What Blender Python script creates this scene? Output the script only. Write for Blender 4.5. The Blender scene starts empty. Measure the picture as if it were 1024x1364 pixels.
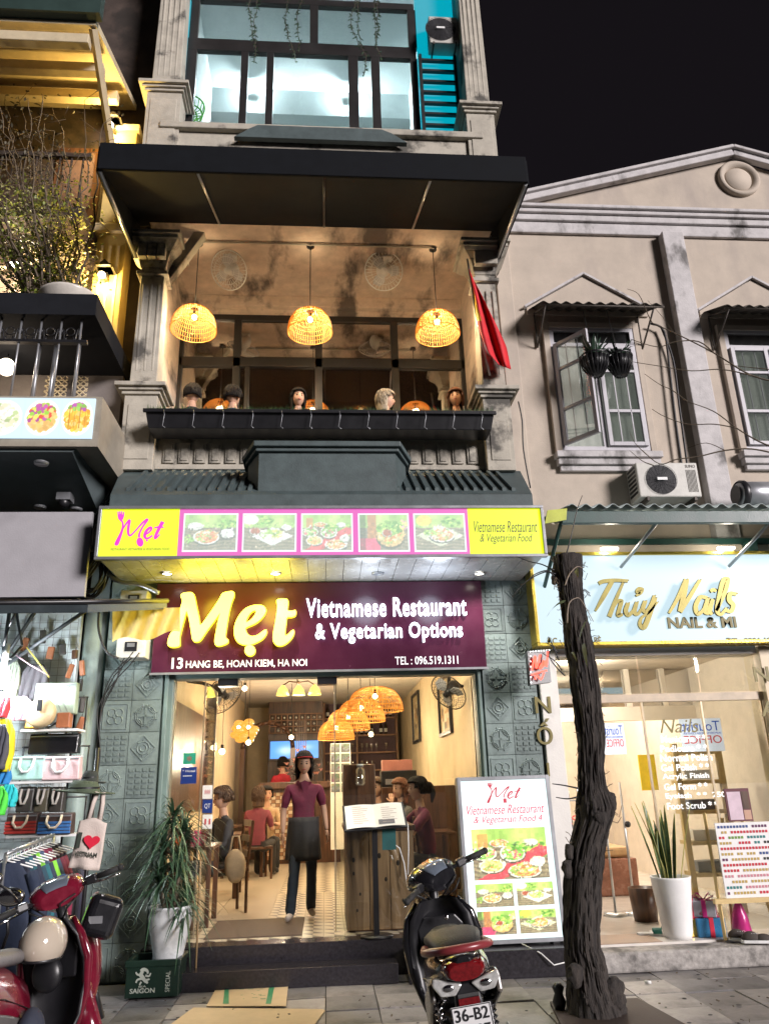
import bpy, math, random
import numpy as np
from mathutils import Vector, Matrix, noise as mnoise
random.seed(11)
S = bpy.context.scene
COL = S.collection
R = math.radians
# ------------------------------------------------------------------ camera
FPX, IW, IH = 1025.0, 1024.0, 1364.0
PITCH, YAW, ROLL = R(19.5), R(-4.7), R(1.7)
CAM = np.array([0, -8, 1.6])
_fw = np.array([-math.sin(YAW)*math.cos(PITCH), math.cos(YAW)*math.cos(PITCH), math.sin(PITCH)])
_r = np.array([math.cos(YAW), math.sin(YAW), 0.0]); _u = np.cross(_r, _fw)
_R = math.cos(ROLL)*_r - math.sin(ROLL)*_u; _U = math.sin(ROLL)*_r + math.cos(ROLL)*_u
cam = bpy.data.objects.new('camera', bpy.data.cameras.new('camera')); COL.objects.link(cam)
cam.data.sensor_fit = 'VERTICAL'; cam.data.sensor_height = 36; cam.data.lens = FPX/IH*36
cam.data.clip_end = 400; cam.data.clip_start = 0.05
M3 = Matrix(((_R[0], _U[0], -_fw[0]), (_R[1], _U[1], -_fw[1]), (_R[2], _U[2], -_fw[2])))
cam.matrix_world = Matrix.Translation(CAM.tolist()) @ M3.to_4x4()
S.camera = cam
# ------------------------------------------------------------------ world, street light, exposure
W = bpy.data.worlds.new('World'); S.world = W; W.use_nodes = True
bg = W.node_tree.nodes['Background']; bg.inputs[0].default_value = (0.34, 0.28, 0.36, 1); bg.inputs[1].default_value = 0.0095
sun = bpy.data.objects.new('street_light_glow', bpy.data.lights.new('sun', 'SUN')); COL.objects.link(sun)
sun.data.energy = 2.2; sun.data.angle = R(16); sun.data.color = (1.0, 0.93, 0.93)
sun.rotation_euler = Vector((-0.64, 0.72, -0.27)).to_track_quat('-Z', 'Y').to_euler()
S.view_settings.view_transform = 'Standard'; S.view_settings.look = 'None'
S.view_settings.gamma = 1; S.view_settings.use_curve_mapping = False; S.view_settings.exposure = 1.22
S.render.engine = 'CYCLES'
cy = S.cycles; cy.use_denoising = True; cy.max_bounces = 7; cy.diffuse_bounces = 3; cy.glossy_bounces = 4
cy.transmission_bounces = 6; cy.transparent_max_bounces = 10; cy.caustics_reflective = False; cy.caustics_refractive = False
cy.sample_clamp_indirect = 4.0; cy.use_light_tree = True
S.render.use_persistent_data = False

# ------------------------------------------------------------------ helpers
def at(px, py, Y=None, Z=None, X=None):
    "the point of the place that stands on the plane Y, Z or X and is seen at a pixel of the 1024x1364 photograph"
    d = _fw + _R*((px-IW/2)/FPX) + _U*((IH/2-py)/FPX)
    t = (Y-CAM[1])/d[1] if Y is not None else (Z-CAM[2])/d[2] if Z is not None else (X-CAM[0])/d[0]
    return CAM + d*t
def rect(x0, y0, x1, y1, Y):
    "x0,x1,z0,z1 of an upright rectangle on plane Y"
    a = at(x0, (y0+y1)/2, Y=Y)[0]; b = at(x1, (y0+y1)/2, Y=Y)[0]
    t = at((x0+x1)/2, y0, Y=Y)[2]; l = at((x0+x1)/2, y1, Y=Y)[2]
    return a, b, l, t

MATS = {}
def nodes_of(name):
    m = bpy.data.materials.new(name); m.use_nodes = True
    nt = m.node_tree; return m, nt, nt.nodes['Principled BSDF'], nt.nodes.new, nt.links.new
def mat(name, c, rough=.6, metal=0., var=.18, scale=6., bump=.15, bscale=60., stain=None, sscale=1.6, sth=.55, emit=0., ecol=None,
        spec=.5, trans=0., alpha=1., streak=False, smap=None, ssoft=.13, rnd=0., coat=0., sub=0.):
    if name in MATS: return MATS[name]
    m, nt, P, N, L = nodes_of(name)
    P.inputs['Roughness'].default_value = rough; P.inputs['Metallic'].default_value = metal
    P.inputs['Specular IOR Level'].default_value = spec; P.inputs['Coat Weight'].default_value = coat
    tc = N('ShaderNodeTexCoord')
    nz = N('ShaderNodeTexNoise'); nz.inputs['Scale'].default_value = scale; nz.inputs['Detail'].default_value = 6
    nz.inputs['Roughness'].default_value = .65
    L(tc.outputs['Object'], nz.inputs['Vector'])
    ra = N('ShaderNodeValToRGB'); L(nz.outputs['Fac'], ra.inputs[0])
    lo = [max(0, v*(1-var)) for v in c]; hi = [min(1, v*(1+var)) for v in c]
    ra.color_ramp.elements[0].position = .3; ra.color_ramp.elements[0].color = (*lo, 1)
    ra.color_ramp.elements[1].position = .7; ra.color_ramp.elements[1].color = (*hi, 1)
    out = ra.outputs[0]
    if stain:
        mp = N('ShaderNodeMapping'); mp.inputs['Scale'].default_value = smap or (1, 1, .35 if streak else 1)
        L(tc.outputs['Object'], mp.inputs[0])
        n2 = N('ShaderNodeTexNoise'); n2.inputs['Scale'].default_value = sscale; n2.inputs['Detail'].default_value = 5
        n2.inputs['Roughness'].default_value = .6
        L(mp.outputs[0], n2.inputs['Vector'])
        r2 = N('ShaderNodeValToRGB'); L(n2.outputs['Fac'], r2.inputs[0])
        r2.color_ramp.elements[0].position = sth; r2.color_ramp.elements[1].position = min(1, sth+ssoft)
        r2.color_ramp.elements[0].color = (0, 0, 0, 1); r2.color_ramp.elements[1].color = (.85, .85, .85, 1)
        mx = N('ShaderNodeMix'); mx.data_type = 'RGBA'
        L(r2.outputs[0], mx.inputs[0]); L(out, mx.inputs[6]); mx.inputs[7].default_value = (*stain, 1)
        out = mx.outputs[2]
    if rnd:      # every piece its own tone
        oi = N('ShaderNodeObjectInfo'); m3 = N('ShaderNodeMapRange'); L(oi.outputs['Random'], m3.inputs[0]); m3.inputs[3].default_value = 1-rnd; m3.inputs[4].default_value = 1+rnd*.6
        hs = N('ShaderNodeHueSaturation'); L(m3.outputs[0], hs.inputs['Value']); L(out, hs.inputs['Color']); out = hs.outputs[0]
    L(out, P.inputs['Base Color'])
    if bump:
        n3 = N('ShaderNodeTexNoise'); n3.inputs['Scale'].default_value = bscale; n3.inputs['Detail'].default_value = 3
        L(tc.outputs['Object'], n3.inputs['Vector'])
        bp = N('ShaderNodeBump'); bp.inputs['Strength'].default_value = bump; bp.inputs['Distance'].default_value = .01
        L(n3.outputs['Fac'], bp.inputs['Height']); L(bp.outputs[0], P.inputs['Normal'])
        mr = N('ShaderNodeMapRange'); L(nz.outputs['Fac'], mr.inputs[0])
        mr.inputs[3].default_value = max(0.03, rough-.1); mr.inputs[4].default_value = min(1, rough+.12)
        L(mr.outputs[0], P.inputs['Roughness'])
    if emit:
        P.inputs['Emission Color'].default_value = (*(ecol or c), 1); P.inputs['Emission Strength'].default_value = emit
    if trans: P.inputs['Transmission Weight'].default_value = trans
    if alpha < 1: P.inputs['Alpha'].default_value = alpha
    MATS[name] = m; return m
def glass(name='clear_glass', tint=(.9, .95, .95), refl=.12, rough=.02):
    "a thin pane: mostly straight through, the rest mirrored, more at a slant"
    if name in MATS: return MATS[name]
    m, nt, P, N, L = nodes_of(name); nt.nodes.remove(P)
    t = N('ShaderNodeBsdfTransparent'); t.inputs[0].default_value = (*tint, 1)
    g = N('ShaderNodeBsdfGlossy'); g.inputs['Roughness'].default_value = rough
    lw = N('ShaderNodeLayerWeight'); lw.inputs[0].default_value = .35
    mr = N('ShaderNodeMapRange'); L(lw.outputs['Facing'], mr.inputs[0]); mr.inputs[3].default_value = refl; mr.inputs[4].default_value = .75
    mx = N('ShaderNodeMixShader'); L(mr.outputs[0], mx.inputs[0]); L(t.outputs[0], mx.inputs[1]); L(g.outputs[0], mx.inputs[2])
    L(mx.outputs[0], nt.nodes['Material Output'].inputs[0]); MATS[name] = m; return m
def print_mat(name, emit=1.):
    "a flat print: colours from the mesh, backlit when emit > 0"
    if name in MATS: return MATS[name]
    m, nt, P, N, L = nodes_of(name)
    a = N('ShaderNodeAttribute'); a.attribute_name = 'ink'
    if emit:
        P.inputs['Base Color'].default_value = (.05, .05, .05, 1)
        L(a.outputs['Color'], P.inputs['Emission Color']); P.inputs['Emission Strength'].default_value = emit*.54
    else: L(a.outputs['Color'], P.inputs['Base Color'])
    P.inputs['Roughness'].default_value = .3; MATS[name] = m; return m
def wood(name, a, b, rough=.5, sc=(1, 1, .12), freq=14):
    if name in MATS: return MATS[name]
    m, nt, P, N, L = nodes_of(name)
    tc = N('ShaderNodeTexCoord'); mp = N('ShaderNodeMapping'); mp.inputs['Scale'].default_value = sc; L(tc.outputs['Object'], mp.inputs[0])
    nz = N('ShaderNodeTexNoise'); nz.inputs['Scale'].default_value = freq; nz.inputs['Detail'].default_value = 8
    nz.inputs['Distortion'].default_value = 1.2
    L(mp.outputs[0], nz.inputs['Vector']); ra = N('ShaderNodeValToRGB'); L(nz.outputs['Fac'], ra.inputs[0])
    ra.color_ramp.elements[0].position = .33; ra.color_ramp.elements[0].color = (*a, 1)
    ra.color_ramp.elements[1].position = .62; ra.color_ramp.elements[1].color = (*b, 1)
    L(ra.outputs[0], P.inputs['Base Color']); P.inputs['Roughness'].default_value = rough
    bp = N('ShaderNodeBump'); bp.inputs['Strength'].default_value = .3; bp.inputs['Distance'].default_value = .01
    L(nz.outputs['Fac'], bp.inputs['Height']); L(bp.outputs[0], P.inputs['Normal']); MATS[name] = m; return m
def lit(name, c, s):
    return mat(name, (.05, .05, .05), rough=.4, var=0, bump=0, emit=s*(.52 if s < 1.5 else .75), ecol=c)

def tag(o, label=None, cat=None, group=None, kind=None):
    if label: o['label'] = label
    if cat: o['category'] = cat
    if group: o['group'] = group
    if kind: o['kind'] = kind
    return o
def wloc(o):
    v = Vector((0, 0, 0))
    while o: v += o.location; o = o.parent
    return v
def empty(name, loc, label, cat, group=None, rz=0):
    o = bpy.data.objects.new(name, None); COL.objects.link(o); o.empty_display_size = .1
    o.location = loc; o.rotation_euler = (0, 0, rz); return tag(o, label, cat, group)
def link(name, me, parent=None, mats=None, loc=(0, 0, 0), rot=(0, 0, 0)):
    o = bpy.data.objects.new(name, me); COL.objects.link(o); o.parent = parent
    o.location = loc; o.rotation_euler = rot
    if mats is not None and not me.materials:
        for m in (mats if isinstance(mats, (list, tuple)) else [mats]): me.materials.append(m)
    return o
def dup(root, loc=None, rz=None, label=None, group=None):
    r = root.copy(); COL.objects.link(r)
    if loc is not None: r.location = loc
    if rz is not None: r.rotation_euler = (r.rotation_euler[0], r.rotation_euler[1], rz)
    if label: r['label'] = label
    if group: r['group'] = group
    for ch in list(root.children):
        c = ch.copy(); COL.objects.link(c); c.parent = r
        for g in list(ch.children):
            d = g.copy(); COL.objects.link(d); d.parent = c
    return r

class MB:
    def __init__(s): s.v = []; s.f = []; s.m = []; s.s = []
    def add(s, vs, fs, mi=0, sm=False):
        b = len(s.v); s.v += [tuple(map(float, v)) for v in vs]
        for f in fs: s.f.append(tuple(b+i for i in f)); s.m.append(mi); s.s.append(sm)
        return s
    def box(s, x0, x1, y0, y1, z0, z1, mi=0):
        if x0 > x1: x0, x1 = x1, x0
        if y0 > y1: y0, y1 = y1, y0
        if z0 > z1: z0, z1 = z1, z0
        return s.add([(x0,y0,z0),(x1,y0,z0),(x1,y1,z0),(x0,y1,z0),(x0,y0,z1),(x1,y0,z1),(x1,y1,z1),(x0,y1,z1)],
                     [(0,3,2,1),(4,5,6,7),(0,1,5,4),(1,2,6,5),(2,3,7,6),(3,0,4,7)], mi)
    def cbox(s, c, d, mi=0, rot=None):
        n = len(s.v); x, y, z = [a/2 for a in d]; s.box(-x, x, -y, y, -z, z, mi)
        M = (Matrix.Rotation(rot[2], 3, 'Z') @ Matrix.Rotation(rot[1], 3, 'Y') @ Matrix.Rotation(rot[0], 3, 'X')) if rot else Matrix.Identity(3)
        for i in range(n, len(s.v)): s.v[i] = tuple(M @ Vector(s.v[i]) + Vector(c))
        return s
    def hexa(s, lo, hi, mi=0):
        "lo, hi: four corners each, same winding (counter-clockwise from above)"
        return s.add(list(lo)+list(hi), [(0,3,2,1),(4,5,6,7),(0,1,5,4),(1,2,6,5),(2,3,7,6),(3,0,4,7)], mi)
    def tube(s, pts, r, n=6, mi=0, caps=True, sm=True, flat=1.):
        pts = [Vector(p) for p in pts]; k = len(pts); rs = r if isinstance(r, (list, tuple)) else [r]*k
        vs, fs = [], []; up = None
        for i, p in enumerate(pts):
            t = (pts[min(i+1, k-1)]-pts[max(i-1, 0)])
            if t.length < 1e-9: t = Vector((0, 0, 1))
            t.normalize()
            if up is None: up = Vector((0, 0, 1)) if abs(t.z) < .9 else Vector((0, 1, 0))
            a = t.cross(up)
            if a.length < 1e-6: a = t.orthogonal()
            a.normalize(); b = a.cross(t).normalized(); up = b
            for j in range(n):
                q = 2*math.pi*j/n; vs.append(p + a*math.cos(q)*rs[i] + b*math.sin(q)*rs[i]*flat)
        for i in range(k-1):
            for j in range(n):
                fs.append((i*n+j, i*n+(j+1) % n, (i+1)*n+(j+1) % n, (i+1)*n+j))
        b0 = len(s.v); s.add(vs, fs, mi, sm)
        if caps:
            s.f += [tuple(b0+j for j in reversed(range(n))), tuple(b0+(k-1)*n+j for j in range(n))]; s.m += [mi]*2; s.s += [False]*2
        return s
    def lathe(s, prof, c=(0, 0, 0), n=16, mi=0, sm=True, sx=1., sy=1., a0=0., a1=2*math.pi):
        vs, fs = [], []; full = abs(a1-a0-2*math.pi) < 1e-6; m = n if full else n+1
        for r, z in prof:
            for j in range(m):
                q = a0+(a1-a0)*j/n; vs.append((c[0]+r*sx*math.cos(q), c[1]+r*sy*math.sin(q), c[2]+z))
        for i in range(len(prof)-1):
            for j in range(n if full else n):
                j2 = (j+1) % m if full else j+1
                fs.append((i*m+j, i*m+j2, (i+1)*m+j2, (i+1)*m+j))
        return s.add(vs, fs, mi, sm)
    def ell(s, c, r, n=12, k=8, mi=0, M=None, z0=-1., z1=1.):
        a, b = math.asin(z0), math.asin(z1); vs, fs = [], []
        r = (r, r, r) if not isinstance(r, (list, tuple)) else r
        for i in range(k+1):
            q = a+(b-a)*i/k
            for j in range(n):
                w = 2*math.pi*j/n; p = Vector((r[0]*math.cos(q)*math.cos(w), r[1]*math.cos(q)*math.sin(w), r[2]*math.sin(q)))
                if M is not None: p = M @ p
                vs.append(p+Vector(c))
        for i in range(k):
            for j in range(n): fs.append((i*n+j, i*n+(j+1) % n, (i+1)*n+(j+1) % n, (i+1)*n+j))
        return s.add(vs, fs, mi, True)
    def prism(s, poly, axis, a, b, mi=0, sm=False):
        "poly: 2-D outline; axis 'x': (y,z), 'y': (x,z), 'z': (x,y), pushed from a to b"
        k = len(poly); g = {'x': lambda p, t: (t, p[0], p[1]), 'y': lambda p, t: (p[0], t, p[1]), 'z': lambda p, t: (p[0], p[1], t)}[axis]
        b0 = len(s.v); s.add([g(p, a) for p in poly]+[g(p, b) for p in poly], [(i, (i+1) % k, k+(i+1) % k, k+i) for i in range(k)], mi, sm)
        s.f += [tuple(b0+i for i in reversed(range(k))), tuple(b0+k+i for i in range(k))]; s.m += [mi]*2; s.s += [False]*2
        return s
    def blade(s, base, tip, w, droop=.1, n=5, mi=0, side=None, fold=.0):
        "one leaf: a tapering strip that arcs over"
        base, tip = Vector(base), Vector(tip); d = tip-base
        sd = Vector(side) if side else d.cross(Vector((0, 0, 1)))
        if sd.length < 1e-5: sd = Vector((1, 0, 0))
        sd.normalize(); vs, fs = [], []
        for i in range(n+1):
            t = i/n; p = base+d*t+Vector((0, 0, droop*(4*t*(1-t)) if droop > 0 else droop*t*t)); ww = w*math.sin(math.pi*min(1, .12+.88*(1-t)*.9+.0))*(1-t*.35) if t < 1 else 0.0005
            ww = w*(.55+.45*math.sin(math.pi*min(t*1.6, 1)*.5+.0))*(1-t**3)+.0004
            vs += [p-sd*ww/2, p+sd*ww/2]
        for i in range(n): fs.append((2*i, 2*i+1, 2*i+3, 2*i+2))
        return s.add(vs, fs, mi, True)
    def xf(s, M, start=0):
        for i in range(start, len(s.v)): s.v[i] = tuple(M @ Vector(s.v[i]))
        return s
    def mesh(s, name, mats):
        me = bpy.data.meshes.new(name)
        for m in (mats if isinstance(mats, (list, tuple)) else [mats]): me.materials.append(m)
        me.from_pydata(s.v, [], s.f); me.polygons.foreach_set('material_index', s.m); me.polygons.foreach_set('use_smooth', s.s); me.update()
        return me
    def build(s, name, mats, parent=None, bev=0, local=False, label=None, cat=None, group=None, kind=None, seg=2):
        off = Vector((0, 0, 0)); loc = (0, 0, 0)
        if parent is not None and not local: off = wloc(parent)
        elif parent is None and not local:
            a = np.array(s.v); lo, hi = a.min(0), a.max(0); off = Vector(((lo[0]+hi[0])/2, (lo[1]+hi[1])/2, lo[2])); loc = off
        if off.length: s.v = [(v[0]-off.x, v[1]-off.y, v[2]-off.z) for v in s.v]
        o = link(name, s.mesh(name, mats), parent, loc=loc)
        if bev:
            b = o.modifiers.new('edge', 'BEVEL'); b.width = bev; b.segments = seg; b.limit_method = 'ANGLE'; b.angle_limit = R(35)
        return tag(o, label, cat, group, kind)

def place(o, parent, M=None):
    "moves a mesh made flat in XY (x right, y up) so that it stands facing the street"
    return o
def _curve_mesh(cu, name):
    o = bpy.data.objects.new('tmp', cu); COL.objects.link(o)
    dg = bpy.context.evaluated_depsgraph_get(); me = bpy.data.meshes.new_from_object(o.evaluated_get(dg)); me.name = name
    bpy.data.objects.remove(o); return me
def text(name, body, box, Y, m, parent, ext=.004, shear=0., fit=True, bold=0., label=None, mirror=False, rotz=None, space=1., M=None, stack=False):
    "lettering filling box = (x0, x1, z0, z1) on plane Y"
    cu = bpy.data.curves.new(name, 'FONT'); cu.body = body; cu.size = 1; cu.shear = shear; cu.extrude = 0.5; cu.offset = bold; cu.space_character = space
    cu.align_x = 'CENTER'; cu.resolution_u = 3
    me = _curve_mesh(cu, name); n = len(me.vertices); co = np.empty(n*3); me.vertices.foreach_get('co', co); co = co.reshape(-1, 3)
    lo, hi = co.min(0), co.max(0); sp = np.maximum(hi-lo, 1e-6)
    x0, x1, z0, z1 = box; sx = (x1-x0)/sp[0]; sz = (z1-z0)/sp[1]
    if not fit: sx = sz = min(sx, sz)
    X = (co[:, 0]-(lo[0]+hi[0])/2)*sx; Zc = (co[:, 1]-(lo[1]+hi[1])/2)*sz; D = (co[:, 2]-lo[2])/sp[2]*ext
    if mirror: X = -X
    p = np.stack([X+(x0+x1)/2, Y-D, Zc+(z0+z1)/2], 1)
    if M is not None: p = np.array([tuple(M @ Vector(q)) for q in p])
    p = p-np.array(wloc(parent))[None]
    me.vertices.foreach_set('co', p.ravel()); me.update(); me.materials.clear(); me.materials.append(m)
    o = link(name, me, parent); return tag(o, label)
def smooth(pts, k=6, closed=False):
    P = [np.array(p, float) for p in pts]; n = len(P); out = []
    rng = range(n if closed else n-1)
    for i in rng:
        p0 = P[(i-1) % n] if closed or i > 0 else P[0]; p1 = P[i]; p2 = P[(i+1) % n]; p3 = P[(i+2) % n] if closed or i+2 < n else P[-1]
        for j in range(k):
            t = j/k; out.append(.5*((2*p1)+(-p0+p2)*t+(2*p0-5*p1+4*p2-p3)*t*t+(-p0+3*p1-3*p2+p3)*t**3))
    if not closed: out.append(P[-1])
    return out
def outline(name, loops, f, m, parent, ext=.02, bevel=0., label=None, k=4):
    "closed outlines (holes allowed) in pixel units, f maps one to (x, z, Yback)"
    cu = bpy.data.curves.new(name, 'CURVE'); cu.dimensions = '2D'; cu.fill_mode = 'BOTH'; cu.extrude = ext/2; cu.bevel_depth = bevel; cu.bevel_resolution = 1
    Yb = None
    for lp in loops:
        pts = smooth(lp, k, True) if k > 1 else lp; q = [f(*p) for p in pts]; Yb = q[0][2]
        sp = cu.splines.new('POLY'); sp.points.add(len(q)-1); sp.use_cyclic_u = True
        for a, b in zip(sp.points, q): a.co = (b[0], b[1], 0, 1)
    me = _curve_mesh(cu, name); n = len(me.vertices); co = np.empty(n*3); me.vertices.foreach_get('co', co); co = co.reshape(-1, 3)
    p = np.stack([co[:, 0], Yb-ext/2-co[:, 2], co[:, 1]], 1)-np.array(wloc(parent))[None]
    me.vertices.foreach_set('co', p.ravel()); me.update(); me.materials.clear(); me.materials.append(m)
    return tag(link(name, me, parent), label)
def strokes(mb, lines, f, w, ext=.006, mi=0, k=6):
    "brush strokes: each a list of (x, y[, width factor]) in picture units; f maps to (x, z, Y)"
    for si, ln in enumerate(lines):
        ln = [tuple(p)+((1,) if len(p) == 2 else ()) for p in ln]; pts = smooth(ln, k)
        q = [f(p[0], p[1]) for p in pts]; ws = [w*p[2] for p in pts]; n = len(q); L_, R_ = [], []
        for i in range(n):
            a, b = q[max(i-1, 0)], q[min(i+1, n-1)]; dx, dz = b[0]-a[0], b[1]-a[1]; l = math.hypot(dx, dz) or 1
            # broad-pen feel: wider across falling strokes
            ww = ws[i]/2; L_.append((q[i][0]-dz/l*ww, q[i][1]+dx/l*ww)); R_.append((q[i][0]+dz/l*ww, q[i][1]-dx/l*ww))
        Y = q[0][2]-.0004*si; vs = []
        for a, b in zip(L_, R_): vs += [(a[0], Y, a[1]), (b[0], Y, b[1]), (a[0], Y-ext, a[1]), (b[0], Y-ext, b[1])]
        fs = []
        for i in range(n-1):
            o = 4*i; fs += [(o+2, o+3, o+7, o+6), (o, o+2, o+6, o+4), (o+3, o+1, o+5, o+7)]
        fs += [(0, 1, 3, 2), (4*n-4, 4*n-2, 4*n-1, 4*n-3)]
        mb.add(vs, fs, mi)
    return mb
def lamp(name, loc, power, color=(1, .75, .45), rad=.05, kind='POINT', parent=None, spot=None, rot=None):
    l = bpy.data.lights.new(name, kind); l.energy = power; l.color = color
    if kind in ('POINT', 'SPOT'): l.shadow_soft_size = rad
    if kind == 'SPOT': l.spot_size = spot or R(110); l.spot_blend = .8
    o = bpy.data.objects.new(name, l); COL.objects.link(o); o.parent = parent
    o.location = Vector(loc)-(wloc(parent) if parent else Vector((0, 0, 0)))
    if rot: o.rotation_euler = rot
    return o

# ---- flat prints painted cell by cell (posters, menus, screens)
def paint_food(w, h, seed, kind):
    rg = np.random.RandomState(seed); yy, xx = np.mgrid[0:h, 0:w]; u = xx/w; v = yy/h     # v up
    im = np.zeros((h, w, 3)); n = rg.rand(h, w, 1)
    back = np.array([.42, .62, .16])+.0*n; im[:] = back
    im += (.12*np.sin(u*9+seed)[..., None])*np.array([1, 1, .4])
    table = v < .62; grain = (.5+.5*np.sin(v*70+3*np.sin(u*6)))[..., None]
    im[table] = (np.array([.20, .16, .11])*(.7+.8*grain+.3*n))[table]
    def ell(cx, cy, rx, ry): return ((u-cx)/rx)**2+((v-cy)/ry)**2
    def leafy(cx, cy, rx, ry, k=60, cols=((.10, .30, .03), (.25, .50, .08), (.5, .7, .15))):
        for _ in range(k):
            a = rg.rand()*6.28; q = rg.rand()**.5; e = ell(cx+rx*q*math.cos(a), cy+ry*q*math.sin(a), rx*.2, ry*.22)
            im[e < 1] = np.array(cols[rg.randint(len(cols))])*(.7+.6*rg.rand())
    def plate(cx, cy, rx, ry, food, rim=(.85, .85, .8), k=170):
        e = ell(cx, cy-ry*.2, rx*1.03, ry); im[e < 1] = (.08, .06, .05)
        e = ell(cx, cy, rx, ry); im[e < 1] = rim
        e = ell(cx, cy, rx*.86, ry*.84); im[e < 1] = np.array(food[0])*.8
        for _ in range(k):
            a = rg.rand()*6.28; q = rg.rand()**.5*.8; e = ell(cx+rx*q*math.cos(a), cy+ry*.1+ry*q*math.sin(a), rx*(.05+.12*rg.rand()), ry*(.06+.1*rg.rand()))
            im[e < 1] = np.array(food[rg.randint(len(food))])*(.75+.5*rg.rand())
    nood = ((.85, .65, .25), (.9, .78, .45), (.8, .3, .08), (.35, .5, .1)); red = ((.75, .2, .08), (.85, .5, .2), (.9, .8, .6), (.3, .5, .1))
    grn = ((.2, .5, .08), (.5, .7, .2), (.9, .9, .7), (.75, .15, .2)); rice = ((.92, .9, .85), (.8, .8, .76))
    if kind == 0:
        leafy(.82, .72, .16, .16); plate(.2, .66, .15, .11, rice); plate(.42, .36, .25, .2, red); plate(.82, .45, .15, .15, rice, (.1, .08, .08)); leafy(.08, .3, .1, .12, 30)
    elif kind == 1:
        leafy(.35, .82, .2, .12, 40); im[(ell(.12, .85, .16, .14) < 1)] = (.9, .9, .85)
        m_ = (abs(u-.55)*.8+abs(v-.38)*1.25) < .32; im[m_] = (.88, .9, .86); leafy(.52, .44, .2, .14, 80, ((.8, .8, .2), (.4, .6, .1), (.9, .9, .75), (.3, .5, .1)))
        plate(.22, .52, .11, .1, ((.45, .1, .05),)); plate(.82, .62, .1, .08, rice)
    elif kind == 2:
        leafy(.86, .56, .16, .16, 90); im[(abs(u-.14) < .07) & (v > .55) & (v < .9)] = (.6, .32, .1)
        m_ = abs(v-.22-(u-.5)*.75) < .13; im[m_ & table] = (.7, .06, .09)
        for q in ((.15, .5, .17, .13, grn), (.36, .7, .13, .08, red), (.53, .5, .17, .17, grn), (.24, .26, .17, .13, nood), (.67, .15, .22, .14, red), (.85, .32, .1, .1, rice), (.78, .7, .1, .07, rice)): plate(*q[:4], q[4], k=90)
        leafy(.58, .64, .14, .08, 40)
    elif kind == 3:
        im[(abs(u-.25) < .09) & (v > .3)] = (.5, .22, .08); im[(u < .42) & (v < .33)] = (.75, .05, .18); im[(u < .12)] *= .4
        plate(.62, .42, .28, .33, nood, (.75, .5, .2)); leafy(.62, .6, .24, .2, 110); plate(.56, .47, .1, .1, ((.4, .08, .04),)); leafy(.9, .7, .08, .14, 30, ((.9, .4, .6), (.9, .8, .2)))
    else:
        im[(ell(.18, .82, .16, .16) < 1)] = (.85, .65, .1); leafy(.75, .8, .2, .13, 40)
        m_ = (abs(u-.5)*.75+abs(v-.4)*1.2) < .36; im[m_] = (.8, .82, .6); plate(.53, .42, .26, .2, red); leafy(.3, .5, .12, .1, 30)
    for _ in range(420):      # crumbs of colour, glints
        cx, cy = rg.rand(), rg.rand()*.75; e = ell(cx, cy, .006+.012*rg.rand(), .008+.016*rg.rand()); c_ = im[int(cy*(h-1)), int(cx*(w-1))]
        im[e < 1] = np.clip(c_*(.45+1.1*rg.rand())+.06*rg.rand(3), 0, 1)
    big = np.kron(rg.rand(h//8+2, w//8+2, 1), np.ones((8, 8, 1)))[:h, :w]; im *= .8+.35*big
    k = np.pad(im, ((1, 1), (1, 1), (0, 0)), mode='edge'); im = (k[:-2, 1:-1]+k[2:, 1:-1]+k[1:-1, :-2]+k[1:-1, 2:]+2.5*k[1:-1, 1:-1])/6.5
    im *= (.90+.16*rg.rand(h, w, 1)); return np.clip(im, 0, 1)
def print_sheet(name, im, box, Y, m, parent, M=None, label=None):
    h, w, _ = im.shape; x0, x1, z0, z1 = box
    gx = np.linspace(x0, x1, w); gz = np.linspace(z0, z1, h); X, Z = np.meshgrid(gx, gz)
    p = np.stack([X, np.full_like(X, Y), Z], -1).reshape(-1, 3)
    if M is not None: p = np.array([tuple(M @ Vector(q)) for q in p])
    p = p-np.array(wloc(parent))[None]
    i = np.arange(h*w).reshape(h, w); f = np.stack([i[:-1, :-1], i[:-1, 1:], i[1:, 1:], i[1:, :-1]], -1).reshape(-1, 4)
    me = bpy.data.meshes.new(name); me.from_pydata(p.tolist(), [], f.tolist())
    ca = me.color_attributes.new('ink', 'FLOAT_COLOR', 'POINT'); ca.data.foreach_set('color', np.concatenate([im.reshape(-1, 3), np.ones((h*w, 1))], 1).ravel().astype(np.float32))
    me.materials.append(m); return tag(link(name, me, parent), label)
# ================================================================== MATERIALS
soot = (.03, .028, .026)
m_grey = mat('weathered_grey_plaster', (.40, .37, .31), rough=.8, stain=soot, sscale=2.3, sth=.54, ssoft=.10, bump=.25)
m_soot = mat('sooty_cream_plaster', (.58, .47, .39), rough=.85, stain=(.04, .035, .04), sscale=1.9, sth=.51, ssoft=.12, bump=.2, smap=(1, .42, .8))
m_green = mat('grey_green_paint', (.15, .21, .195), rough=.5, var=.12, bump=.1)
m_gtile = mat('embossed_green_tile', (.185, .235, .225), rough=.38, var=.22, scale=9, bump=.15, stain=(.06, .08, .075), sscale=5, sth=.53, ssoft=.2, rnd=.22)
m_roof = mat('dark_green_render', (.06, .083, .085), rough=.6, var=.25, bump=.2)
m_black = mat('black_awning_sheet', (.006, .007, .009), rough=.75, spec=.12, var=.2, bump=.05)
m_blk = mat('black_painted_metal', (.012, .012, .014), rough=.35, var=.2, bump=.03)
m_frame = mat('dark_window_frame', (.02, .018, .018), rough=.4, var=.2, bump=.03)
m_teal = mat('teal_paint', (.01, .42, .52), rough=.5, var=.15)
m_steel = mat('brushed_steel', (.5, .51, .52), rough=.3, metal=.9, var=.1, bump=.03)
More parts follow.
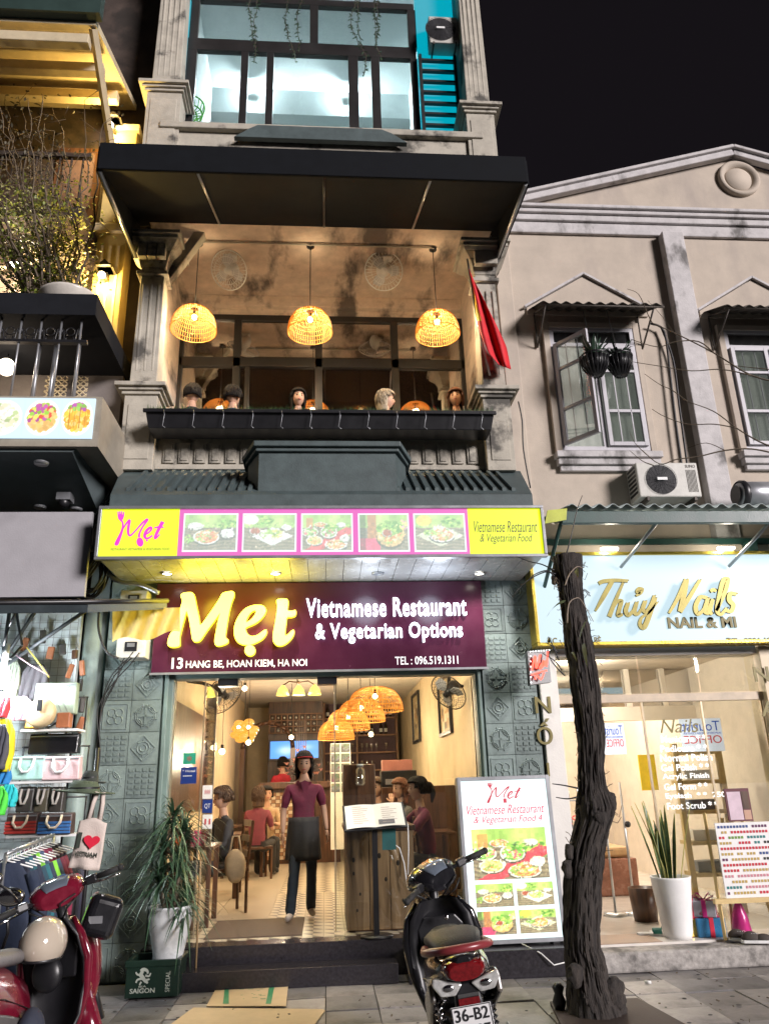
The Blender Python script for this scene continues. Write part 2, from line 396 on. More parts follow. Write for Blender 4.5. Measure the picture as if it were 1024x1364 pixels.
m_alu = mat('grey_aluminium', (.33, .34, .36), rough=.35, metal=.6, var=.1, bump=.02)
m_white = mat('white_paint', (.75, .75, .74), rough=.5, var=.06, bump=.05)
m_dirtywhite = mat('stained_white_trim', (.49, .47, .47), rough=.75, stain=(.07, .065, .06), sscale=2.9, sth=.56, ssoft=.12, bump=.3, smap=(1, 1, .5))
m_cream = mat('cream_house_render', (.47, .405, .335), rough=.85, var=.12, scale=2.5, stain=(.29, .25, .23), sscale=1.1, sth=.50, ssoft=.25, bump=.2, streak=True)
m_yellowwall = mat('warm_yellow_wall', (.62, .50, .33), rough=.7, var=.12, scale=3, stain=(.42, .3, .17), sscale=1.6, sth=.58, streak=True)
m_ceil = mat('interior_ceiling', (.62, .57, .50), rough=.8, var=.08)
m_cable = mat('black_rubber_cable', (.015, .015, .016), rough=.5, var=.1, bump=0)
m_skin = mat('skin', (.50, .30, .21), rough=.5, var=.08, bump=.05, spec=.4)
m_hair = mat('black_hair', (.010, .008, .007), rough=.6, spec=.2, var=.3, scale=30, bump=.5, bscale=160)
m_brownhair = mat('reddish_brown_hair', (.13, .045, .02), rough=.45, var=.3, scale=30, bump=.5, bscale=160)
m_greyhair = mat('pale_blond_hair', (.36, .29, .20), rough=.5, var=.2, scale=30, bump=.5, bscale=160)
m_glass = glass(); m_shop = glass('shop_glass', (.93, .95, .93), .05, .01)
m_darkwin = glass('mirror_tinted_glass', (.55, .50, .44), .58, .03)
m_brown = wood('dark_brown_wood', (.035, .015, .008), (.10, .045, .022), .35)
m_timber = wood('weathered_timber', (.17, .09, .04), (.50, .31, .17), .55, (1, 1, .10), 9)
m_wicker = mat('woven_rattan', (.62, .36, .10), rough=.5, var=.2, scale=30, bump=0, emit=.35, ecol=(1., .55, .08))
m_leaf = mat('green_leaf', (.045, .10, .03), rough=.45, var=.5, scale=5, bump=0)
m_darkleaf = mat('dark_green_leaf', (.035, .075, .045), rough=.4, var=.5, scale=5, bump=0)
m_yleaf = mat('yellow_green_leaf', (.16, .20, .03), rough=.5, var=.4, scale=5, bump=0)
m_twig = mat('bare_twig', (.10, .075, .05), rough=.8, var=.3, bump=.1)
m_bulb = lit('warm_bulb', (1, .72, .38), 14)
m_bulbc = lit('cool_tube', (.85, .97, 1), 9)
m_down = lit('downlight_glow', (1, .93, .8), 12)

# ================================================================== GROUND
m_pave = mat('grey_paving_stone', (.20, .19, .19), rough=.5, var=.3, scale=4, bump=.25, bscale=40, stain=(.05, .047, .047), sscale=2.3, sth=.48, ssoft=.2, rnd=.3)
m_pave2 = mat('pale_paving_stone', (.27, .25, .24), rough=.5, var=.3, scale=4, bump=.25, bscale=40, stain=(.07, .063, .06), sscale=2.6, sth=.5, ssoft=.2, rnd=.3)
m_joint = mat('sandy_joint', (.04, .037, .035), rough=.95)
m_road = mat('dark_asphalt', (.05, .05, .052), rough=.8, bump=.5, bscale=150)
pv = MB().box(-40, 40, -4.2, .3, -.25, -.02).build('pavement', m_joint, kind='structure')
MB().box(-150, 150, -150, -4.2, -.4, -.13).build('road', m_road, kind='structure')
MB().box(-150, 150, .3, 150, -.4, -.05).build('ground', m_joint, kind='structure')
slabs = []
for k in range(4):
    b = MB(); w, d = .392, .392
    b.box(-w/2, w/2, -d/2, d/2, -.03, 0); me = b.mesh('paving_slab', m_pave if k % 3 else m_pave2); slabs.append(me)
ri = random.Random(3)
x = -4.4; n = 0
for i in range(25):
    for j in range(9):
        X = -4.2+.4*i; Y = -.15-.4*j+0.2
        o = link('paving_slab', slabs[ri.randrange(4)], pv, loc=(X-pv.location.x, Y-.3-pv.location.y, .0+ri.uniform(-.006, .006)-pv.location.z), rot=(ri.uniform(-.012, .012), ri.uniform(-.012, .012), ri.uniform(-.006, .006)))
# kerb of the pavement
kb = MB()
for i in range(60): kb.box(-30+i, -29.01+i, -4.34, -4.2, -.2, .0)
kb.build('kerb', m_pave2, kind='structure')

# ================================================================== RESTAURANT BUILDING
RB = empty('restaurant_building', (0, 0, 0), 'narrow grey restaurant building with a lamplit balcony, between the dark building and the cream house', 'building')
XL, XR = -2.22, 2.2
# party walls, floors, roof
w = MB(); w.box(XL, XL+.1, .3, 11.5, 0, 14); w.box(XR-.1, XR, .3, 11.5, 0, 14); w.box(XL+.1, XR-.1, 11.4, 11.5, 0, 14)
w.build('party_wall', mat('side_wall_render', (.25, .23, .22), rough=.9, stain=(.1, .09, .09), sscale=1, sth=.5), RB)
MB().box(XL+.1, XR-.1, .3, 11.4, 3.62, 3.8).build('floor_slab', m_ceil, RB)
# ground-floor step and floor
m_step = mat('black_granite_step', (.022, .02, .024), rough=.22, var=.4, scale=40, bump=.03)
b = MB(); b.box(-1.62, 1.62, -.22, 0.0, .0, .295); b.build('upper_step', m_step, RB, bev=.008)
b = MB(); b.box(-1.62, .62, -.50, -.222, 0, .15); b.build('lower_step', m_step, RB, bev=.008)
b = MB(); b.box(.70, 2.16, -.56, -.224, 0, .22); b.build('plinth_block', m_step, RB, bev=.008)
# pilasters with embossed tiles
def tile_motif(kind, w=.29, h=.3):
    b = MB(); b.box(-w/2, w/2, -.012, .012, -h/2, h/2)
    def bar(x0, z0, x1, z1, t=.008):
        a = math.atan2(z1-z0, x1-x0); l = math.hypot(x1-x0, z1-z0); b.cbox(((x0+x1)/2, -.0155, (z0+z1)/2), (l, .011, t), rot=(0, -a, 0))
    def ring(r, cx=0, cz=0, t=.009, n=16, a0=0, a1=6.2832):
        vs, fs = [], []
        for i in range(n+1):
            a = a0+(a1-a0)*i/n
            for rr, y in ((r-t/2, -.012), (r-t/4, -.021), (r+t/4, -.021), (r+t/2, -.012)): vs.append((cx+rr*math.cos(a), y, cz+rr*math.sin(a)))
        for i in range(n):
            for j in range(3): fs.append((4*i+j, 4*i+j+1, 4*i+j+5, 4*i+j+4))
        b.add(vs, fs, sm=True)
    e = .118
    if kind == 0:
        for s in (-e, e): bar(-e, s, e, s); bar(s, -e, s, e)
        for q in range(4):
            a = q*math.pi/2+.785; ring(.038, .05*math.cos(a), .05*math.sin(a))
        ring(.02)
    elif kind == 1:
        bar(0, e, e, 0); bar(e, 0, 0, -e); bar(0, -e, -e, 0); bar(-e, 0, 0, e); ring(.06); ring(.032)
        for q in range(8):
            a = q*math.pi/4; bar(.066*math.cos(a), .066*math.sin(a), .082*math.cos(a), .082*math.sin(a))
    elif kind == 2:
        for i in range(4):
            for j in range(5): b.box(-e+i*.066, -e+i*.066+.045, -.022, -.011, -e+j*.052, -e+j*.052+.032)
    else:
        ring(.1); ring(.085)
        for q in range(4):
            a = q*math.pi/2; bar(0, 0, .08*math.cos(a), .08*math.sin(a), .02); ring(.06, .125*math.cos(a+.785), .125*math.sin(a+.785), n=10, a0=a+.785+1.9, a1=a+.785+4.4)
    return b.mesh('tile', m_gtile)
motifs = [tile_motif(k) for k in range(4)]
for px, x0, x1 in ((0, -2.2, -1.62), (1, 1.62, 2.18)):
    pl = MB().box(x0, x1, .0, .3, 0, 3.62).build('pilaster', m_green, RB)
    for r in range(12):
        for c in range(2):
            z = .17+.305*r; xx = x0+(x1-x0)*(.25+.5*c)
            if z > 3.6: continue
            o = link('tile', motifs[(r*2+c*3+px+(r//3)) % 4], pl, loc=Vector((xx, -.012, z))-wloc(pl))
            o.scale = ((x1-x0)/2/.295, 1, 1)
# door frame and header
dx0, dx1, dz = -1.52, 1.55, 2.66
b = MB(); b.box(-1.62, dx0, .01, .2, .3, dz+.06); b.box(dx1, 1.62, .01, .2, .3, dz+.06); b.box(dx0, dx1, .01, .2, dz, dz+.06)
b.box(-1.6, -1.56, -.03, .01, .3, 2.7); b.box(1.57, 1.6, -.03, .01, .3, 2.7)
b.build('door_frame', m_green, RB, bev=.006)
MB().box(-1.62, 1.62, .02, .3, dz+.06, 3.62).build('lintel_wall', m_green, RB)
def pane(x0, x1, z0, z1, Y, m=m_shop, parent=RB, edge=None, name='glass_pane'):
    g = MB().box(x0, x1, Y, Y+.008, z0, z1).build(name, m, parent)
    if edge:
        MB().box(x0-.012, x0, Y-.006, Y+.014, z0, z1).build('pane_edge', edge, g); MB().box(x1, x1+.012, Y-.006, Y+.014, z0, z1).build('pane_edge', edge, g)
    return g
m_pedge = mat('brass_pane_edge', (.5, .42, .3), rough=.3, metal=.7, var=.1, bump=0)
pane(-1.50, -1.22, .32, 2.64, .10, edge=m_pedge)
gp = pane(-.02+.12, 1.52, .32, 2.64, .12, edge=m_pedge)
swing = MB().box(0, .74, 0, .01, .32, 2.6)   # left leaf swung inwards
MB().box(-1.20, -1.19, .12, .80, .32, 2.62).build('open_glass_leaf', m_shop, RB)
MB().box(-1.205, -1.185, .80, .82, .32, 2.62).build('leaf_edge', m_pedge, RB)
for xx in (-.98, .02): MB().box(xx-.10, xx+.10, .02, .16, 2.585, 2.655).build('door_closer', m_blk, RB)

# interior shell of the ground floor
iw = MB(); iw.box(-1.9, -1.80, .32, 11, .3, 3.45)
iw.build('left_interior_wall', m_yellowwall, RB)
MB().box(1.75, 1.85, .32, 11, .3, 3.45).build('right_interior_wall', m_yellowwall, RB)
MB().box(-1.8, 1.75, 10.9, 11, .3, 3.45).build('rear_interior_wall', m_yellowwall, RB)
MB().box(-1.8, 1.75, .3, 10.9, 3.4, 3.45).build('interior_ceiling', m_ceil, RB)
# patterned floor: a strip of large cream tiles on the left, small patterned tiles elsewhere
m_flp, nt_, P_, N_, L_ = nodes_of('patterned_cement_tile')
tc = N_('ShaderNodeTexCoord'); 
def wv(sc, rot):
    mp = N_('ShaderNodeMapping'); mp.inputs['Rotation'].default_value[2] = rot; mp.inputs['Scale'].default_value = (sc, sc, sc); L_(tc.outputs['Object'], mp.inputs[0])
    ck = N_('ShaderNodeTexChecker'); ck.inputs['Scale'].default_value = 1; L_(mp.outputs[0], ck.inputs[0])
    ck.inputs[1].default_value = (1, 1, 1, 1); ck.inputs[2].default_value = (0, 0, 0, 1); return ck
c1, c2 = wv(7.07, .7854), wv(10, 0)
mx = N_('ShaderNodeMix'); mx.data_type = 'RGBA'; mx.blend_type = 'MULTIPLY'; mx.inputs[0].default_value = .8; L_(c1.outputs[0], mx.inputs[6]); L_(c2.outputs[0], mx.inputs[7])
rr_ = N_('ShaderNodeValToRGB'); L_(mx.outputs[2], rr_.inputs[0]); rr_.color_ramp.elements[0].color = (.55, .49, .38, 1); rr_.color_ramp.elements[1].color = (.05, .035, .025, 1)
L_(rr_.outputs[0], P_.inputs['Base Color']); P_.inputs['Roughness'].default_value = .3
m_flc = mat('cream_floor_tile', (.40, .345, .27), rough=.3, var=.08, bump=.02)
fl = MB().box(-1.8, 1.75, 0.0, 10.9, .1, .288).build('interior_floor', mat('floor_grout', (.2, .17, .13), rough=.7), RB)
fl2 = MB().box(-.62, 1.75, 3.2, 10.9, .288, .2965).build('far_patterned_floor', m_flp, RB)
fl3 = MB().box(-1.8, -.62, 5.61, 10.9, .288, .2965).build('far_cream_floor', m_flc, RB)
tme = MB().box(-.098, .098, -.098, .098, 0, .012).mesh('patterned_tile', m_flp)
for i in range(12):
    for j in range(16): link('floor_tile', tme, fl, loc=Vector((-.52+.2*i, .1+.2*j, .285))-wloc(fl))
for i in range(4):
    for j in range(6): link('floor_tile', tme, fl, loc=Vector((-1.7+.2*i, .1+.2*j, .285))-wloc(fl)) if i < 4 else None
tme2 = MB().box(-.294, .294, -.44, .44, 0, .012).mesh('cream_tile', m_flc)
for i in range(2):
    for j in range(5): link('floor_tile', tme2, fl, loc=Vector((-1.5+.6*i, 1.64+.88*j, .285))-wloc(fl))
for j in range(3):
    for i in range(1): link('floor_tile', tme, fl, loc=Vector((-.72, .1+.2*j, .285))-wloc(fl))
for j in range(6):
    for i in range(1): link('floor_tile', tme, fl, loc=Vector((-.9, .1+.2*j, .285))-wloc(fl))

# ---- tiled apron, bay and balcony
b = MB(); 
b.hexa([(-2.05, -.92, 4.16), (2.07, -.92, 4.16), (2.2, 0, 4.16), (-2.2, 0, 4.16)], [(-2.05, -.92, 4.30), (2.07, -.92, 4.30), (2.22, -.02, 4.93), (-2.22, -.02, 4.93)])
ap = b.build('apron_roof', m_roof, RB)
for i in range(44):
    xx = -2.12+i*.0985
    if -.72 < xx < .72 or abs(xx) > 2.0: continue
    r_ = MB(); s = xx/2.2*.05
    r_.hexa([(xx-.022, -.80, 4.37), (xx+.022, -.80, 4.37), (xx+.022, -.12, 4.845), (xx-.022, -.12, 4.845)], [(xx-.018, -.80, 4.42), (xx+.018, -.80, 4.42), (xx+.018, -.12, 4.895), (xx-.018, -.12, 4.895)])
    r_.build('roof_rib', m_roof, ap)
bay = MB().prism([(-.80, -.45), (-.66, -.80), (.72, -.80), (.86, -.45), (.86, 0), (-.80, 0)], 'z', 4.2, 4.80)
bo = bay.build('bay_front', m_roof, RB)
MB().prism([(-.83, -.46), (-.69, -.84), (.75, -.84), (.89, -.46), (.89, -.01), (-.83, -.01)], 'z', 4.80, 4.84).build('bay_moulding', m_roof, bo, bev=.01)
MB().prism([(-.86, -.47), (-.71, -.88), (.77, -.88), (.92, -.47), (.92, -.02), (-.86, -.02)], 'z', 4.84, 4.90).build('bay_cap', m_roof, bo, bev=.01)
# balcony parapet with recessed panels
x0, x1 = -1.86, 1.82
b = MB(); b.box(x0, x1, -.02, .12, 4.93, 5.42); pp = b.build('balcony_parapet', m_grey, RB)
b = MB(); b.box(x0, x1, -.06, -.02, 5.33, 5.38); b.box(x0, x1, -.05, -.02, 4.93, 4.98); b.build('parapet_moulding', m_grey, pp, bev=.008)
pm = MB(); pm.box(-.06, .06, -.02, 0, -.12, .12); pm.box(-.035, .035, -.032, -.02, -.095, .095); pme = pm.mesh('panel', m_grey)
for i in range(21):
    link('parapet_panel', pme, pp, loc=Vector((x0+.14+i*(x1-x0-.28)/20, -.022, 5.13))-wloc(pp))
# column builder
def column(x0, x1, z0, zt, Yf=-.16, Yb=.16, ped=.9, cap=True, name='column', flutes=3):
    xc, wd = (x0+x1)/2, (x1-x0)
    c = MB(); c.box(x0, x1, Yf, Yb, z0, z0+ped)
    c.box(x0+.05, x1-.05, Yf-.012, Yf, z0+.12, z0+ped-.12)
    o = c.build(name, m_grey, RB, bev=.008)
    m = MB(); z = z0+ped
    for e, h in ((.03, .04), (.06, .035), (.10, .05)): m.box(x0-e, x1+e, Yf-e, Yb+e, z, z+h); z += h
    z += .0; m.box(x0+.01, x1-.01, Yf+.01, Yb-.01, z, z+.05); z += .05
    m.build('pedestal_cap', m_grey, o, bev=.006)
    s = MB(); i_ = wd*.08; zc = zt-.62
    s.hexa([(x0+i_, Yf+.03, z), (x1-i_, Yf+.03, z), (x1-i_, Yb-.02, z), (x0+i_, Yb-.02, z)], [(x0+i_*1.5, Yf+.05, zc), (x1-i_*1.5, Yf+.05, zc), (x1-i_*1.5, Yb-.03, zc), (x0+i_*1.5, Yb-.03, zc)])
    for k in range(flutes):
        fx = x0+wd*(.25+.5*k/max(1, flutes-1)); s.box(fx-.015, fx+.015, Yf+.028, Yf+.05, z+.15, zc-.12)
    s.build('shaft', m_grey, o, bev=.01)
    if cap:
        k = MB(); z = zc
        for e, h in ((.03, .05), (-.01, .06)): k.box(x0-e+i_, x1+e-i_, Yf-e+.03, Yb+e-.03, z, z+h); z += h
        prof = [(0, 0), (.02, .1), (.06, .2), (.12, .27), (.15, .31)]
        for a, b2 in zip(prof[:-1], prof[1:]):
            k.hexa([(x0-a[0]+i_, Yf-a[0]+.03, z+a[1]), (x1+a[0]-i_, Yf-a[0]+.03, z+a[1]), (x1+a[0]-i_, Yb+a[0]-.03, z+a[1]), (x0-a[0]+i_, Yb+a[0]-.03, z+a[1])],
                   [(x0-b2[0]+i_, Yf-b2[0]+.03, z+b2[1]), (x1+b2[0]-i_, Yf-b2[0]+.03, z+b2[1]), (x1+b2[0]-i_, Yb+b2[0]-.03, z+b2[1]), (x0-b2[0]+i_, Yb+b2[0]-.03, z+b2[1])])
        z += .31; k.box(x0-.12, x1+.12, Yf-.13, Yb+.13, z, z+.05); k.box(x0-.15, x1+.15, Yf-.16, Yb+.16, z+.05, z+.10)
        for sx in (x0+.02, xc-.05, x1-.12): k.box(sx, sx+.10, Yf-.10, Yf-.02, zc+.18, zc+.36)
        k.build('capital', m_grey, o, bev=.008)
    return o
zt = 8.02
column(-2.22, -1.86, 4.88, zt)
column(1.82, 2.14, 4.88, zt)
# recessed balcony room
fb = MB(); fb.box(XL+.1, XR-.1, -.02, 11.4, 4.88, 4.93); fb.box(XL+.1, XR-.1, .12, 1.4, 4.93, 5.08); fb.build('balcony_floor', mat('dark_floor', (.1, .07, .05), rough=.5), RB)
MB().box(XL+.1, -1.98, .16, 1.4, 5.08, 8.15).build('balcony_side_wall', m_soot, RB); MB().box(1.96, XR-.1, .16, 1.4, 5.08, 8.15).build('balcony_side_wall', m_soot, RB)
b = MB(); b.box(XL+.1, XR-.1, -.15, 1.6, 8.15, 8.3); b.build('balcony_ceiling', m_soot, RB)
b = MB(); b.box(-1.98, 1.96, 1.30, 1.4, 7.98, 8.15); b.build('ceiling_moulding', m_soot, RB, bev=.01)
MB().box(-1.98, 1.96, 1.4, 1.5, 7.87, 8.15).build('balcony_rear_wall', m_soot, RB)
# diagonal plaster brace at the left column
b = MB(); b.hexa([(-1.98, .0, 7.45), (-1.86, .0, 7.45), (-1.86, .14, 7.45), (-1.98, .14, 7.45)], [(-1.62, .0, 8.15), (-1.48, .0, 8.15), (-1.48, .14, 8.15), (-1.62, .14, 8.15)]); b.build('brace', m_grey, RB, bev=.01)
# window wall
wf = MB(); zt_, zm = 7.87, 7.05; xs = [-1.98, -1.20, -.08, .98, 1.96]
wf.box(-1.98, 1.96, 1.36, 1.46, zt_-.08, zt_); wf.box(-1.98, 1.96, 1.36, 1.46, zm, zm+.14)
for q in xs: wf.box(max(-1.98, q-.05), min(1.96, q+.05), 1.36, 1.46, 5.08, zt_-.08)
wf.box(-1.08, -1.02, 1.37, 1.45, 5.08, zm)
wo = wf.build('window_frame', m_frame, RB, bev=.004)
for a, c in zip(xs[:-1], xs[1:]):
    MB().box(a+.05, c-.05, 1.40, 1.408, zm+.14, zt_-.08).build('glass_pane', m_darkwin, wo)
    MB().box(a+.05, c-.05, 1.40, 1.408, 5.08, zm).build('glass_pane', m_darkwin, wo)
MB().box(XL+.1, XR-.1, 4.2, 4.3, 4.93, 8.15).build('inner_room_wall', mat('dim_inner_wall', (.6, .46, .32), rough=.8), RB); MB().box(XL+.1, XR-.1, 1.5, 4.2, 8.0, 8.15).build('inner_room_ceiling', mat('dim_inner_wall', (.6, .46, .32), rough=.8), RB); MB().box(XL+.1, XR-.1, 1.5, 4.2, 4.93, 5.08).build('inner_room_floor', m_brown, RB)
# planter trough
tr = empty('planter_trough', (0, -.3, 5.10), 'long black planter trough of artificial grass along the restaurant balcony', 'planter')
b = MB(); X0, X1, Y0, Y1 = -1.90, 1.86, -.48, -.14
b.hexa([(X0+.03, Y0+.06, 5.25), (X1-.03, Y0+.06, 5.25), (X1-.03, Y1, 5.25), (X0+.03, Y1, 5.25)], [(X0, Y0, 5.42), (X1, Y0, 5.42), (X1, Y1, 5.42), (X0, Y1, 5.42)])
b.build('trough', m_blk, tr, bev=.006)
MB().box(X0-.02, X1+.02, Y0-.03, Y0, 5.40, 5.44).build('rail', m_blk, tr, bev=.004)
for i in range(12):
    xx = X0+.2+i*.31
    MB().tube([(xx, Y0-.035, 5.42), (xx+.01, Y0-.04, 5.36), (xx-.01, Y0+.0, 5.25), (xx+.02, Y0-.01, 5.22)], .003, 5).build('hook', m_alu, tr)
g = MB(); rg = random.Random(5)
for i in range(5200):
    xx = rg.uniform(X0, X1); yy = rg.uniform(Y0, Y1); h = rg.uniform(.04, .11)
    dx, dy = rg.uniform(-.03, .03), rg.uniform(-.03, .02)
    g.add([(xx-.004, yy, 5.41), (xx+.004, yy, 5.41), (xx+dx, yy+dy, 5.41+h)], [(0, 1, 2)])
g.build('artificial_grass', m_leaf, tr, kind='stuff')

# ---- black canopy over the balcony
CN = empty('black_canopy', (0, -.8, 7.5), 'large black sheet canopy sheltering the balcony of the restaurant', 'canopy')
cx0, cx1 = -2.29, 2.15
b = MB(); b.box(cx0, cx1, -1.64, -1.60, 7.56, 7.90); b.build('fascia', m_black, CN, bev=.01)
b = MB(); b.hexa([(cx0, -1.6, 7.60), (cx1, -1.6, 7.60), (cx1, -.02, 8.2), (cx0, -.02, 8.2)], [(cx0, -1.6, 7.64), (cx1, -1.6, 7.64), (cx1, -.02, 8.26), (cx0, -.02, 8.26)]); b.build('sheet', m_black, CN)
b = MB(); b.hexa([(cx0, -1.6, 7.85), (cx1, -1.6, 7.85), (cx1, -.02, 8.9), (cx0, -.02, 8.9)], [(cx0, -1.6, 7.88), (cx1, -1.6, 7.88), (cx1, -.02, 8.93), (cx0, -.02, 8.93)]); b.build('top_sheet', m_black, CN)
for q in (cx0, cx1):
    b = MB().prism([(-1.6, 7.56), (-.02, 7.72), (-.02, 8.9), (-1.6, 7.88)], 'x', q-.02, q+.02); b.build('side_sheet', m_black, CN)
for q in (cx0+.02, cx1-.02):
    MB().tube([(q, -1.6, 7.56), (q, -.05, 7.71)], .022, 6).build('edge_tube', m_steel, CN)
for q in (-1.30, .0, 1.12):
    MB().tube([(q, -1.58, 7.60), (q*.98, -.2, 8.11)], .014, 6).build('seam_rod', m_steel if q else m_blk, CN)

# ================================================================== TOP FLOOR (lit room)
m_room = mat('white_room_paint', (.72, .78, .78), rough=.7, var=.05)
b = MB(); b.box(-1.95, 1.95, -.12, .1, 9.05, 9.62); pr = b.build('upper_parapet', m_grey, RB, bev=.01)
for i in range(0): link('parapet_panel', pme, pr, loc=Vector((.98+i*.07 if i > 99 else -1.78+i*.297, -.13, 9.36))-wloc(pr))
b = MB(); b.box(-2.1, 2.1, -.2, .14, 9.62, 9.72); b.build('parapet_cap', m_grey, pr, bev=.015)
MB().prism([(-1.15, 9.45), (-.95, 9.60), (-.85, 9.66), (.75, 9.66), (.88, 9.60), (1.08, 9.45)], 'y', -.24, -.16).build('centre_panel', m_roof, pr, bev=.01)
column(-2.30, -1.86, 8.95, 13.6, ped=1.28, cap=True, flutes=4)
column(1.90, 2.28, 8.95, 13.9, ped=1.12, cap=True, flutes=4)
MB().box(-2.3, 2.3, -.25, .3, 13.5, 14.2).build('cornice', m_grey, RB, bev=.02)
fr = MB(); Yw = .3
fx = [-1.86, -1.12, -.76, .42, .74, 1.30]
fr.box(-1.93, 1.34, Yw-.04, Yw+.04, 9.72, 9.80); fr.box(-1.93, 1.34, Yw-.04, Yw+.04, 11.52, 11.74); fr.box(-1.93, 1.34, Yw-.04, Yw+.04, 12.5, 12.62)
for q, w_ in zip(fx, (.07, .05, .05, .07, .06, .05)): fr.box(q-w_, q+w_, Yw-.039, Yw+.041, 9.80, 11.52)
for q in (-1.86, -.14, 1.30): fr.box(q-.06, q+.06, Yw-.038, Yw+.038, 11.74, 12.5)
fo = fr.build('upper_window_frame', m_frame, RB, bev=.004)
m_frost = glass('dusty_glass', (.93, .96, .96), .03, .1)
for a, c in zip(fx[:-1], fx[1:]): MB().box(a+.06, c-.06, Yw, Yw+.008, 9.8, 11.52).build('glass_pane', m_frost, fo)
for a, c in ((-1.8, -.2), (-.08, 1.24)): MB().box(a, c, Yw, Yw+.008, 11.74, 12.5).build('glass_pane', m_frost, fo)
b = MB(); b.box(-2.0, 2.1, 2.6, 2.7, 9.7, 13.2); b.box(-2.0, -1.93, .35, 4.2, 9.7, 13.2); b.box(1.5, 1.56, .35, 4.2, 9.7, 13.2); b.build('upper_room_wall', m_room, RB)
MB().box(-2.0, 2.1, .1, 4.3, 13.1, 13.2).build('upper_room_ceiling', m_room, RB); MB().box(-2.0, 2.1, .1, 4.3, 9.5, 9.7).build('upper_room_floor', m_room, RB)
MB().box(-1.93, 1.5, 2.3, 2.6, 12.55, 13.1).build('upper_room_beam', m_room, RB)
m_film = lit('glowing_teal_film', (0, .42, .55), .75); MB().box(1.36, 1.92, .25, .33, 9.7, 13.2).build('teal_side_panel', m_film, RB); MB().box(-2.04, -1.93, .2, .34, 9.7, 13.2).build('teal_side_panel', m_film, RB)  # room light behind the film is put into its colour as emission

# teal shutter with dark slats on the right
sh = MB(); sh.box(1.36, 1.40, .16, .22, 9.72, 11.5); sh.box(1.86, 1.90, .16, .22, 9.72, 11.5); so = sh.build('shutter_frame', m_frame, RB)
for i in range(9): MB().box(1.40, 1.86, .16, .21, 9.78+i*.2, 9.815+i*.2).build('slat', m_frame, so)
# AC outdoor unit at top right
def tube_light(x0, x1, Y, Z, name='tube_light', power=60, label=''):
    t = empty(name, ((x0+x1)/2, Y, Z), label, 'light')
    MB().box(x0, x1, Y, Y+.05, Z+.02, Z+.08).build('fitting', m_white, t)
    MB().tube([(x0+.03, Y-.02, Z), (x1-.03, Y-.02, Z)], .018, 8).build('tube', m_bulbc, t)
    lamp('tube_glow', ((x0+x1)/2, Y-.1, Z-.05), power, (.82, .96, 1), .2, parent=t)
    return t
q_ = at(290, 138, Y=2.5)[2]
tube_light(-1.7, -.75, 2.5, q_, power=420, label='left fluorescent tube on the rear wall of the bright top room')
tube_light(-.25, 1.05, 2.5, q_, power=460, label='right fluorescent tube on the rear wall of the bright top room')
# ================================================================== SIGNS OF THE RESTAURANT
def pmap(x0, y0, s, Y):
    def f(x, y):
        p = at(x0+x/s, y0+y/s, Y=Y); return (p[0], p[2], Y)
    return f
m_lime = lit('backlit_lime_acrylic', (.80, .95, .012), 1.0)
m_pink = lit('backlit_pink_acrylic', (.78, .14, .52), .9)
m_lm = mat('magenta_vinyl', (.45, .02, .25), rough=.4, emit=.5, ecol=(.62, .05, .42), var=0, bump=0)
m_ink = mat('dark_sign_ink', (.05, .03, .05), rough=.5, emit=.12, ecol=(.35, .3, .05), var=0, bump=0)
p_lit = print_mat('backlit_food_print', 1.0); p_lit2 = print_mat('bright_backlit_print', 1.35); p_flat = print_mat('unlit_print', 0)
SB = empty('lightbox_sign', (0, -.5, 3.64), 'long backlit lime and pink lightbox sign with five food photos above the restaurant door', 'sign')
sx0, sx1, sz0, sz1, sY = -2.10, 2.12, 3.64, 4.13, -1.0
b = MB(); b.box(sx0, sx1, sY+.02, -.02, sz0+.03, sz1); b.build('sign_body', mat('sign_box_sheet', (.16, .16, .17), rough=.5), SB)
b = MB(); 
for a in ((sx0-.015, sx1+.015, sz1-.012, sz1+.018), (sx0-.015, sx1+.015, sz0-.018, sz0+.012)): b.box(a[0], a[1], sY-.025, sY+.03, a[2], a[3])
for q in (sx0-.015, sx1-.015): b.box(q, q+.03, sY-.026, sY+.03, sz0+.012, sz1-.012)
b.build('sign_frame', m_alu, SB, bev=.004)
X = lambda px, py=708: at(px, py, Y=sY)[0]
xa, xb = X(238), X(624)
MB().box(sx0, xa, sY, sY+.02, sz0, sz1).build('lime_panel', m_lime, SB); MB().box(xb, sx1, sY, sY+.02, sz0, sz1).build('lime_panel', m_lime, SB)
MB().box(xa, xb, sY, sY+.02, sz0, sz1).build('pink_panel', m_pink, SB)
def soft(im, a=.45): return np.clip(im*(1-a)+a*np.array([.82, 1., .92]), 0, 1)
for (a, c), k, sd in zip(((244, 317), (323, 395), (401, 470), (477, 545), (551, 620)), (0, 1, 2, 3, 4), (4, 8, 15, 23, 42)):
    x0, x1, z0, z1 = rect(a, 684, c, 735, sY)
    MB().box(x0, x1, sY-.003, sY, z0, z1).build('picture_border', lit('backlit_white_acrylic', (.85, .95, .95), 1.0), SB)
    print_sheet('food_photo', soft(paint_food(104, 72, sd, k), .30), (x0+.015, x1-.015, z0+.015, z1-.015), sY-.006, p_lit, SB)
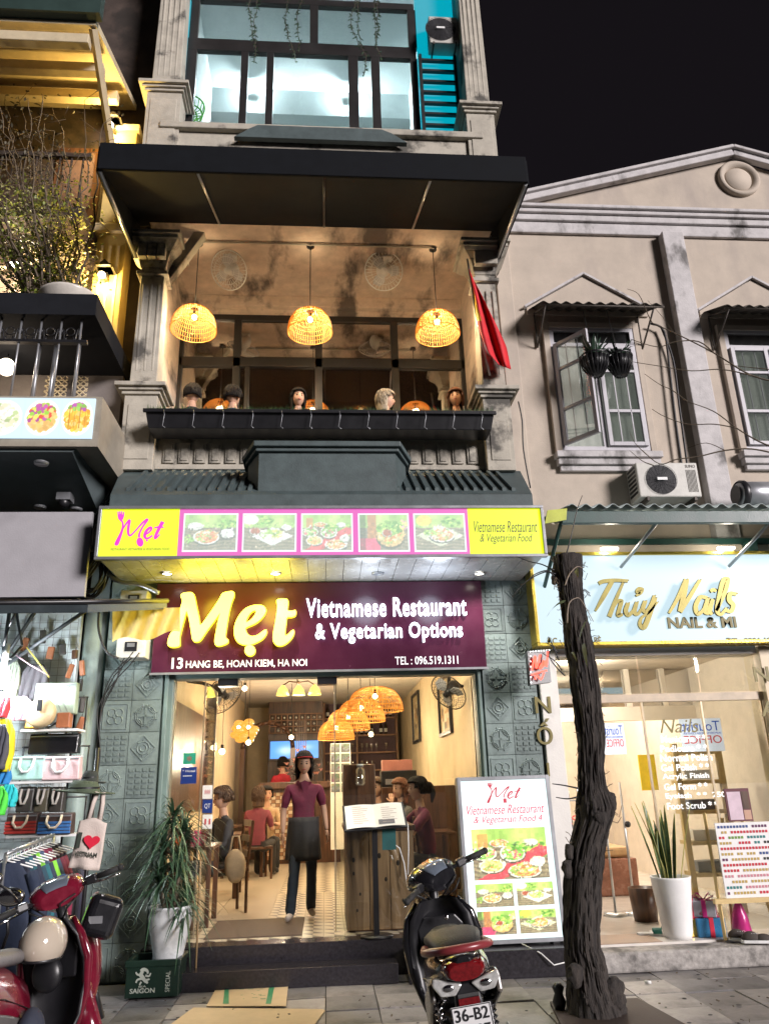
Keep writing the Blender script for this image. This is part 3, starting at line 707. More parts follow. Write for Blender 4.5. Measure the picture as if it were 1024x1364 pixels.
LOGO = [  # the fork-and-spoon word, traced in units of the zoomed sign
    [(137, 120, .9), (150, 135, .7), (152, 170, .8), (140, 215, 1.1), (112, 283, 1.5), (105, 280, 1), (130, 225, .6), (160, 170, .6), (190, 128, .8), (200, 125, 1), (192, 165, 1.1), (190, 210, 1), (205, 228, .8), (245, 190, .6), (285, 145, .8), (318, 118, 1.0), (322, 124, .8), (290, 170, .7), (268, 215, .8), (266, 240, 1)],
    [(300, 225, .6), (330, 210, .6), (352, 185, .8), (345, 172, 1), (318, 195, 1.2), (305, 232, 1.2), (322, 250, .9), (360, 228, .6)],
    [(432, 132, 1.6), (405, 180, 1.4), (378, 240, 1.1), (385, 246, .7), (410, 220, .5)], [(372, 176, .5), (405, 168, .7), (438, 172, .5)]]
def logo(f, w, m, parent, name='logo'):
    b = MB(); strokes(b, LOGO, f, w)
    o = b.build(name, m, parent)
    def blob(cx, cy, rx, ry, rot=0, n=16): return [(cx+rx*math.cos(t)*math.cos(rot)-ry*math.sin(t)*math.sin(rot), cy+rx*math.cos(t)*math.sin(rot)+ry*math.sin(t)*math.cos(rot)) for t in [2*math.pi*i/n for i in range(n)]]
    g = lambda x, y: (lambda q: (q[0], q[1], q[2]-.004))(f(x, y))
    outline(name, [blob(273, 275, 24, 32, -.15)], g, m, parent, .006, k=1)                 # bowl of the spoon
    outline(name, [blob(139, 100, 20, 24, .1)], g, m, parent, .006, k=1)
    b = MB(); strokes(b, [[(122, 98), (119, 62)], [(133, 90), (131, 60)], [(145, 90), (144, 60)], [(158, 96), (158, 64)]], f, w*.5); b.build(name, m, parent)
    outline(name, [blob(321, 265, 8, 5)], g, m, parent, .005, k=1)
logo(pmap(135, 670, 5.25, sY-.002), .022, m_lm, SB)
text('lettering', 'RESTAURANT VIETNAMESE & VEGETARIAN FOOD', rect(148, 730, 226, 733, sY), sY, m_ink, SB, .002)
text('lettering', 'Vietnamese Restaurant', rect(631, 694, 715, 709, sY), sY, m_ink, SB, .003, shear=.35)
text('lettering', '& Vegetarian Food', rect(639, 711, 709, 725, sY), sY, m_ink, SB, .003, shear=.35)
# soffit boards
m_soff = mat('glossy_soffit_board', (.42, .42, .42), rough=.25, var=.08, bump=.05)
so = MB().box(sx0, sx1, -.99, -.02, 3.655, 3.67).build('soffit', m_soff, SB)
for i in range(24):
    a = sx0+.02+i*(sx1-sx0-.04)/24; MB().box(a+.003, a+(sx1-sx0-.04)/24-.003, -.98, -.03, 3.640, 3.655).build('soffit_board', m_soff, so)
for i, px in enumerate((223, 367, 503, 638)):
    p = at(px, 763, Z=3.64); d = empty('downlight', (p[0], p[1], 3.625), ['lit round downlight near the left end of the soffit under the lightbox sign', 'lit round downlight above the yellow letters', 'dim round downlight above the white lettering', 'lit round downlight near the right end of the soffit under the lightbox sign'][i], 'light', 'downlights in the sign soffit')
    MB().lathe([(.045, .012), (.06, .012), (.062, 0), (.045, 0), (.045, .012)], p[:2].tolist()+[3.625], 16).build('ring', m_alu, d)
    MB().lathe([(0, .006), (.045, .006)], p[:2].tolist()+[3.625], 16).build('lens', m_down if i != 2 else m_alu, d)
    if i != 2: lamp('downlight_beam', (p[0], p[1], 3.6), 26, (1, .92, .8), .04, 'SPOT', d, R(120))

m_maroon = mat('glossy_maroon_panel', (.055, .011, .028), rough=.22, var=.12, bump=.02)
NB = empty('name_sign', (0, -.05, 2.7), 'wide glossy maroon name sign with yellow and white glowing letters over the entrance', 'sign')
MB().box(-1.73, 1.66, -.10, -.0, 2.70, 3.625).build('board', m_maroon, NB, bev=.006)
b = MB(); b.box(-1.74, 1.67, -.112, -.10, 2.69, 2.712); b.build('bottom_trim', m_alu, NB)
m_yl = lit('glowing_yellow_acrylic', (1, .80, .05), 5.2); m_wl = lit('glowing_white_acrylic', (.82, .90, 1.0), 3.2)
m_side = mat('yellow_letter_return', (.7, .5, .05), rough=.4, var=.05, bump=0, emit=.5, ecol=(1, .7, .02))
fM = pmap(215, 775, 4.551, -.13)
Ml = [(122,92),(135,76),(165,70),(192,72),(203,92),(214,150),(228,215),(240,268),(290,205),(335,140),(360,100),(372,78),(395,68),(438,64),(440,90),(425,130),(408,200),(396,270),(388,325),(392,345),(404,352),(402,370),(375,384),(345,390),(328,378),(328,345),(338,290),(350,230),(362,185),(320,240),(275,300),(245,345),(228,362),(205,364),(192,350),(186,310),(176,250),(165,200),(155,178),(140,225),(125,280),(112,335),(112,370),(108,390),(75,397),(45,388),(48,350),(62,318),(80,300),(95,270),(108,220),(122,160),(132,120)]
El = [(634,175),(622,205),(595,235),(560,258),(512,280),(515,305),(530,325),(555,335),(590,325),(615,305),(636,295),(634,320),(610,350),(570,372),(530,383),(490,380),(460,362),(446,330),(444,290),(455,245),(480,200),(515,165),(560,148),(600,146),(625,155)]
Eh = [(512,252),(520,220),(540,190),(562,175),(575,180),(572,200),(550,230),(530,245)]
Tl = [(700,118),(725,108),(765,112),(768,140),(765,178),(800,180),(815,178),(812,205),(790,215),(762,218),(755,260),(748,310),(752,330),(770,322),(790,302),(803,298),(800,325),(775,360),(740,385),(705,388),(682,365),(678,330),(688,270),(700,200),(704,150)]
Dl = [(538+30*math.cos(t), 418+31*math.sin(t)) for t in [i*.5236 for i in range(12)]]
for lp in ([Ml], [El, Eh], [Tl], [Dl]):
    o = outline('letter', lp, fM, m_yl, NB, .05, k=3 if lp is not [Dl] else 1)
    fs = lambda x, y: (lambda q: (q[0], q[1], -.10))(fM(x, y))
    outline('letter_return', lp, fs, m_side, NB, .03, bevel=.006, k=3)
text('lettering', 'Vietnamese Restaurant', rect(408, 796, 621, 821, -.13), -.115, m_wl, NB, .02, bold=.012, space=1.1)
text('lettering', '& Vegetarian Options', rect(420, 829, 616, 856, -.13), -.115, m_wl, NB, .02, bold=.012, space=1.1)
for x_, c_, w_ in ((-1.15, (1, .78, .04), 9), (-.55, (1, .78, .04), 9), (.45, (.75, .85, 1), 4.5), (1.15, (.75, .85, 1), 4.5)): lamp('letter_glow', (x_, -.52, 3.40), w_*.75, c_, .16, 'POINT', NB)
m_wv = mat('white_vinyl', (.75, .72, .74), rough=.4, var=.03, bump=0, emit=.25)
text('lettering', '13', rect(229, 876, 244, 891, -.1), -.1, m_wv, NB, .004, bold=.02)
text('lettering', 'HANG BE, HOAN KIEM, HA NOI', rect(248, 879, 409, 890, -.1), -.1, m_wv, NB, .004, bold=.012)
text('lettering', 'TEL : 096.519.1311', rect(526, 874, 610, 885, -.1), -.1, m_wv, NB, .004, bold=.012)
# ================================================================== BALCONY LAMPS, FANS, FLAG
m_ratt, nt_, P_, N_, L_ = nodes_of('rattan_strip')
P_.inputs['Base Color'].default_value = (.72, .42, .12, 1); P_.inputs['Roughness'].default_value = .5
tr_ = N_('ShaderNodeBsdfTranslucent'); tr_.inputs[0].default_value = (.95, .55, .12, 1); ms_ = N_('ShaderNodeMixShader'); ms_.inputs[0].default_value = .6
L_(P_.outputs[0], ms_.inputs[1]); L_(tr_.outputs[0], ms_.inputs[2]); L_(ms_.outputs[0], nt_.nodes['Material Output'].inputs[0])
def pendant(loc, r, h, cord, label, group, power, name='pendant_lamp', cat='lamp', conic=False, bulb=m_bulb):
    "rattan shade: loc is the rim's centre"
    t = empty(name, loc, label, cat, group); prof = []
    for i in range(9):
        q = i/8
        prof.append((r*(math.cos(q*math.pi/2*.93)**.75) if not conic else r*(1-q)**.75+.02, h*(math.sin(q*math.pi/2) if not conic else q)))
    sh = MB(); n = 56
    for j in range(n):
        a = 2*math.pi*j/n; sh.tube([(p*math.cos(a), p*math.sin(a), z) for p, z in prof], .0052, 3, caps=False)
    for i in (0, 1, 2, 3, 4, 5, 6, 7, 8):
        p, z = prof[i]; sh.tube([(p*math.cos(q*.2618), p*math.sin(q*.2618), z) for q in range(25)], .007 if i == 0 else .004, 4, caps=False)
    sh.build('shade', m_ratt, t, local=True)
    MB().tube([(0, 0, h), (0, 0, cord)], .006, 5).build('cord', m_cable, t, local=True)
    MB().lathe([(.0, 0), (.05, 0), (.05, .02), (.012, .04)], (0, 0, cord-.04), 12).build('ceiling_cap', m_blk, t, local=True)
    bb = MB(); bb.ell((0, 0, h*.62), .034, 10, 8); bb.build('bulb', bulb, t, local=True)
    MB().tube([(0, 0, h*.62+.03), (0, 0, h*.62+.09)], .018, 8).build('socket', m_blk, t, local=True)
    l = lamp('bulb_glow', (0, 0, 0), power, (1, .74, .42), .05); l.parent = t; l.location = (0, 0, h*.55)
    return t
for (px, py), (cx, cy), lb in zip(((258, 440), (413, 443), (583, 446)), ((262, 322), (413, 328), (578, 330)), ('left rattan pendant lamp over the balcony, beside the left column', 'middle rattan pendant lamp over the balcony', 'right rattan pendant lamp over the balcony, beside the red flag')):
    c = at(cx, cy, Z=8.15); p = at(px, py, Y=.19)
    pendant((p[0], .19, p[2]), .275, .30, 8.15-p[2], lb, 'rattan pendant lamps over the balcony', 42)
for i, (x_, lb) in enumerate(((-1.35, 'small lamp inside the balcony room behind the left window'), (.55, 'small lamp inside the balcony room behind the third window'))):
    pendant((x_, 2.6, 6.95), .13, .14, 8.0-6.95, lb, 'small lamps inside the balcony room', 160)
MB().tube([at(262, 322, Z=8.12).tolist(), at(578, 330, Z=8.12).tolist()], .012, 6).build('ceiling_conduit', m_grey, RB)
def cage_fan(loc, M, r, label, group, mount, mm=m_white):
    t = empty('wall_fan', loc, label, 'fan', group); g = MB()
    for j in range(32):
        a = 2*math.pi*j/32; g.tube([(r*.12*math.cos(a), r*.12*math.sin(a), -.07), (r*.7*math.cos(a), r*.7*math.sin(a), -.06), (r*math.cos(a), r*math.sin(a), 0), (r*.6*math.cos(a), r*.6*math.sin(a), .07)], .0025, 3, caps=False)
    for rr, z, w_ in ((r, 0, .008), (r*.7, -.06, .003), (r*.42, -.066, .003), (r*.12, -.07, .006)):
        g.tube([(rr*math.cos(q*.2618), rr*math.sin(q*.2618), z) for q in range(25)], w_, 4, caps=False)
    g.xf(M).build('cage', mm, t, local=True)
    bl = MB()
    for k in range(3):
        n0 = len(bl.v); bl.prism([(.03, -.02), (r*.5, -.07), (r*.82, -.03), (r*.8, .07), (r*.4, .08)], 'z', -.004, .004); bl.xf(Matrix.Rotation(k*2.094, 4, 'Z') @ Matrix.Rotation(.3, 4, 'X'), n0)
    bl.xf(M).build('blades', mat('pale_fan_blade', (.5, .5, .52), rough=.35), t, local=True)
    mo = MB(); mo.lathe([(0, -.075), (.035, -.07), (.05, .02), (.075, .06), (.08, .14), (.05, .2), (0, .22)], n=16); mo.xf(M).build('motor', mm, t, local=True)
    p = M @ Vector((0, 0, .16)); q = Vector(mount)
    MB().tube([p, (p+q)/2+Vector((0, 0, .02)), q], .022, 8).build('arm', mm, t, local=True)
    MB().cbox(q, (.12, .12, .03)).build('mount', mm, t, local=True, bev=.01)
    return t
for px, py, rz, lb in ((305, 360, .5, 'white ceiling fan over the balcony, tilted towards the left'), (511, 361, -.15, 'white ceiling fan over the balcony, facing the street')):
    p = at(px, py, Y=.45); c = at(px+5, py-17, Z=8.15)
    M = Matrix.Rotation(rz, 4, 'Y') @ Matrix.Rotation(-.75 if rz > 0 else -1.0, 4, 'X')
    cage_fan((p[0], .45, p[2]), M, .25, lb, 'white fans on the balcony ceiling', (c[0]-p[0], c[1]-.45, 8.14-p[2]))
# flag
FT = empty('flag_on_pole', at(650, 480, Y=-.25).tolist(), 'drooping red flag on a slanted pole at the right balcony column', 'flag')
MB().tube([at(622, 345, Y=-.3).tolist(), at(636, 430, Y=-.26).tolist(), at(652, 500, Y=-.18).tolist()], .013, 6).build('pole', m_steel, FT)
fl_ = MB(); n1, n2 = 22, 9; A = [(622, 350), (628, 385), (632, 410), (640, 445), (650, 470), (664, 486)]; B = [(625, 362), (640, 390), (652, 415), (664, 440), (674, 462), (680, 492)]
def poly_at(P, t):
    t *= len(P)-1; i = min(int(t), len(P)-2); f = t-i; return (P[i][0]*(1-f)+P[i+1][0]*f, P[i][1]*(1-f)+P[i+1][1]*f)
vs, fs = [], []
for i in range(n1+1):
    a, c = poly_at(A, i/n1), poly_at(B, i/n1)
    for j in range(n2+1):
        s = j/n2; q = at(a[0]*(1-s)+c[0]*s, a[1]*(1-s)+c[1]*s, Y=-.30+.05*math.sin(s*9+i*.25)*min(1, i/5)); vs.append(q.tolist())
for i in range(n1):
    for j in range(n2): fs.append((i*(n2+1)+j, i*(n2+1)+j+1, (i+1)*(n2+1)+j+1, (i+1)*(n2+1)+j))
fl_.add(vs, fs, 0, True); 
for i in range(n1*n2):
    if 3 <= i//n2 <= 10 and i % n2 in (0, 1): fl_.m[i] = 1
fo_ = fl_.build('cloth', [mat('red_flag_cloth', (.55, .012, .02), rough=.7, var=.15, bump=0), mat('yellow_flag_star', (.75, .5, .03), rough=.7, var=.1, bump=0)], FT)
so_ = fo_.modifiers.new('thick', 'SOLIDIFY'); so_.thickness = .004

# ================================================================== PEOPLE
def head_mesh(b, c, M, s=1., mi=0, me=1, mm=2, look=True):
    "a face looking to -Y; M turns it"
    n, k = 24, 18; vs, fs = [], []
    for i in range(k+1):
        q = -math.pi/2+math.pi*i/k
        for j in range(n):
            w = 2*math.pi*j/n; x, y, z = math.cos(q)*math.sin(w), -math.cos(q)*math.cos(w), math.sin(q)
            X_, Y_, Z_ = .074*x, .094*y, .118*z
            if z < 0: X_ *= 1-.30*z*z; Y_ = Y_*(1-.18*z*z)-.012*z*z
            if y < 0:
                g = math.exp(-((x/.16)**2+((z+.12)/.17)**2)); Y_ -= .020*g
                for e in (-.42, .42): Y_ += .009*math.exp(-(((x-e)/.2)**2+((z-.06)/.13)**2))
                Y_ -= .006*math.exp(-((x/.28)**2+((z+.46)/.10)**2)); Y_ -= .006*math.exp(-((x/.3)**2+((z+.82)/.14)**2))
            vs.append(Vector(c)+M @ Vector((X_*s, Y_*s, Z_*s)))
    for i in range(k):
        for j in range(n): fs.append((i*n+j, i*n+(j+1) % n, (i+1)*n+(j+1) % n, (i+1)*n+j))
    b.add(vs, fs, mi, True); f = lambda x, y, z: Vector(c)+M @ Vector((x*s, y*s, z*s))
    for e in (-1, 1):
        b.ell(f(e*.074, .005, -.005), (.012*s, .02*s, .032*s), 8, 6, mi, M=M.to_3x3())
        b.ell(f(e*.029, -.083, .008), (.014*s, .006*s, .0065*s), 8, 6, me, M=M.to_3x3())
        b.ell(f(e*.030, -.089, .030), (.018*s, .005*s, .0035*s), 8, 4, me, M=M.to_3x3())
    b.ell(f(0, -.095, -.053), (.024*s, .007*s, .0075*s), 8, 6, mm, M=M.to_3x3())
def skin_mesh(J, E, seg, sub=2):
    "J: name -> (x, y, z, radius[, radius2]); E: (a, b, material index); returns verts, faces, material per face"
    names = list(J); me = bpy.data.meshes.new('skel'); me.from_pydata([J[n][:3] for n in names], [(names.index(a), names.index(b)) for a, b, *_ in E], [])
    o = bpy.data.objects.new('skel', me); COL.objects.link(o)
    sk = o.modifiers.new('skin', 'SKIN'); sk.use_smooth_shade = True; sk.branch_smoothing = .6
    if not me.skin_vertices: 
        bpy.context.view_layer.objects.active = o
    lay = me.skin_vertices[0].data if me.skin_vertices else None
    if lay is None: raise RuntimeError('no skin layer')
    for i, n in enumerate(names):
        r = J[n][3]; r2 = J[n][4] if len(J[n]) > 4 else r; lay[i].radius = (r, r2); lay[i].use_root = (i == 0)
    ss = o.modifiers.new('sub', 'SUBSURF'); ss.levels = sub; ss.render_levels = sub
    dg = bpy.context.evaluated_depsgraph_get(); m2 = o.evaluated_get(dg).to_mesh()
    vs = [tuple(v.co) for v in m2.vertices]; fs = [tuple(p.vertices) for p in m2.polygons]
    A = np.array([J[a][:3] for a, b, *_ in E]); B = np.array([J[b][:3] for a, b, *_ in E]); mi = [e[2] for e in E]
    rr = np.array([(J[a][3]+J[b][3])/2 for a, b, *_ in E]); V = np.array(vs); ms = []
    for f in fs:
        p = V[list(f)].mean(0); d = B-A; t = np.clip(((p-A)*d).sum(1)/np.maximum((d*d).sum(1), 1e-9), 0, 1); ds = np.linalg.norm(A+d*t[:, None]-p, axis=1)/rr
        ms.append(mi[int(ds.argmin())])
    o.to_mesh_clear() if False else None
    bpy.data.objects.remove(o); return vs, fs, ms
def hand(wrist, dirv, palm_n, s=1., curl=.5, mi=0, b=None, right=True):
    "five bent fingers on a palm; dirv: where the fingers point, palm_n: the way the palm faces"
    d = Vector(dirv).normalized(); n = Vector(palm_n); n = (n-d*n.dot(d)).normalized(); sd = d.cross(n)*(1 if right else -1); w = Vector(wrist)
    def add(J, E):
        vs, fs, ms = skin_mesh(J, E, None, 1); b.add(vs, fs, mi, True)
    pc = w+d*.05*s
    add({'a': (*w, .022*s, .016*s), 'b': (*pc, .030*s, .014*s), 'c': (*(w+d*.085*s), .034*s, .012*s)}, [('a', 'b', 0), ('b', 'c', 0)])
    for k, (off, ln) in enumerate(((-.028, .066), (-.010, .074), (.009, .07), (.027, .055))):
        p = w+d*.078*s+sd*off*s; J = {}; E = []; dd = d.copy()
        J['0'] = (*(p-d*.02*s), .009*s)
        for q in range(3):
            p = p+dd*ln/3*s*1.05; J[str(q+1)] = (*p, (.0085-.001*q)*s); E.append((str(q), str(q+1), 0)); dd = (dd*math.cos(curl*.7)+n*math.sin(curl*.7)).normalized()
        add(J, E)
    p = w+d*.02*s-sd*.02*s; J = {'0': (*p, .011*s)}; dd = (d*.7-sd*.7+n*.2).normalized()
    for q in range(3):
        p = p+dd*.026*s; J[str(q+1)] = (*p, (.0105-.001*q)*s); dd = (dd+d*.35+n*.2).normalized()
    add(J, [('0', '1', 0), ('1', '2', 0), ('2', '3', 0)])
def hair(c, M, s, style, m, parent, name='hair'):
    b = MB(); T = lambda x, y, z: Vector(c)+M @ Vector((x*s, y*s, z*s)); n, k = 26, 14; vs, fs = [], []
    rg = random.Random(int(abs(c[0])*1000)+7)
    for i in range(k+1):
        for j in range(n):
            w = 2*math.pi*j/n; fr = -math.cos(w)     # -1 at the face
            low = {'short': -.35, 'bob': -1.35, 'long': -2.2, 'bun': -.4}[style]
            q0 = .55 if fr > .3*0 and False else None
            zl = low if -math.cos(w)*-1 < -.0 or True else 0
            front = math.cos(w)                      # 1 towards the face
            zlow = .62 if front > .35 else (low if front < -.05 or style in ('bob', 'long') and front < .2 else .1)
            z = 1-(1-zlow)*i/k; zz = max(z, -.4); rad = math.sqrt(max(0, 1-min(1, zz)**2)) if z > -.0 else 1.0-.10*abs(min(z, 0)) if style in ('bob', 'long') else math.sqrt(max(.25, 1-z*z))
            g = 1+.03*math.sin(j*2.7+i*.4)+rg.uniform(-.012, .012)
            vs.append(T(.094*rad*math.sin(w)*g, -.113*rad*math.cos(w)*g+.010, .136*z+.006))
    for i in range(k):
        for j in range(n): fs.append((i*n+j, i*n+(j+1) % n, (i+1)*n+(j+1) % n, (i+1)*n+j))
    b.add(vs, fs, 0, True)
    for _ in range(420):      # loose strands over the cap of hair
        w = rg.uniform(0, 6.283); front = math.cos(w); zlow = .55 if front > .4 else {'short': -.3, 'bob': -1.1, 'long': -1.9, 'bun': -.3}[style] if front < .1 else .1
        z0 = rg.uniform(max(zlow, -.2), .98); z1 = max(zlow-.12, z0-rg.uniform(.3, .75)); r_ = lambda z: math.sqrt(max(0, 1-min(1, max(z, 0))**2)) if z > 0 else 1-.1*min(1, -z)
        ww = w+rg.uniform(-.25, .25); f_ = rg.uniform(1.0, 1.10)
        P0 = T(.096*r_(z0)*math.sin(w)*f_, -.115*r_(z0)*math.cos(w)*f_+.01, .139*z0+.006); P1 = T(.096*r_(z1)*math.sin(ww)*f_*1.03, -.115*r_(z1)*math.cos(ww)*f_*1.03+.01, .139*z1+.006)
        sd_ = Vector((math.cos(w), math.sin(w), 0)); b.blade(P0, P1, .011*s, .012, 3, 0, sd_)
    if style == 'bun': b.ell(T(0, .135, .03), (.05*s, .05*s, .05*s), 12, 8)
    if style == 'bun':
        b.tube([T(0, .15, .03), T(0, .18, -.05), T(.0, .165, -.14)], [.035*s, .028*s, .008*s], 8)
    o = b.build(name, m, parent, local=True); sm = o.modifiers.new('thick', 'SOLIDIFY'); sm.thickness = .008*s; return o
def mkmat(nm, c, **k): return mat(nm, c, **{**dict(rough=.75, var=.2, scale=9, bump=.35, bscale=25), **k})
def person(label, loc, rz, shirt, pants, hairm, style='short', pose='sit', s=1., turn=0., nod=0., group=None, shoes=None, sleeve='short', arms=None, skin=m_skin, lean=0., hands=True, full=True):
    "body as one mesh (with head, hands and worn shirt, trousers, shoes); hair as its child"
    st = pose == 'stand'; zp = .90 if st else .50; L = lean
    J = {'pel': (0, 0, zp, .155, .115), 'wst': (0, -L*.3, zp+.17, .135, .10), 'cst': (0, -L*.8, zp+.36, .165, .11), 'nkb': (0, -L, zp+.50, .08, .065), 'nk': (0, -L-.01, zp+.56, .050, .050), 'hd': (0, -L-.015, zp+.62, .052, .052)}
    E = [('pel', 'wst', 1), ('wst', 'cst', 1), ('cst', 'nkb', 1), ('nkb', 'nk', 0), ('nk', 'hd', 0)]
    arms = arms or {}
    for sgn, nm in ((-1, 'l'), (1, 'r')):
        sh = (sgn*.165, -L*.95, zp+.455); el, wr = arms.get(nm, ((sgn*.22, -.02, zp+.17), (sgn*.20, -.14, zp-.06)) if st else ((sgn*.21, -L-.08, zp+.2), (sgn*.10, -L-.30, zp+.24)))
        mid = tuple((a+c)/2 for a, c in zip(sh, el)); q = lambda a, c, t: tuple(x*(1-t)+y*t for x, y in zip(a, c))
        J['s'+nm] = (*sh, .066, .066); J['m'+nm] = (*q(sh, el, .7), .056 if sleeve == 'short' else .05); J['m2'+nm] = (*q(sh, el, .76), .040 if sleeve == 'short' else .05); J['e'+nm] = (*el, .038 if sleeve == 'short' else .046); J['f'+nm] = (*q(el, wr, .4), .037 if sleeve == 'short' else .044); J['w'+nm] = (*wr, .024)
        a_ = 0 if sleeve == 'short' else 1
        E += [('cst', 's'+nm, 1), ('s'+nm, 'm'+nm, 1), ('m'+nm, 'm2'+nm, a_), ('m2'+nm, 'e'+nm, a_), ('e'+nm, 'f'+nm, a_), ('f'+nm, 'w'+nm, a_)]
        if full:
            hp = (sgn*.085, 0, zp-.06)
            legs = arms.get('leg'+nm, ((sgn*.10, -.02, .48), (sgn*.10, .03, .09), (sgn*.11, -.12, .035)) if st else ((sgn*.12, -.42, .50), (sgn*.12, -.40, .09), (sgn*.12, -.54, .035)))
            kn, an, to = legs
            J['h'+nm] = (*hp, .095); J['t'+nm] = (*q(hp, kn, .45), .085); J['k'+nm] = (*kn, .062); J['c'+nm] = (*q(kn, an, .4), .062); J['a'+nm] = (*an, .058); J['b'+nm] = (an[0], an[1]-.01, an[2]-.03, .042); J['o'+nm] = (*to, .038, .03)
            E += [('pel', 'h'+nm, 2), ('h'+nm, 't'+nm, 2), ('t'+nm, 'k'+nm, 2), ('k'+nm, 'c'+nm, 2), ('c'+nm, 'a'+nm, 2), ('a'+nm, 'b'+nm, 3), ('b'+nm, 'o'+nm, 3)]
    vs, fs, ms = skin_mesh(J, E, None, 2)
    for k_, f_ in enumerate(fs):      # open collar: skin above the neckline
        p_ = sum((Vector(vs[i]) for i in f_), Vector())/len(f_)
        if abs(p_.x) < .085 and p_.z > zp+(.515 if p_.y > -L-.04 else .505-max(0, .035-abs(p_.x))*1.6): ms[k_] = 0
    cl = set()
    for f_, m_ in zip(fs, ms):
        if m_ in (1, 2): cl.update(f_)
    vs = [tuple(Vector(v)+Vector((v[0]-0, v[1], 0)).normalized()*(.010*mnoise.noise(Vector((v[0]*9, v[1]*9, v[2]*15+loc[0]*3)))+.006*mnoise.noise(Vector((v[0]*25, v[1]*25, v[2]*30))))) if i in cl else v for i, v in enumerate(vs)]
    b = MB(); b.v = list(vs); b.f = list(fs); b.m = list(ms); b.s = [True]*len(fs)
    HM = Matrix.Rotation(turn, 4, 'Z') @ Matrix.Rotation(nod, 4, 'X'); hc = (0, -L-.03, zp+.70)
    head_mesh(b, hc, HM, 1., 0, 4, 5)
    if hands:
        for sgn, nm in ((-1, 'l'), (1, 'r')):
            e, w_ = Vector(J['e'+nm][:3]), Vector(J['w'+nm][:3]); d = (w_-e).normalized()
            hand(w_-d*.01, d, (-sgn, 0, 0) if st else (0, 0, -1), 1., .5, 0, b, right=(sgn > 0) != (not st))
    o = b.build('person', [skin, shirt, pants, shoes or m_blk, m_hair, mat('lip', (.35, .09, .08), rough=.5, bump=0)], local=True)
    o.location = loc; o.rotation_euler = (0, 0, rz); o.scale = (s, s, s); tag(o, label, 'person', group)
    hair(hc, HM, 1., style, hairm, o); return o
GB = 'people dining on the restaurant balcony'
dk = mkmat('charcoal_jacket', (.02, .02, .024)); nv = mkmat('navy_shirt', (.02, .03, .06)); wh = mkmat('pale_linen_shirt', (.5, .47, .42)); gr = mkmat('olive_jumper', (.09, .09, .06)); jn = mkmat('dark_jeans', (.02, .028, .05)); mar = mkmat('maroon_uniform_shirt', (.13, .012, .04))
for px, py, Yp, rz, turn, sh, hm, stl, lb in ((257, 512, .35, math.pi, .2, dk, m_hair, 'short', 'dark-haired diner at the left end of the balcony, turned away from the street'),
        (311, 514, .35, math.pi, -.3, nv, m_hair, 'short', 'short-haired diner second from the left on the balcony, turned away'),
        (397, 520, .80, .15, .1, dk, m_hair, 'long', 'woman with long black hair at the middle of the balcony, facing the street'),
        (512, 519, .40, 2.5, -.9, wh, m_greyhair, 'bob', 'pale blond diner on the balcony, half turned away from the street'),
        (606, 520, .80, -.25, .0, gr, m_brownhair, 'bob', 'woman with reddish hair and a pale face beside the right balcony column')):
    p = at(px, py, Y=Yp); h = 1.33; person(lb, (p[0], Yp, p[2]-h), rz, sh, jn, hm, stl, turn=turn, group=GB, s=1.0, hands=False, full=True)
# ================================================================== CREAM HOUSE (right)
CH = empty('gabled_house', (5.2, .3, 0), 'cream two-storey house with white gable mouldings and a round medallion', 'building')
Yh = .3
CH_ = MB().prism([(2.22, 3.9), (9, 3.9), (9, 8.8), (5.78, 9.88), (2.32, 8.86), (2.22, 8.6)], 'y', Yh, Yh+.25); CH_.build('front_wall', m_cream, CH)
MB().box(2.22, 9, Yh+.25, 11, 8.2, 8.5).build('roof', m_roof, CH)
b = MB(); Zt, Zb = at(860, 275, Y=Yh-.15)[2], at(860, 313, Y=Yh-.05)[2]; dz_ = Zt-Zb; Zc = Zb+.22
b.box(2.22, 9.1, Yh-.13, Yh, Zt-dz_*.30, Zt-dz_*.14); b.box(2.22, 9.1, Yh-.17, Yh, Zt-dz_*.14, Zt); b.box(2.22, 9.1, Yh-.09, Yh, Zt-dz_*.55, Zt-dz_*.30); b.box(2.22, 9.1, Yh-.05, Yh, Zb, Zt-dz_*.55)
b.build('cornice', m_dirtywhite, CH, bev=.015)
for (xa_, za), (xb_, zb) in (((2.22, 8.84), (5.78, 9.90)), ((5.78, 9.90), (9.0, 8.9))):
    a_ = math.atan2(zb-za, xb_-xa_); c = MB(); l = math.hypot(xb_-xa_, zb-za)
    c.cbox(((xa_+xb_)/2, Yh-.07, (za+zb)/2+.02), (l, .10, .10), rot=(0, -a_, 0)); c.cbox(((xa_+xb_)/2, Yh-.08, (za+zb)/2+.095), (l, .17, .05), rot=(0, -a_, 0)); c.build('raking_cornice', m_dirtywhite, CH, bev=.012)
c = at(982, 240, Y=Yh); vs = MB()
vs.lathe([(.30, 0), (.30, .05), (.27, .07), (.24, .05), (.21, .03), (.20, .0)], (0, 0, 0), 32); vs.lathe([(0, .035), (.18, .035), (.2, .0)], (0, 0, 0), 32)
vs.xf(Matrix.Translation((c[0], Yh, c[2])) @ Matrix.Rotation(R(90), 4, 'X')); vs.build('medallion', m_cream, CH)
p0 = at(892, 335, Y=Yh)[0]; 
b = MB(); b.box(p0-.14, p0+.15, Yh-.14, Yh, 3.95, Zc-.22); b.build('pilaster', m_dirtywhite, CH, bev=.01)
b = MB(); b.box(2.22, 2.42, Yh-.05, Yh, 4.3, Zc-.22); b.build('corner_strip', m_cream, CH, bev=.01)
m_wfr = mat('grey_white_window_frame', (.48, .47, .50), rough=.5, var=.1)
m_curt = mat('pale_curtain', (.60, .60, .56), rough=.85, var=.12, scale=4, emit=.10, ecol=(.95, 1, .9))  # faint emission stands in for the light on the curtain
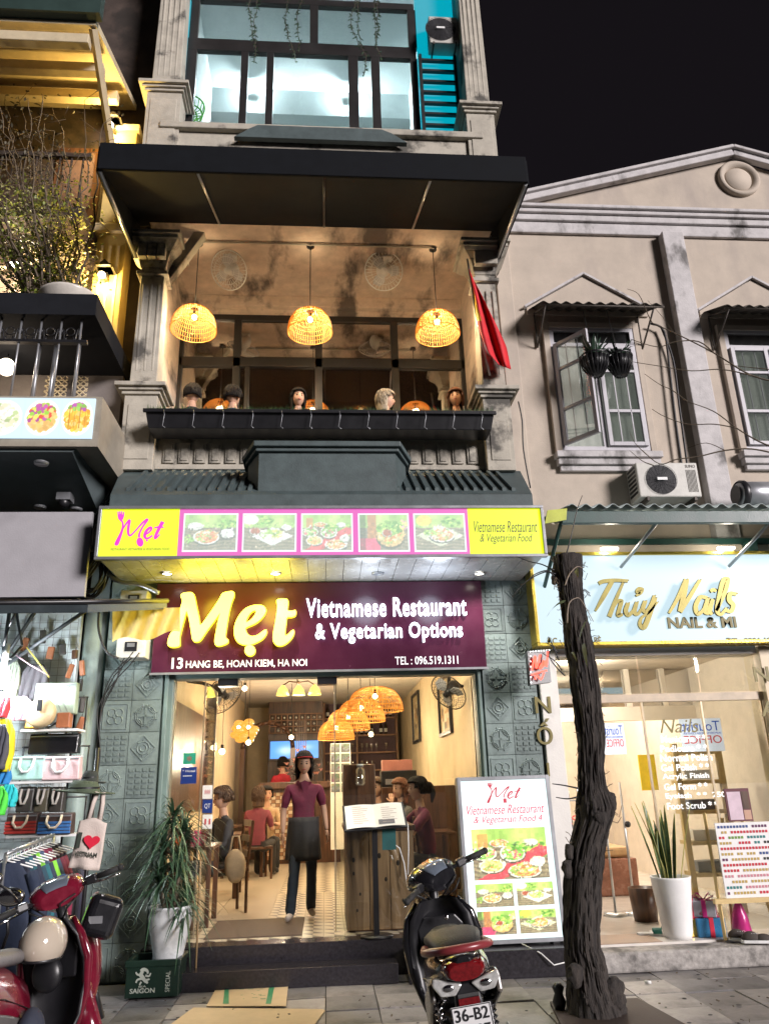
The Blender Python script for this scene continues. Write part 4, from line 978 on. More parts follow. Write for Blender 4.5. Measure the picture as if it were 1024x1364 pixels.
m_tin = mat('rusty_tin_sheet', (.07, .06, .05), rough=.6, metal=.3, var=.4, bump=.2)
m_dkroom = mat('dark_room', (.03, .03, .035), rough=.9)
def corr(name, x0, x1, Y0, z0, Y1, z1, n, amp, m, parent):
    b = MB(); vs = []
    for i in range(n*6+1):
        x = x0+(x1-x0)*i/(n*6); w = amp*math.sin(i/6*2*math.pi)
        vs += [(x, Y0, z0+w), (x, Y1, z1+w), (x, Y0, z0+w-.008), (x, Y1, z1+w-.008)]
    fs = []
    for i in range(n*6):
        o = 4*i; fs += [(o, o+4, o+5, o+1), (o+2, o+3, o+7, o+6), (o, o+2, o+6, o+4)]
    b.add(vs, fs, 0, True); return b.build(name, m, parent)
def window(x0, x1, z0, z1, openleaf, bulb):
    W = MB(); t = .06; Y0, Y1 = Yh-.05, Yh+.02
    W.box(x0-.08, x0, Y0-.01, Yh, z0-.02, z1+.08); W.box(x1, x1+.08, Y0-.01, Yh, z0-.02, z1+.08); W.box(x0, x1, Y0-.01, Yh, z1, z1+.08)
    wo = W.build('window', m_cream, CH, bev=.006)
    f = MB(); zt_ = z1-.22; f.box(x0, x1, Y0, Y1, z1-.05, z1); f.box(x0, x0+.05, Y0, Y1, z0, z1-.05); f.box(x1-.05, x1, Y0, Y1, z0, z1-.05); f.box(x0+.05, x1-.05, Y0, Y1, zt_-.05, zt_); f.box(x0+.05, x1-.05, Y0, Y1, z0, z0+.05); xm = (x0+x1)/2; f.box(xm-.025, xm+.025, Y0+.002, Y1, z0+.05, zt_-.05)
    f.build('frame', m_wfr, wo)
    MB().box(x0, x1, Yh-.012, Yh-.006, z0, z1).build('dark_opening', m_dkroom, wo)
    c = MB(); n = 40; cv = []
    for i in range(n+1): cv += [(x0+(x1-x0)*i/n, Yh-.02+.006*math.sin(i*1.3), z0+.05), (x0+(x1-x0)*i/n, Yh-.02+.006*math.sin(i*1.3), zt_-.05)]
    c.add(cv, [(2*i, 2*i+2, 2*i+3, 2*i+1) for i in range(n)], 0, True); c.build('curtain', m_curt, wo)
    MB().box(x0+.05, x1-.05, Yh-.042, Yh-.036, z0+.05, z1-.05).build('pane', glass('old_window_glass', (.93, .94, .93), .05, .03), wo)
    def leaf(M):
        w_ = (x1-x0)/2-.06; h = zt_-z0-.1; l = MB()
        for q in ((0, .05, 0, h), (w_-.05, w_, 0, h), (.05, w_-.05, 0, .05), (.05, w_-.05, h-.05, h), (.05, w_-.05, h*.32, h*.32+.04), (.05, w_-.05, h*.72, h*.72+.035)): l.box(q[0], q[1], -.02, .02, q[2], q[3])
        for k in (1, 2): l.box(w_*k/3-.008, w_*k/3+.008, .012, .02, .05, h-.05)
        l.xf(M); l.build('casement', m_wfr, wo, bev=.004)
        g = MB().box(.05, w_-.05, -.003, .003, .05, h-.05); g.xf(M); g.build('casement_glass', glass('old_window_glass2', (.92, .94, .93), .14, .04), wo)
    leaf(Matrix.Translation((x0+.03, Yh-.07, z0+.05)) @ Matrix.Rotation(R(-52 if openleaf else 0), 4, 'Z'))
    leaf(Matrix.Translation((x1-.03, Yh-.07, z0+.05)) @ Matrix.Rotation(R(180), 4, 'Z'))
    s = MB(); s.box(x0-.1, x1+.1, Yh-.14, Yh, z0-.12, z0-.04); s.box(x0-.08, x1+.08, Yh-.10, Yh, z0-.20, z0-.12); s.box(x0-.05, x1+.05, Yh-.06, Yh, z0-.27, z0-.20); s.build('sill', m_dirtywhite, wo, bev=.008)
    # raised pediment
    xm = (x0+x1)/2; zb, za = z1+.30, z1+.80
    p = MB().prism([(x0-.25, z1+.2), (x1+.25, z1+.2), (x1+.25, zb), (xm, za), (x0-.25, zb)], 'y', Yh-.03, Yh); p.build('pediment', m_cream, wo, bev=.005)
    for (xa_, za_), (xb_, zb_) in (((x0-.28, zb), (xm, za+.03)), ((xm, za+.03), (x1+.28, zb))):
        a_ = math.atan2(zb_-za_, xb_-xa_); l = math.hypot(xb_-xa_, zb_-za_)
        MB().cbox(((xa_+xb_)/2, Yh-.035, (za_+zb_)/2), (l, .07, .03), rot=(0, -a_, 0)).build('pediment_edge', m_dirtywhite, wo)
    return wo
wx0, wx1, wz0, wz1 = rect(738, 440, 852, 602, Yh)
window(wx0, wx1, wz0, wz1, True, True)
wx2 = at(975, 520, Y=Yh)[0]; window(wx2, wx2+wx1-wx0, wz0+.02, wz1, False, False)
for k, (x0, lb) in enumerate(((wx0-.22, 'corrugated tin rain hood above the open casement window of the cream house'), (wx2-.2, 'corrugated tin rain hood above the right window, cut by the picture edge'))):
    t = empty('rain_hood', (x0+.7, Yh, wz1+.05), lb, 'awning', 'tin rain hoods on the cream house')
    corr('tin_sheet', x0, x0+1.55, Yh-.52, wz1+.05, Yh-.03, wz1+.28, 11, .018, m_tin, t)
    for q in (x0+.06, x0+1.42):
        b = MB(); b.tube([(q, Yh-.5, wz1+.01), (q, Yh-.02, wz1+.22)], .012, 5); b.tube([(q, Yh-.48, wz1+.01), (q, Yh-.02, wz1-.28)], .012, 5); b.tube([(q, Yh-.02, wz1+.22), (q, Yh-.02, wz1-.28)], .012, 5); b.build('bracket', m_tin, t)
    MB().tube([(x0, Yh-.5, wz1+.02), (x0+1.55, Yh-.5, wz1+.02)], .012, 5).build('edge_bar', m_tin, t)
# hanging baskets
for i, (px, py, s) in enumerate(((792, 486, 1.), (825, 486, .92))):
    p = at(px, py, Y=-.15); t = empty('hanging_basket', p.tolist(), ['hanging plant basket with the taller sprouting fern, left of the pair at the open window', 'hanging plant basket with low drooping fronds, right of the pair at the open window'][i], 'plant', 'hanging baskets at the open window')
    b = MB(); n = 18
    for k in range(n):
        a = 6.283*k/n; b.tube([(.17*s*math.cos(a), .17*s*math.sin(a), .10), (.15*s*math.cos(a), .15*s*math.sin(a), -.02), (.07*s*math.cos(a), .07*s*math.sin(a), -.15)], .009, 4)
    b.lathe([(0, -.15), (.08*s, -.14), (.135*s, 0), (.15*s, .09), (0, .09)], n=16); b.lathe([(.17*s, .09), (.18*s, .10), (.17*s, .115)], n=20); b.build('basket', m_blk, t, local=True)
    g = MB(); rg = random.Random(i+3)
    for k in range(34 if i == 0 else 22):
        a = rg.uniform(0, 6.28); l = rg.uniform(.15, .30)*s; el = rg.uniform(.2, 1.3) if i == 0 else rg.uniform(.0, .9)
        g.blade((.05*math.cos(a), .05*math.sin(a), .09), (l*math.cos(a)*math.cos(el), l*math.sin(a)*math.cos(el), .09+l*math.sin(el)*1.3), .03, .04, 4)
    g.build('fronds', m_darkleaf, t, local=True)
    MB().tube([(0, 0, .1), (0, .15, wz1+.1-p[2])], .004, 4).build('wire', m_cable, t, local=True)
# air conditioner
def ac_unit(c, w, h, d, label, writing=None, fan=True):
    t = empty('air_conditioner', c, label, 'air conditioner'); x, y, z = c
    m_ac = mat('aged_white_metal', (.50, .49, .45), rough=.5, stain=(.2, .18, .15), sscale=3, sth=.62)
    b = MB().box(x-w/2, x+w/2, y, y+d, z, z+h); b.build('casing', m_ac, t, bev=.015)
    cx, cz, r = x-w*.12, z+h*.5, h*.42
    f = MB(); f.lathe([(0, 0), (r, 0)], (0, 0, 0), 28); f.xf(Matrix.Translation((cx, y-.003, cz)) @ Matrix.Rotation(R(90), 4, 'X')); f.build('fan_opening', mat('fan_recess', (.012, .012, .015), rough=.6), t)
    g = MB()
    for k in range(9): 
        rr = r*(.2+.8*k/8); g.tube([(cx+rr*math.cos(q*.2618), y-.02-.012*(1-k/8), cz+rr*math.sin(q*.2618)) for q in range(25)], .0028, 3, caps=False)
    for k in range(20): a = k*.314; g.tube([(cx+.2*r*math.cos(a), y-.03, cz+.2*r*math.sin(a)), (cx+r*math.cos(a), y-.01, cz+r*math.sin(a))], .0028, 3, caps=False)
    g.build('fan_grille', mat('dark_grille', (.05, .05, .055), rough=.5), t)
    MB().box(cx-.06, cx+.06, y-.036, y-.03, cz-.018, cz+.018).build('badge', m_white, t, bev=.004)
    for k in range(8): MB().box(x+w*.30+k*w*.021, x+w*.306+k*w*.021, y-.004, y-.001, z+.06, z+h*.78).build('groove', m_tin, t)
    for k in range(7): MB().box(x-w/2-.004, x-w/2-.001, y+.04, y+d-.04, z+.06+k*h*.12, z+.09+k*h*.12).build('side_louvre', m_blk, t)
    if writing: text('lettering', writing, (x+w*.30, x+w*.46, z+h*.84, z+h*.93), y-.001, m_tin, t, .002)
    MB().box(x-w*.4, x-w*.36, y-.02, y+d+.1, z-.05, z-.001).build('bracket', m_tin, t); MB().box(x+w*.36, x+w*.40, y-.02, y+d+.1, z-.05, z-.001).build('bracket', m_tin, t)
    return t
x0, x1, z0, z1 = rect(848, 618, 928, 664, -.02)
ac_unit(((x0+x1)/2+.02, -.02, z0+.02), x1-x0+.02, (z1-z0), .3, 'outdoor air conditioner unit under the open window of the cream house', 'SUMO')
# drum of a water heater lying on the awning
p = at(985, 657, Y=-.25); t = empty('exhaust_drum', (p[0]+.25, -.15, p[2]-.15), 'short dark metal exhaust drum beside the air conditioner, at the right edge', 'exhaust')
b = MB(); b.lathe([(0, -.02), (.13, -.02), (.15, 0), (.15, .5), (0, .5)], n=24); b.xf(Matrix.Translation((p[0]+.02, -.2, p[2])) @ Matrix.Rotation(R(90), 4, 'Y')); b.build('drum', m_alu, t)
b = MB(); b.lathe([(.15, 0), (.165, .02), (.165, .06), (.15, .08)], n=24); b.lathe([(0, -.03), (.11, -.03)], n=20); b.xf(Matrix.Translation((p[0], -.2, p[2])) @ Matrix.Rotation(R(90), 4, 'Y')); b.build('drum_lid', m_blk, t)
# corrugated awning over the nail shop
AW = empty('corrugated_awning', (4, -.3, 4.2), 'corrugated roof awning on a dark green beam above the nail shop sign', 'awning')
corr('corrugated_sheet', 2.42, 7.2, -.95, 4.17, .28, 4.42, 34, .022, mat('pale_corrugated_plastic', (.40, .47, .46), rough=.4, var=.2, stain=(.15, .17, .16), sscale=3, sth=.5), AW)
m_dgreen = mat('dark_green_metal', (.012, .05, .042), rough=.4, var=.2)
MB().box(2.35, 7.2, -.90, -.84, 4.0, 4.13).build('beam', m_dgreen, AW, bev=.006)
MB().box(2.30, 7.2, .0, .28, 4.05, 4.12).build('back_shelf', m_dgreen, AW, bev=.006)
for q in (3.15, 4.35, 5.5): MB().tube([(q+.22, -.86, 4.05), (q, -.25, 3.72)], .018, 6).build('strut', m_steel, AW)
MB().tube([(2.36, -.88, 4.05), (2.3, -.05, 3.4)], .022, 6).build('strut', m_dgreen, AW)
MB().box(4.70, 4.80, -.12, .2, 3.8, 4.05).build('hanger', m_dgreen, AW)
MB().box(2.3, 7.2, .02, .3, 3.7, 4.05).build('awning_back_board', m_cream, AW)
lg = MB().prism([(2.16, 3.98), (2.38, 4.02), (2.40, 4.14), (2.20, 4.12)], 'y', -.95, -.93).build('lime_flap', mat('lime_plastic', (.45, .5, .05), rough=.4), AW)

# ================================================================== NAIL SHOP
NS = empty('nail_sign', (3.7, -.15, 2.9), 'pale blue lit nail salon sign with raised gold brush lettering', 'sign')
nx0, nx1, nz0, nz1, nY = 2.20, 5.5, 2.93, 3.86, -.22
m_paleblue = lit('backlit_pale_blue_acrylic', (.60, .78, .86), .88)
m_gold = mat('polished_gold_metal', (.20, .17, .05), rough=.36, metal=.6, var=.15, bump=.03)
m_goldflat = mat('gold_vinyl', (.17, .14, .04), rough=.5, metal=.1, var=.1, bump=0)
MB().box(nx0, nx1, nY, -.03, nz0, nz1).build('sign_face', m_paleblue, NS)
b = MB(); b.box(nx0-.03, nx1, nY-.025, -.02, nz1, nz1+.035); b.box(nx0-.03, nx1, nY-.025, -.02, nz0-.035, nz0); b.box(nx0-.035, nx0, nY-.024, -.02, nz0, nz1); b.build('gold_trim', mat('bright_gold_trim', (.60, .46, .08), rough=.3, metal=.9), NS, bev=.004)
TN = [[(140,108,1),(165,97,1),(230,92,.9),(288,96,.8)], [(208,98,1.1),(165,175,1.1),(122,250,.5)],
  [(265,105,.6),(228,190,.9),(193,280,1.1)], [(203,250,.7),(232,205,.8),(255,200,1),(246,238,1),(240,272,1.1),(262,268,.7)],
  [(290,210,1),(278,250,1.1),(292,272,1),(318,245,.7),(335,205,.9)], [(335,205,.9),(322,255,1.1),(340,266,.8),(362,235,.6)],
  [(352,158,.7),(336,152,.8),(345,136,.9),(361,142,.9),(352,160,.8),(330,172,.6)],
  [(378,200,1),(366,240,1.1),(382,255,.9),(405,220,.7),(425,172,.8)], [(430,185,.9),(400,270,1.2),(372,335,1.2),(350,320,.9),(360,285,.7),(400,255,.6),(440,205,.5)],
  [(500,262,.6),(548,180,1),(590,90,1.3)], [(590,90,1.3),(575,175,1.3),(556,255,1.2)], [(556,255,1.1),(605,180,1),(658,92,.8)],
  [(692,185,.8),(660,180,1),(636,230,1.1),(648,266,1),(680,240,.8),(700,185,.9)], [(700,185,.9),(684,250,1.2),(705,265,.7)], [(725,190,.9),(708,250,1.2),(722,268,.7)], [(712,150,.8),(728,142,.9),(742,150,.7)],
  [(742,250,.7),(785,160,1),(800,92,1),(778,95,1.1),(758,175,1.1),(748,250,1.2),(768,268,.8),(795,235,.6)], [(845,165,.8),(815,162,1.1),(808,195,1.2),(828,222,1.1),(818,252,1),(785,248,.7)]]
b = MB(); strokes(b, TN, pmap(760, 750, 3.879, nY-.075), .042, .03); b.build('script_letters', m_gold, NS, bev=.008)
b = MB(); strokes(b, [l for l in TN], pmap(760, 750, 3.879, nY-.002), .012, .072); b.build('letter_standoff', m_gold, NS)
f = lambda a, c, d, e: rect(a, c, d, e, nY)
text('lettering', 'NAIL & MI', f(888, 822, 979, 837), nY, m_goldflat, NS, .02, bold=.03)
text('lettering', 'ĐC : 15 HÀNG BÈ', f(728, 847, 800, 858), nY, m_goldflat, NS, .01, bold=.02)
text('lettering', 'ĐT : 0906 120 138', f(966, 849, 1052, 858), nY, m_goldflat, NS, .01, bold=.02)
for x_ in (3.05, 4.35):      # small lamps that wash the top edge of the sign
    MB().box(x_-.09, x_+.09, nY-.06, nY-.02, nz1+.05, nz1+.075).build('trim_lamp', m_down, NS); lamp('trim_glow', (x_, nY-.16, nz1+.10), 3.5, (1, .9, .72), .05, 'POINT', NS)
# shop front
NF = empty('nail_shop_front', (3.7, 0, 0), 'glazed nail salon shop front with white lettered pillars', 'shop')
m_marb = mat('polished_cream_floor', (.70, .66, .61), rough=.18, var=.06, bump=.01)
m_kerbst = mat('rough_white_washed_kerb', (.33, .31, .29), rough=.9, var=.4, scale=14, stain=(.08, .075, .07), sscale=4, sth=.5, bump=.8, bscale=18)
MB().box(2.22, 7, -.30, 6.3, .02, .18).build('shop_floor', m_marb, NF)
MB().box(2.22, 7, -.56, -.31, .0, .165).build('threshold_step', m_kerbst, NF, bev=.02)
MB().box(2.3, 3.05, -.30, .12, .181, .186).build('threshold_mat', mat('brown_threshold_tile', (.28, .19, .13), rough=.5), NF)
m_pil = mat('white_pillar_paint', (.68, .66, .62), rough=.45, var=.05)
MB().box(2.215, 2.40, -.04, .28, .16, 2.89).build('left_pillar', m_pil, NF, bev=.006)
MB().box(4.62, 5.4, -.05, .28, .18, 2.89).build('right_pillar', mat('warm_cream_pillar', (.66, .54, .36), rough=.45, var=.05), NF, bev=.006)
MB().box(4.70, 5.4, -.075, -.052, .5, 2.45).build('white_board', m_pil, NF, bev=.004)
MB().box(2.40, 4.62, .0, .28, 2.82, 2.92).build('header', m_pil, NF)
for ch, bx_, M_ in (('N', rect(712, 928, 733, 950, -.04), 0), ('Ố', rect(714, 957, 735, 992, -.04), 0), ('I', rect(728, 1016, 731, 1034, -.04), 0), ('N', rect(1003, 888, 1023, 908, -.075), 0), ('A', rect(1012, 934, 1034, 954, -.075), 0)):
    text('lettering', ch, bx_, -.041 if bx_[0] < 4 else -.076, m_goldflat, NF, .012, bold=.01)
MB().box(2.40, 4.62, .02, .10, 2.34, 2.42).build('transom_bar', mat('beige_bar', (.55, .45, .33), rough=.5), NF)
for a, c in ((2.42, 3.30), (3.32, 3.95), (3.97, 4.60)): MB().box(a, c, .05, .058, 2.43, 2.82).build('transom_pane', m_shop, NF)
for a, c in ((3.31, 3.93), (3.95, 4.58)): MB().box(a, c, .05, .06, .19, 2.34).build('door_pane', m_shop, NF)
MB().box(2.43, 2.44, .1, .9, .2, 2.3).build('open_door_pane', m_shop, NF)
for q in (3.30, 3.94, 4.60): MB().box(q-.012, q+.006, .04, .07, .19, 2.34).build('pane_edge', m_pedge, NF)
m_bw = mat('beige_salon_wall', (.68, .60, .50), rough=.6, var=.08); m_tilew = mat('cream_wall_tile', (.55, .46, .34), rough=.35, var=.08)
MB().box(2.30, 2.38, .3, 6.3, .18, 3.1).build('left_salon_wall', m_bw, NF); MB().box(5.0, 5.1, .3, 6.3, .18, 3.1).build('right_salon_wall', m_bw, NF)
MB().box(2.3, 5.1, 6.2, 6.3, .18, 3.1).build('rear_salon_wall', m_bw, NF); MB().box(2.3, 5.1, .3, 6.3, 3.0, 3.1).build('salon_ceiling', m_bw, NF)
# mezzanine front with dark windows seen through the transom
MB().box(2.38, 5.0, 2.4, 2.5, 2.32, 2.50).build('mezzanine_beam', m_bw, NF)
MB().box(2.38, 5.0, 2.45, 2.46, 2.50, 3.0).build('mezzanine_glass', m_darkwin, NF)
for q in (3.0, 3.55, 4.1, 4.6): MB().box(q-.03, q+.03, 2.38, 2.44, 2.5, 3.0).build('mullion', m_bw, NF)
def salonlight(x, y, z, lb):
    d = empty('salon_downlight', (x, y, z), lb, 'light', 'ceiling lights of the nail salon')
    MB().lathe([(0, 0), (.07, 0), (.08, .02)], (x, y, z-.02), 16).build('lens', m_down, d); lamp('salon_beam', (x, y, z-.06), 56, (1, .90, .78), .1, 'POINT', d)
salonlight(3.2, 1.5, 2.98, 'salon ceiling light nearest the glass front'); salonlight(4.1, 3.6, 2.98, 'salon ceiling light further right inside'); salonlight(3.0, 5.0, 2.98, 'salon ceiling light near the rear wall')
# lettering on the glass
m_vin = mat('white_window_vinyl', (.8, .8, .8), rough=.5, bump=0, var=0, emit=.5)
fz = lambda a, c, d, e: rect(a, c, d, e, .045)
text('lettering', 'Nails', fz(878, 958, 930, 976), .048, m_goldflat, NF, .002, shear=.3)
for k, (tx, xa_, xb_) in enumerate((('Manicure * *', 880, 940), ('Pedicure * *', 879, 942), ('Normal Polish', 879, 948), ('Gel Polish * *', 880, 944), ('Acrylic Finish', 882, 944), ('Gel Form * *', 884, 942), ('Eyelash  * *  250', 886, 966), ('Foot Scrub * *', 888, 956))):
    yy = 979+k*12.7; text('lettering', tx, fz(xa_, yy, xb_, yy+9.5), .048, m_vin, NF, .002, bold=.01)
# reflections of a sign across the street, painted on glowing sheets behind the glass
m_refl = mat('painted_reflection_white', (.75, .78, .85), rough=.5, var=.03, bump=0, emit=.35)
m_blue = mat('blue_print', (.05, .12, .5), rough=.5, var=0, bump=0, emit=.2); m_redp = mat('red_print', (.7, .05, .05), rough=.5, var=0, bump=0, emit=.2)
for i, (a, c, d, e, lb) in enumerate(((803, 963, 832, 1005, 'painted backwards reflection of a white tourist office sign, half hidden by the tree trunk'), (906, 957, 962, 1001, 'painted backwards reflection of a white tourist office sign above the plant'))):
    bx_ = rect(a, c, d, e, .5); t = empty('window_poster', ((bx_[0]+bx_[1])/2, .5, bx_[2]), lb, 'poster', 'painted sign reflections in the salon window')
    MB().box(bx_[0], bx_[1], .5, .506, bx_[2], bx_[3]).build('sheet', m_refl, t); h = bx_[3]-bx_[2]
    text('lettering', 'Tourist', (bx_[0]+.02, bx_[1]-.02, bx_[2]+h*.62, bx_[2]+h*.92), .499, m_blue, t, .002, mirror=True)
    text('lettering', 'OFFICE', (bx_[0]+.03, bx_[1]-.02, bx_[2]+h*.24, bx_[2]+h*.48), .499, m_redp, t, .002, mirror=True)
    text('lettering', 'INFORMATION CENTER', (bx_[0]+.03, bx_[1]-.02, bx_[2]+h*.52, bx_[2]+h*.58), .499, m_blue, t, .002, mirror=True)
text('lettering', 'SPA', rect(751, 1086, 776, 1098, .10), .10, m_redp, NF, .002, mirror=True)
# shelving, cart, bench, baskets inside
t = empty('wooden_ladder_shelf', (4.25, 1.1, .18), 'yellow painted wooden ladder shelf inside the nail shop', 'shelf')
m_ply = mat('yellow_plywood', (.58, .42, .18), rough=.5, var=.15)
b = MB(); b.box(3.98, 4.04, 1.0, 1.06, .18, 1.95); b.box(4.50, 4.56, 1.0, 1.06, .18, 1.95); b.build('upright', m_ply, t)
for k in range(5): MB().box(4.04, 4.50, .98, 1.30, .55+.32*k, .59+.32*k).build('shelf_board', m_ply, t); 
for k in range(4): MB().box(4.10, 4.44, 1.05, 1.25, .595+.32*k, .70+.32*k).build('folded_towels', m_pil if k % 2 else mat('grey_box', (.15, .16, .18)), t)
t = empty('pedicure_bench', (3.35, 3.0, .18), 'long salon bench with cushion inside the nail shop', 'bench')
MB().box(2.9, 4.0, 2.6, 3.5, .18, .62).build('bench_base', mat('reddish_marble', (.28, .13, .09), rough=.25, var=.4), t, bev=.02); MB().box(2.95, 3.95, 2.65, 3.5, .62, .75).build('cushion', mat('tan_cushion', (.5, .32, .16), rough=.6), t, bev=.04)
for k, (x, y, lb) in enumerate(((3.12, 2.0, 'dark round waste bin at the end of the salon bench'), (3.34, .8, 'dark brown waste bin beside the snake plant'))):
    o = MB().lathe([(0, 0), (.12, 0), (.15, .32), (.14, .32), (.11, .02), (0, .02)], (x, y, .18), 18).build('waste_bin', m_brown, label=lb, cat='bin')
t = empty('glass_trolley', (2.75, 1.8, .18), 'silver framed trolley of jars inside the nail shop', 'trolley')
b = MB(); [b.tube([(x, y, .2), (x, y, 1.5)], .012, 6) for x in (2.5, 3.0) for y in (1.6, 2.0)]; b.build('trolley_frame', m_steel, t)
for k in range(4): MB().box(2.5, 3.0, 1.6, 2.0, .45+.3*k, .465+.3*k).build('shelf', m_alu, t)
rg = random.Random(8)
for k in range(4):
    for j in range(5): MB().lathe([(0, 0), (.03, 0), (.03, .09), (.012, .11), (.012, .14), (0, .14)], (2.56+.09*j, 1.7+rg.uniform(0, .1), .466+.3*k), 8).build('jar', [m_pil, m_redp, m_ply, m_alu][rg.randrange(4)], t)
for k, x in enumerate((3.16, 3.38)):
    t = empty('massage_chair', (x+.2, 2.2, .18), ['chrome lamp stand left of the pair inside the salon', 'chrome lamp stand right of the pair inside the salon'][k], 'lamp stand', 'chrome stands in the salon')
    MB().tube([(x, 1.2, .18), (x, 1.2, 1.55)], .014, 6).build('pole', m_steel, t); MB().lathe([(0, 0), (.14, 0), (.12, .03), (0, .035)], (x, 1.2, .18), 14).build('foot', m_steel, t); MB().ell((x+.03, 1.18, 1.30-.2*k), .035).build('knob', m_blk, t)
t = empty('hanging_cloth', (3.9, 1.6, 1.2), 'yellow hanging cloth beside the painted reflections in the salon', 'cloth'); MB().box(3.72, 3.92, 1.4, 1.42, 1.45, 1.85).build('cloth', mat('bright_yellow_cloth', (.75, .5, .03), rough=.7, emit=.2), t)  # faint glow put into the cloth's own colour
# ---- snake plant
p = at(903, 1248, Z=.185); SP = empty('snake_plant', (p[0], p[1], .18), 'tall snake plant in a white tapering pot on the salon doorstep', 'plant')
MB().lathe([(0, 0), (.12, 0), (.135, .05), (.185, .50), (.19, .52), (.17, .52), (.16, .46), (0, .46)], n=24).build('pot', m_white, SP, local=True)
rg = random.Random(4)
snake = mat('banded_snake_leaf', (.05, .10, .04), rough=.4, var=.6, scale=22, bump=0); sedge = mat('yellow_leaf_margin', (.40, .38, .10), rough=.45, var=.2, bump=0)
for k in range(15):
    a = rg.uniform(0, 6.28); r0 = rg.uniform(.0, .10); tilt = rg.uniform(.02, .34); h = rg.uniform(.45, .78); w_ = rg.uniform(.045, .065)
    lf = MB(); base = Vector((r0*math.cos(a), r0*math.sin(a), .45)); tip = base+Vector((math.cos(a)*tilt*h, math.sin(a)*tilt*h, h)); sd = (math.cos(a+1.5), math.sin(a+1.5), 0)
    lf.blade(base, tip, w_, .03, 7, 0, sd); o = lf.build('leaf', snake, SP, local=True)
    e = MB(); sdv = Vector(sd).normalized()
    for sg in (-1, 1): e.tube([base+(tip-base)*t_+sdv*sg*w_/2*(.55+.45*math.sin(math.pi*min(t_*1.6, 1)*.5))*(1-t_**3)+Vector((0, 0, .03*4*t_*(1-t_))) for t_ in [i/7 for i in range(8)]], .003, 3)
    e.build('leaf_margin', sedge, o, local=True)
# ---- nail colour chart on an easel
EP = at(985, 1250, Z=.18); ex = EP[0]; EZ = empty('easel', (ex+.1, -.25, .18), 'pale wooden easel holding the nail colour chart', 'easel')
for q, r in (((ex-.17, -.36, .18), (ex-.10, -.18, 1.25)), ((ex+.33, -.36, .18), (ex+.26, -.18, 1.25)), ((ex+.1, .02, .18), (ex+.08, -.16, 1.2))):
    MB().tube([q, r], .018, 4, sm=False).build('leg', m_ply, EZ)
MB().box(ex-.22, ex+.45, -.38, -.33, .48, .52).build('ledge', m_ply, EZ)
bx_ = rect(958, 1095, 1030, 1197, -.33); CC = empty('colour_chart', ((bx_[0]+bx_[1])/2, -.34, bx_[2]), 'white nail colour chart board with rows of polish swatches on the easel', 'chart')
MB().box(bx_[0], bx_[1]+.1, -.345, -.33, bx_[2], bx_[3]).build('board', m_white, CC)
rg = random.Random(12); sw = [mat('swatch_%s' % n, c, rough=.3, var=0, bump=0) for n, c in (('red', (.55, .03, .05)), ('pink', (.6, .25, .3)), ('plum', (.12, .03, .1)), ('teal', (.03, .2, .2)), ('black', (.02, .02, .02)), ('gold', (.5, .35, .1)), ('green', (.15, .3, .05)), ('blue', (.04, .08, .25)))]
n = 0
for r_ in range(13):
    zz = bx_[3]-.035-r_*(bx_[3]-bx_[2]-.04)/13; c0 = rg.choice(sw)
    for c in range(16):
        if rg.random() < .16: c0 = rg.choice(sw); continue
        x = bx_[0]+.02+c*.031
        if x > bx_[1]+.06: continue
        b = MB().box(x, x+.02, -.349, -.3455, zz-.012, zz+.010).build('swatch', c0, CC)
p2 = rect(966, 1050, 998, 1094, -.30); t = empty('price_card', ((p2[0]+p2[1])/2, -.3, p2[2]), 'small framed pink leaflet standing above the nail colour chart', 'leaflet')
MB().box(p2[0], p2[1], -.32, -.30, p2[2], p2[3]).build('frame', mat('maroon_frame', (.12, .03, .04)), t); MB().box(p2[0]+.015, p2[0]+(p2[1]-p2[0])*.62, -.323, -.3205, p2[2]+.015, p2[3]-.03).build('leaflet', mat('pale_pink_paper', (.62, .48, .55), bump=0), t)
MB().box(p2[0]+(p2[1]-p2[0])*.66, p2[1]-.012, -.323, -.3205, p2[2]+.015, p2[2]+.10).build('photo', m_skin, t); MB().box(p2[0]+(p2[1]-p2[0])*.66, p2[1]-.012, -.323, -.3205, p2[2]+.11, p2[3]-.03).build('photo', m_brown, t)
# gifts, sandals, shoes
def gift(px, py, w, d, h, m, rb, lb, rz=.1, Z=.18):
    p = at(px, py, Z=Z); t = empty('gift_box', (p[0], p[1]+d/2, Z), lb, 'gift', 'wrapped gifts on the salon doorstep', rz)
    MB().box(-w/2, w/2, -d/2, d/2, 0, h).build('box', m, t, local=True, bev=.008)
    b = MB(); b.box(-w/2-.003, w/2+.003, -.02, .02, -.0, h+.004); b.box(-.02, .02, -d/2-.003, d/2+.003, .0, h+.005); b.build('ribbon', rb, t, local=True)
    bw = MB()
    for s in (-1, 1):
        for q in (-.6, .5): bw.tube([(0, 0, h), (s*.05, q*.06, h+.06), (s*.09, q*.1, h+.035), (s*.03, q*.03, h+.008)], .009, 5, flat=.3)
    bw.build('bow', rb, t, local=True)
gy = mat('gold_wrapping', (.6, .42, .08), rough=.25, metal=.3); gb = mat('blue_wrapping', (.03, .15, .3), rough=.25); gs = mat('silver_wrapping', (.5, .5, .55), rough=.2, metal=.5); gpk = mat('magenta_wrapping', (.5, .03, .2), rough=.3); rbd = mat('red_ribbon', (.5, .02, .05), rough=.35)
gift(918, 1249, .26, .16, .15, gy, rbd, 'gold wrapped gift box in front of the white pot')
gift(951, 1249, .26, .16, .16, gb, rbd, 'blue wrapped gift box between the gold box and the easel', -.1)
p = at(918, 1249, Z=.18); gift(921, 1224, .26, .16, .17, gs, rbd, 'silver wrapped gift box with a large red bow, on top of the gold box', .2, Z=.33)
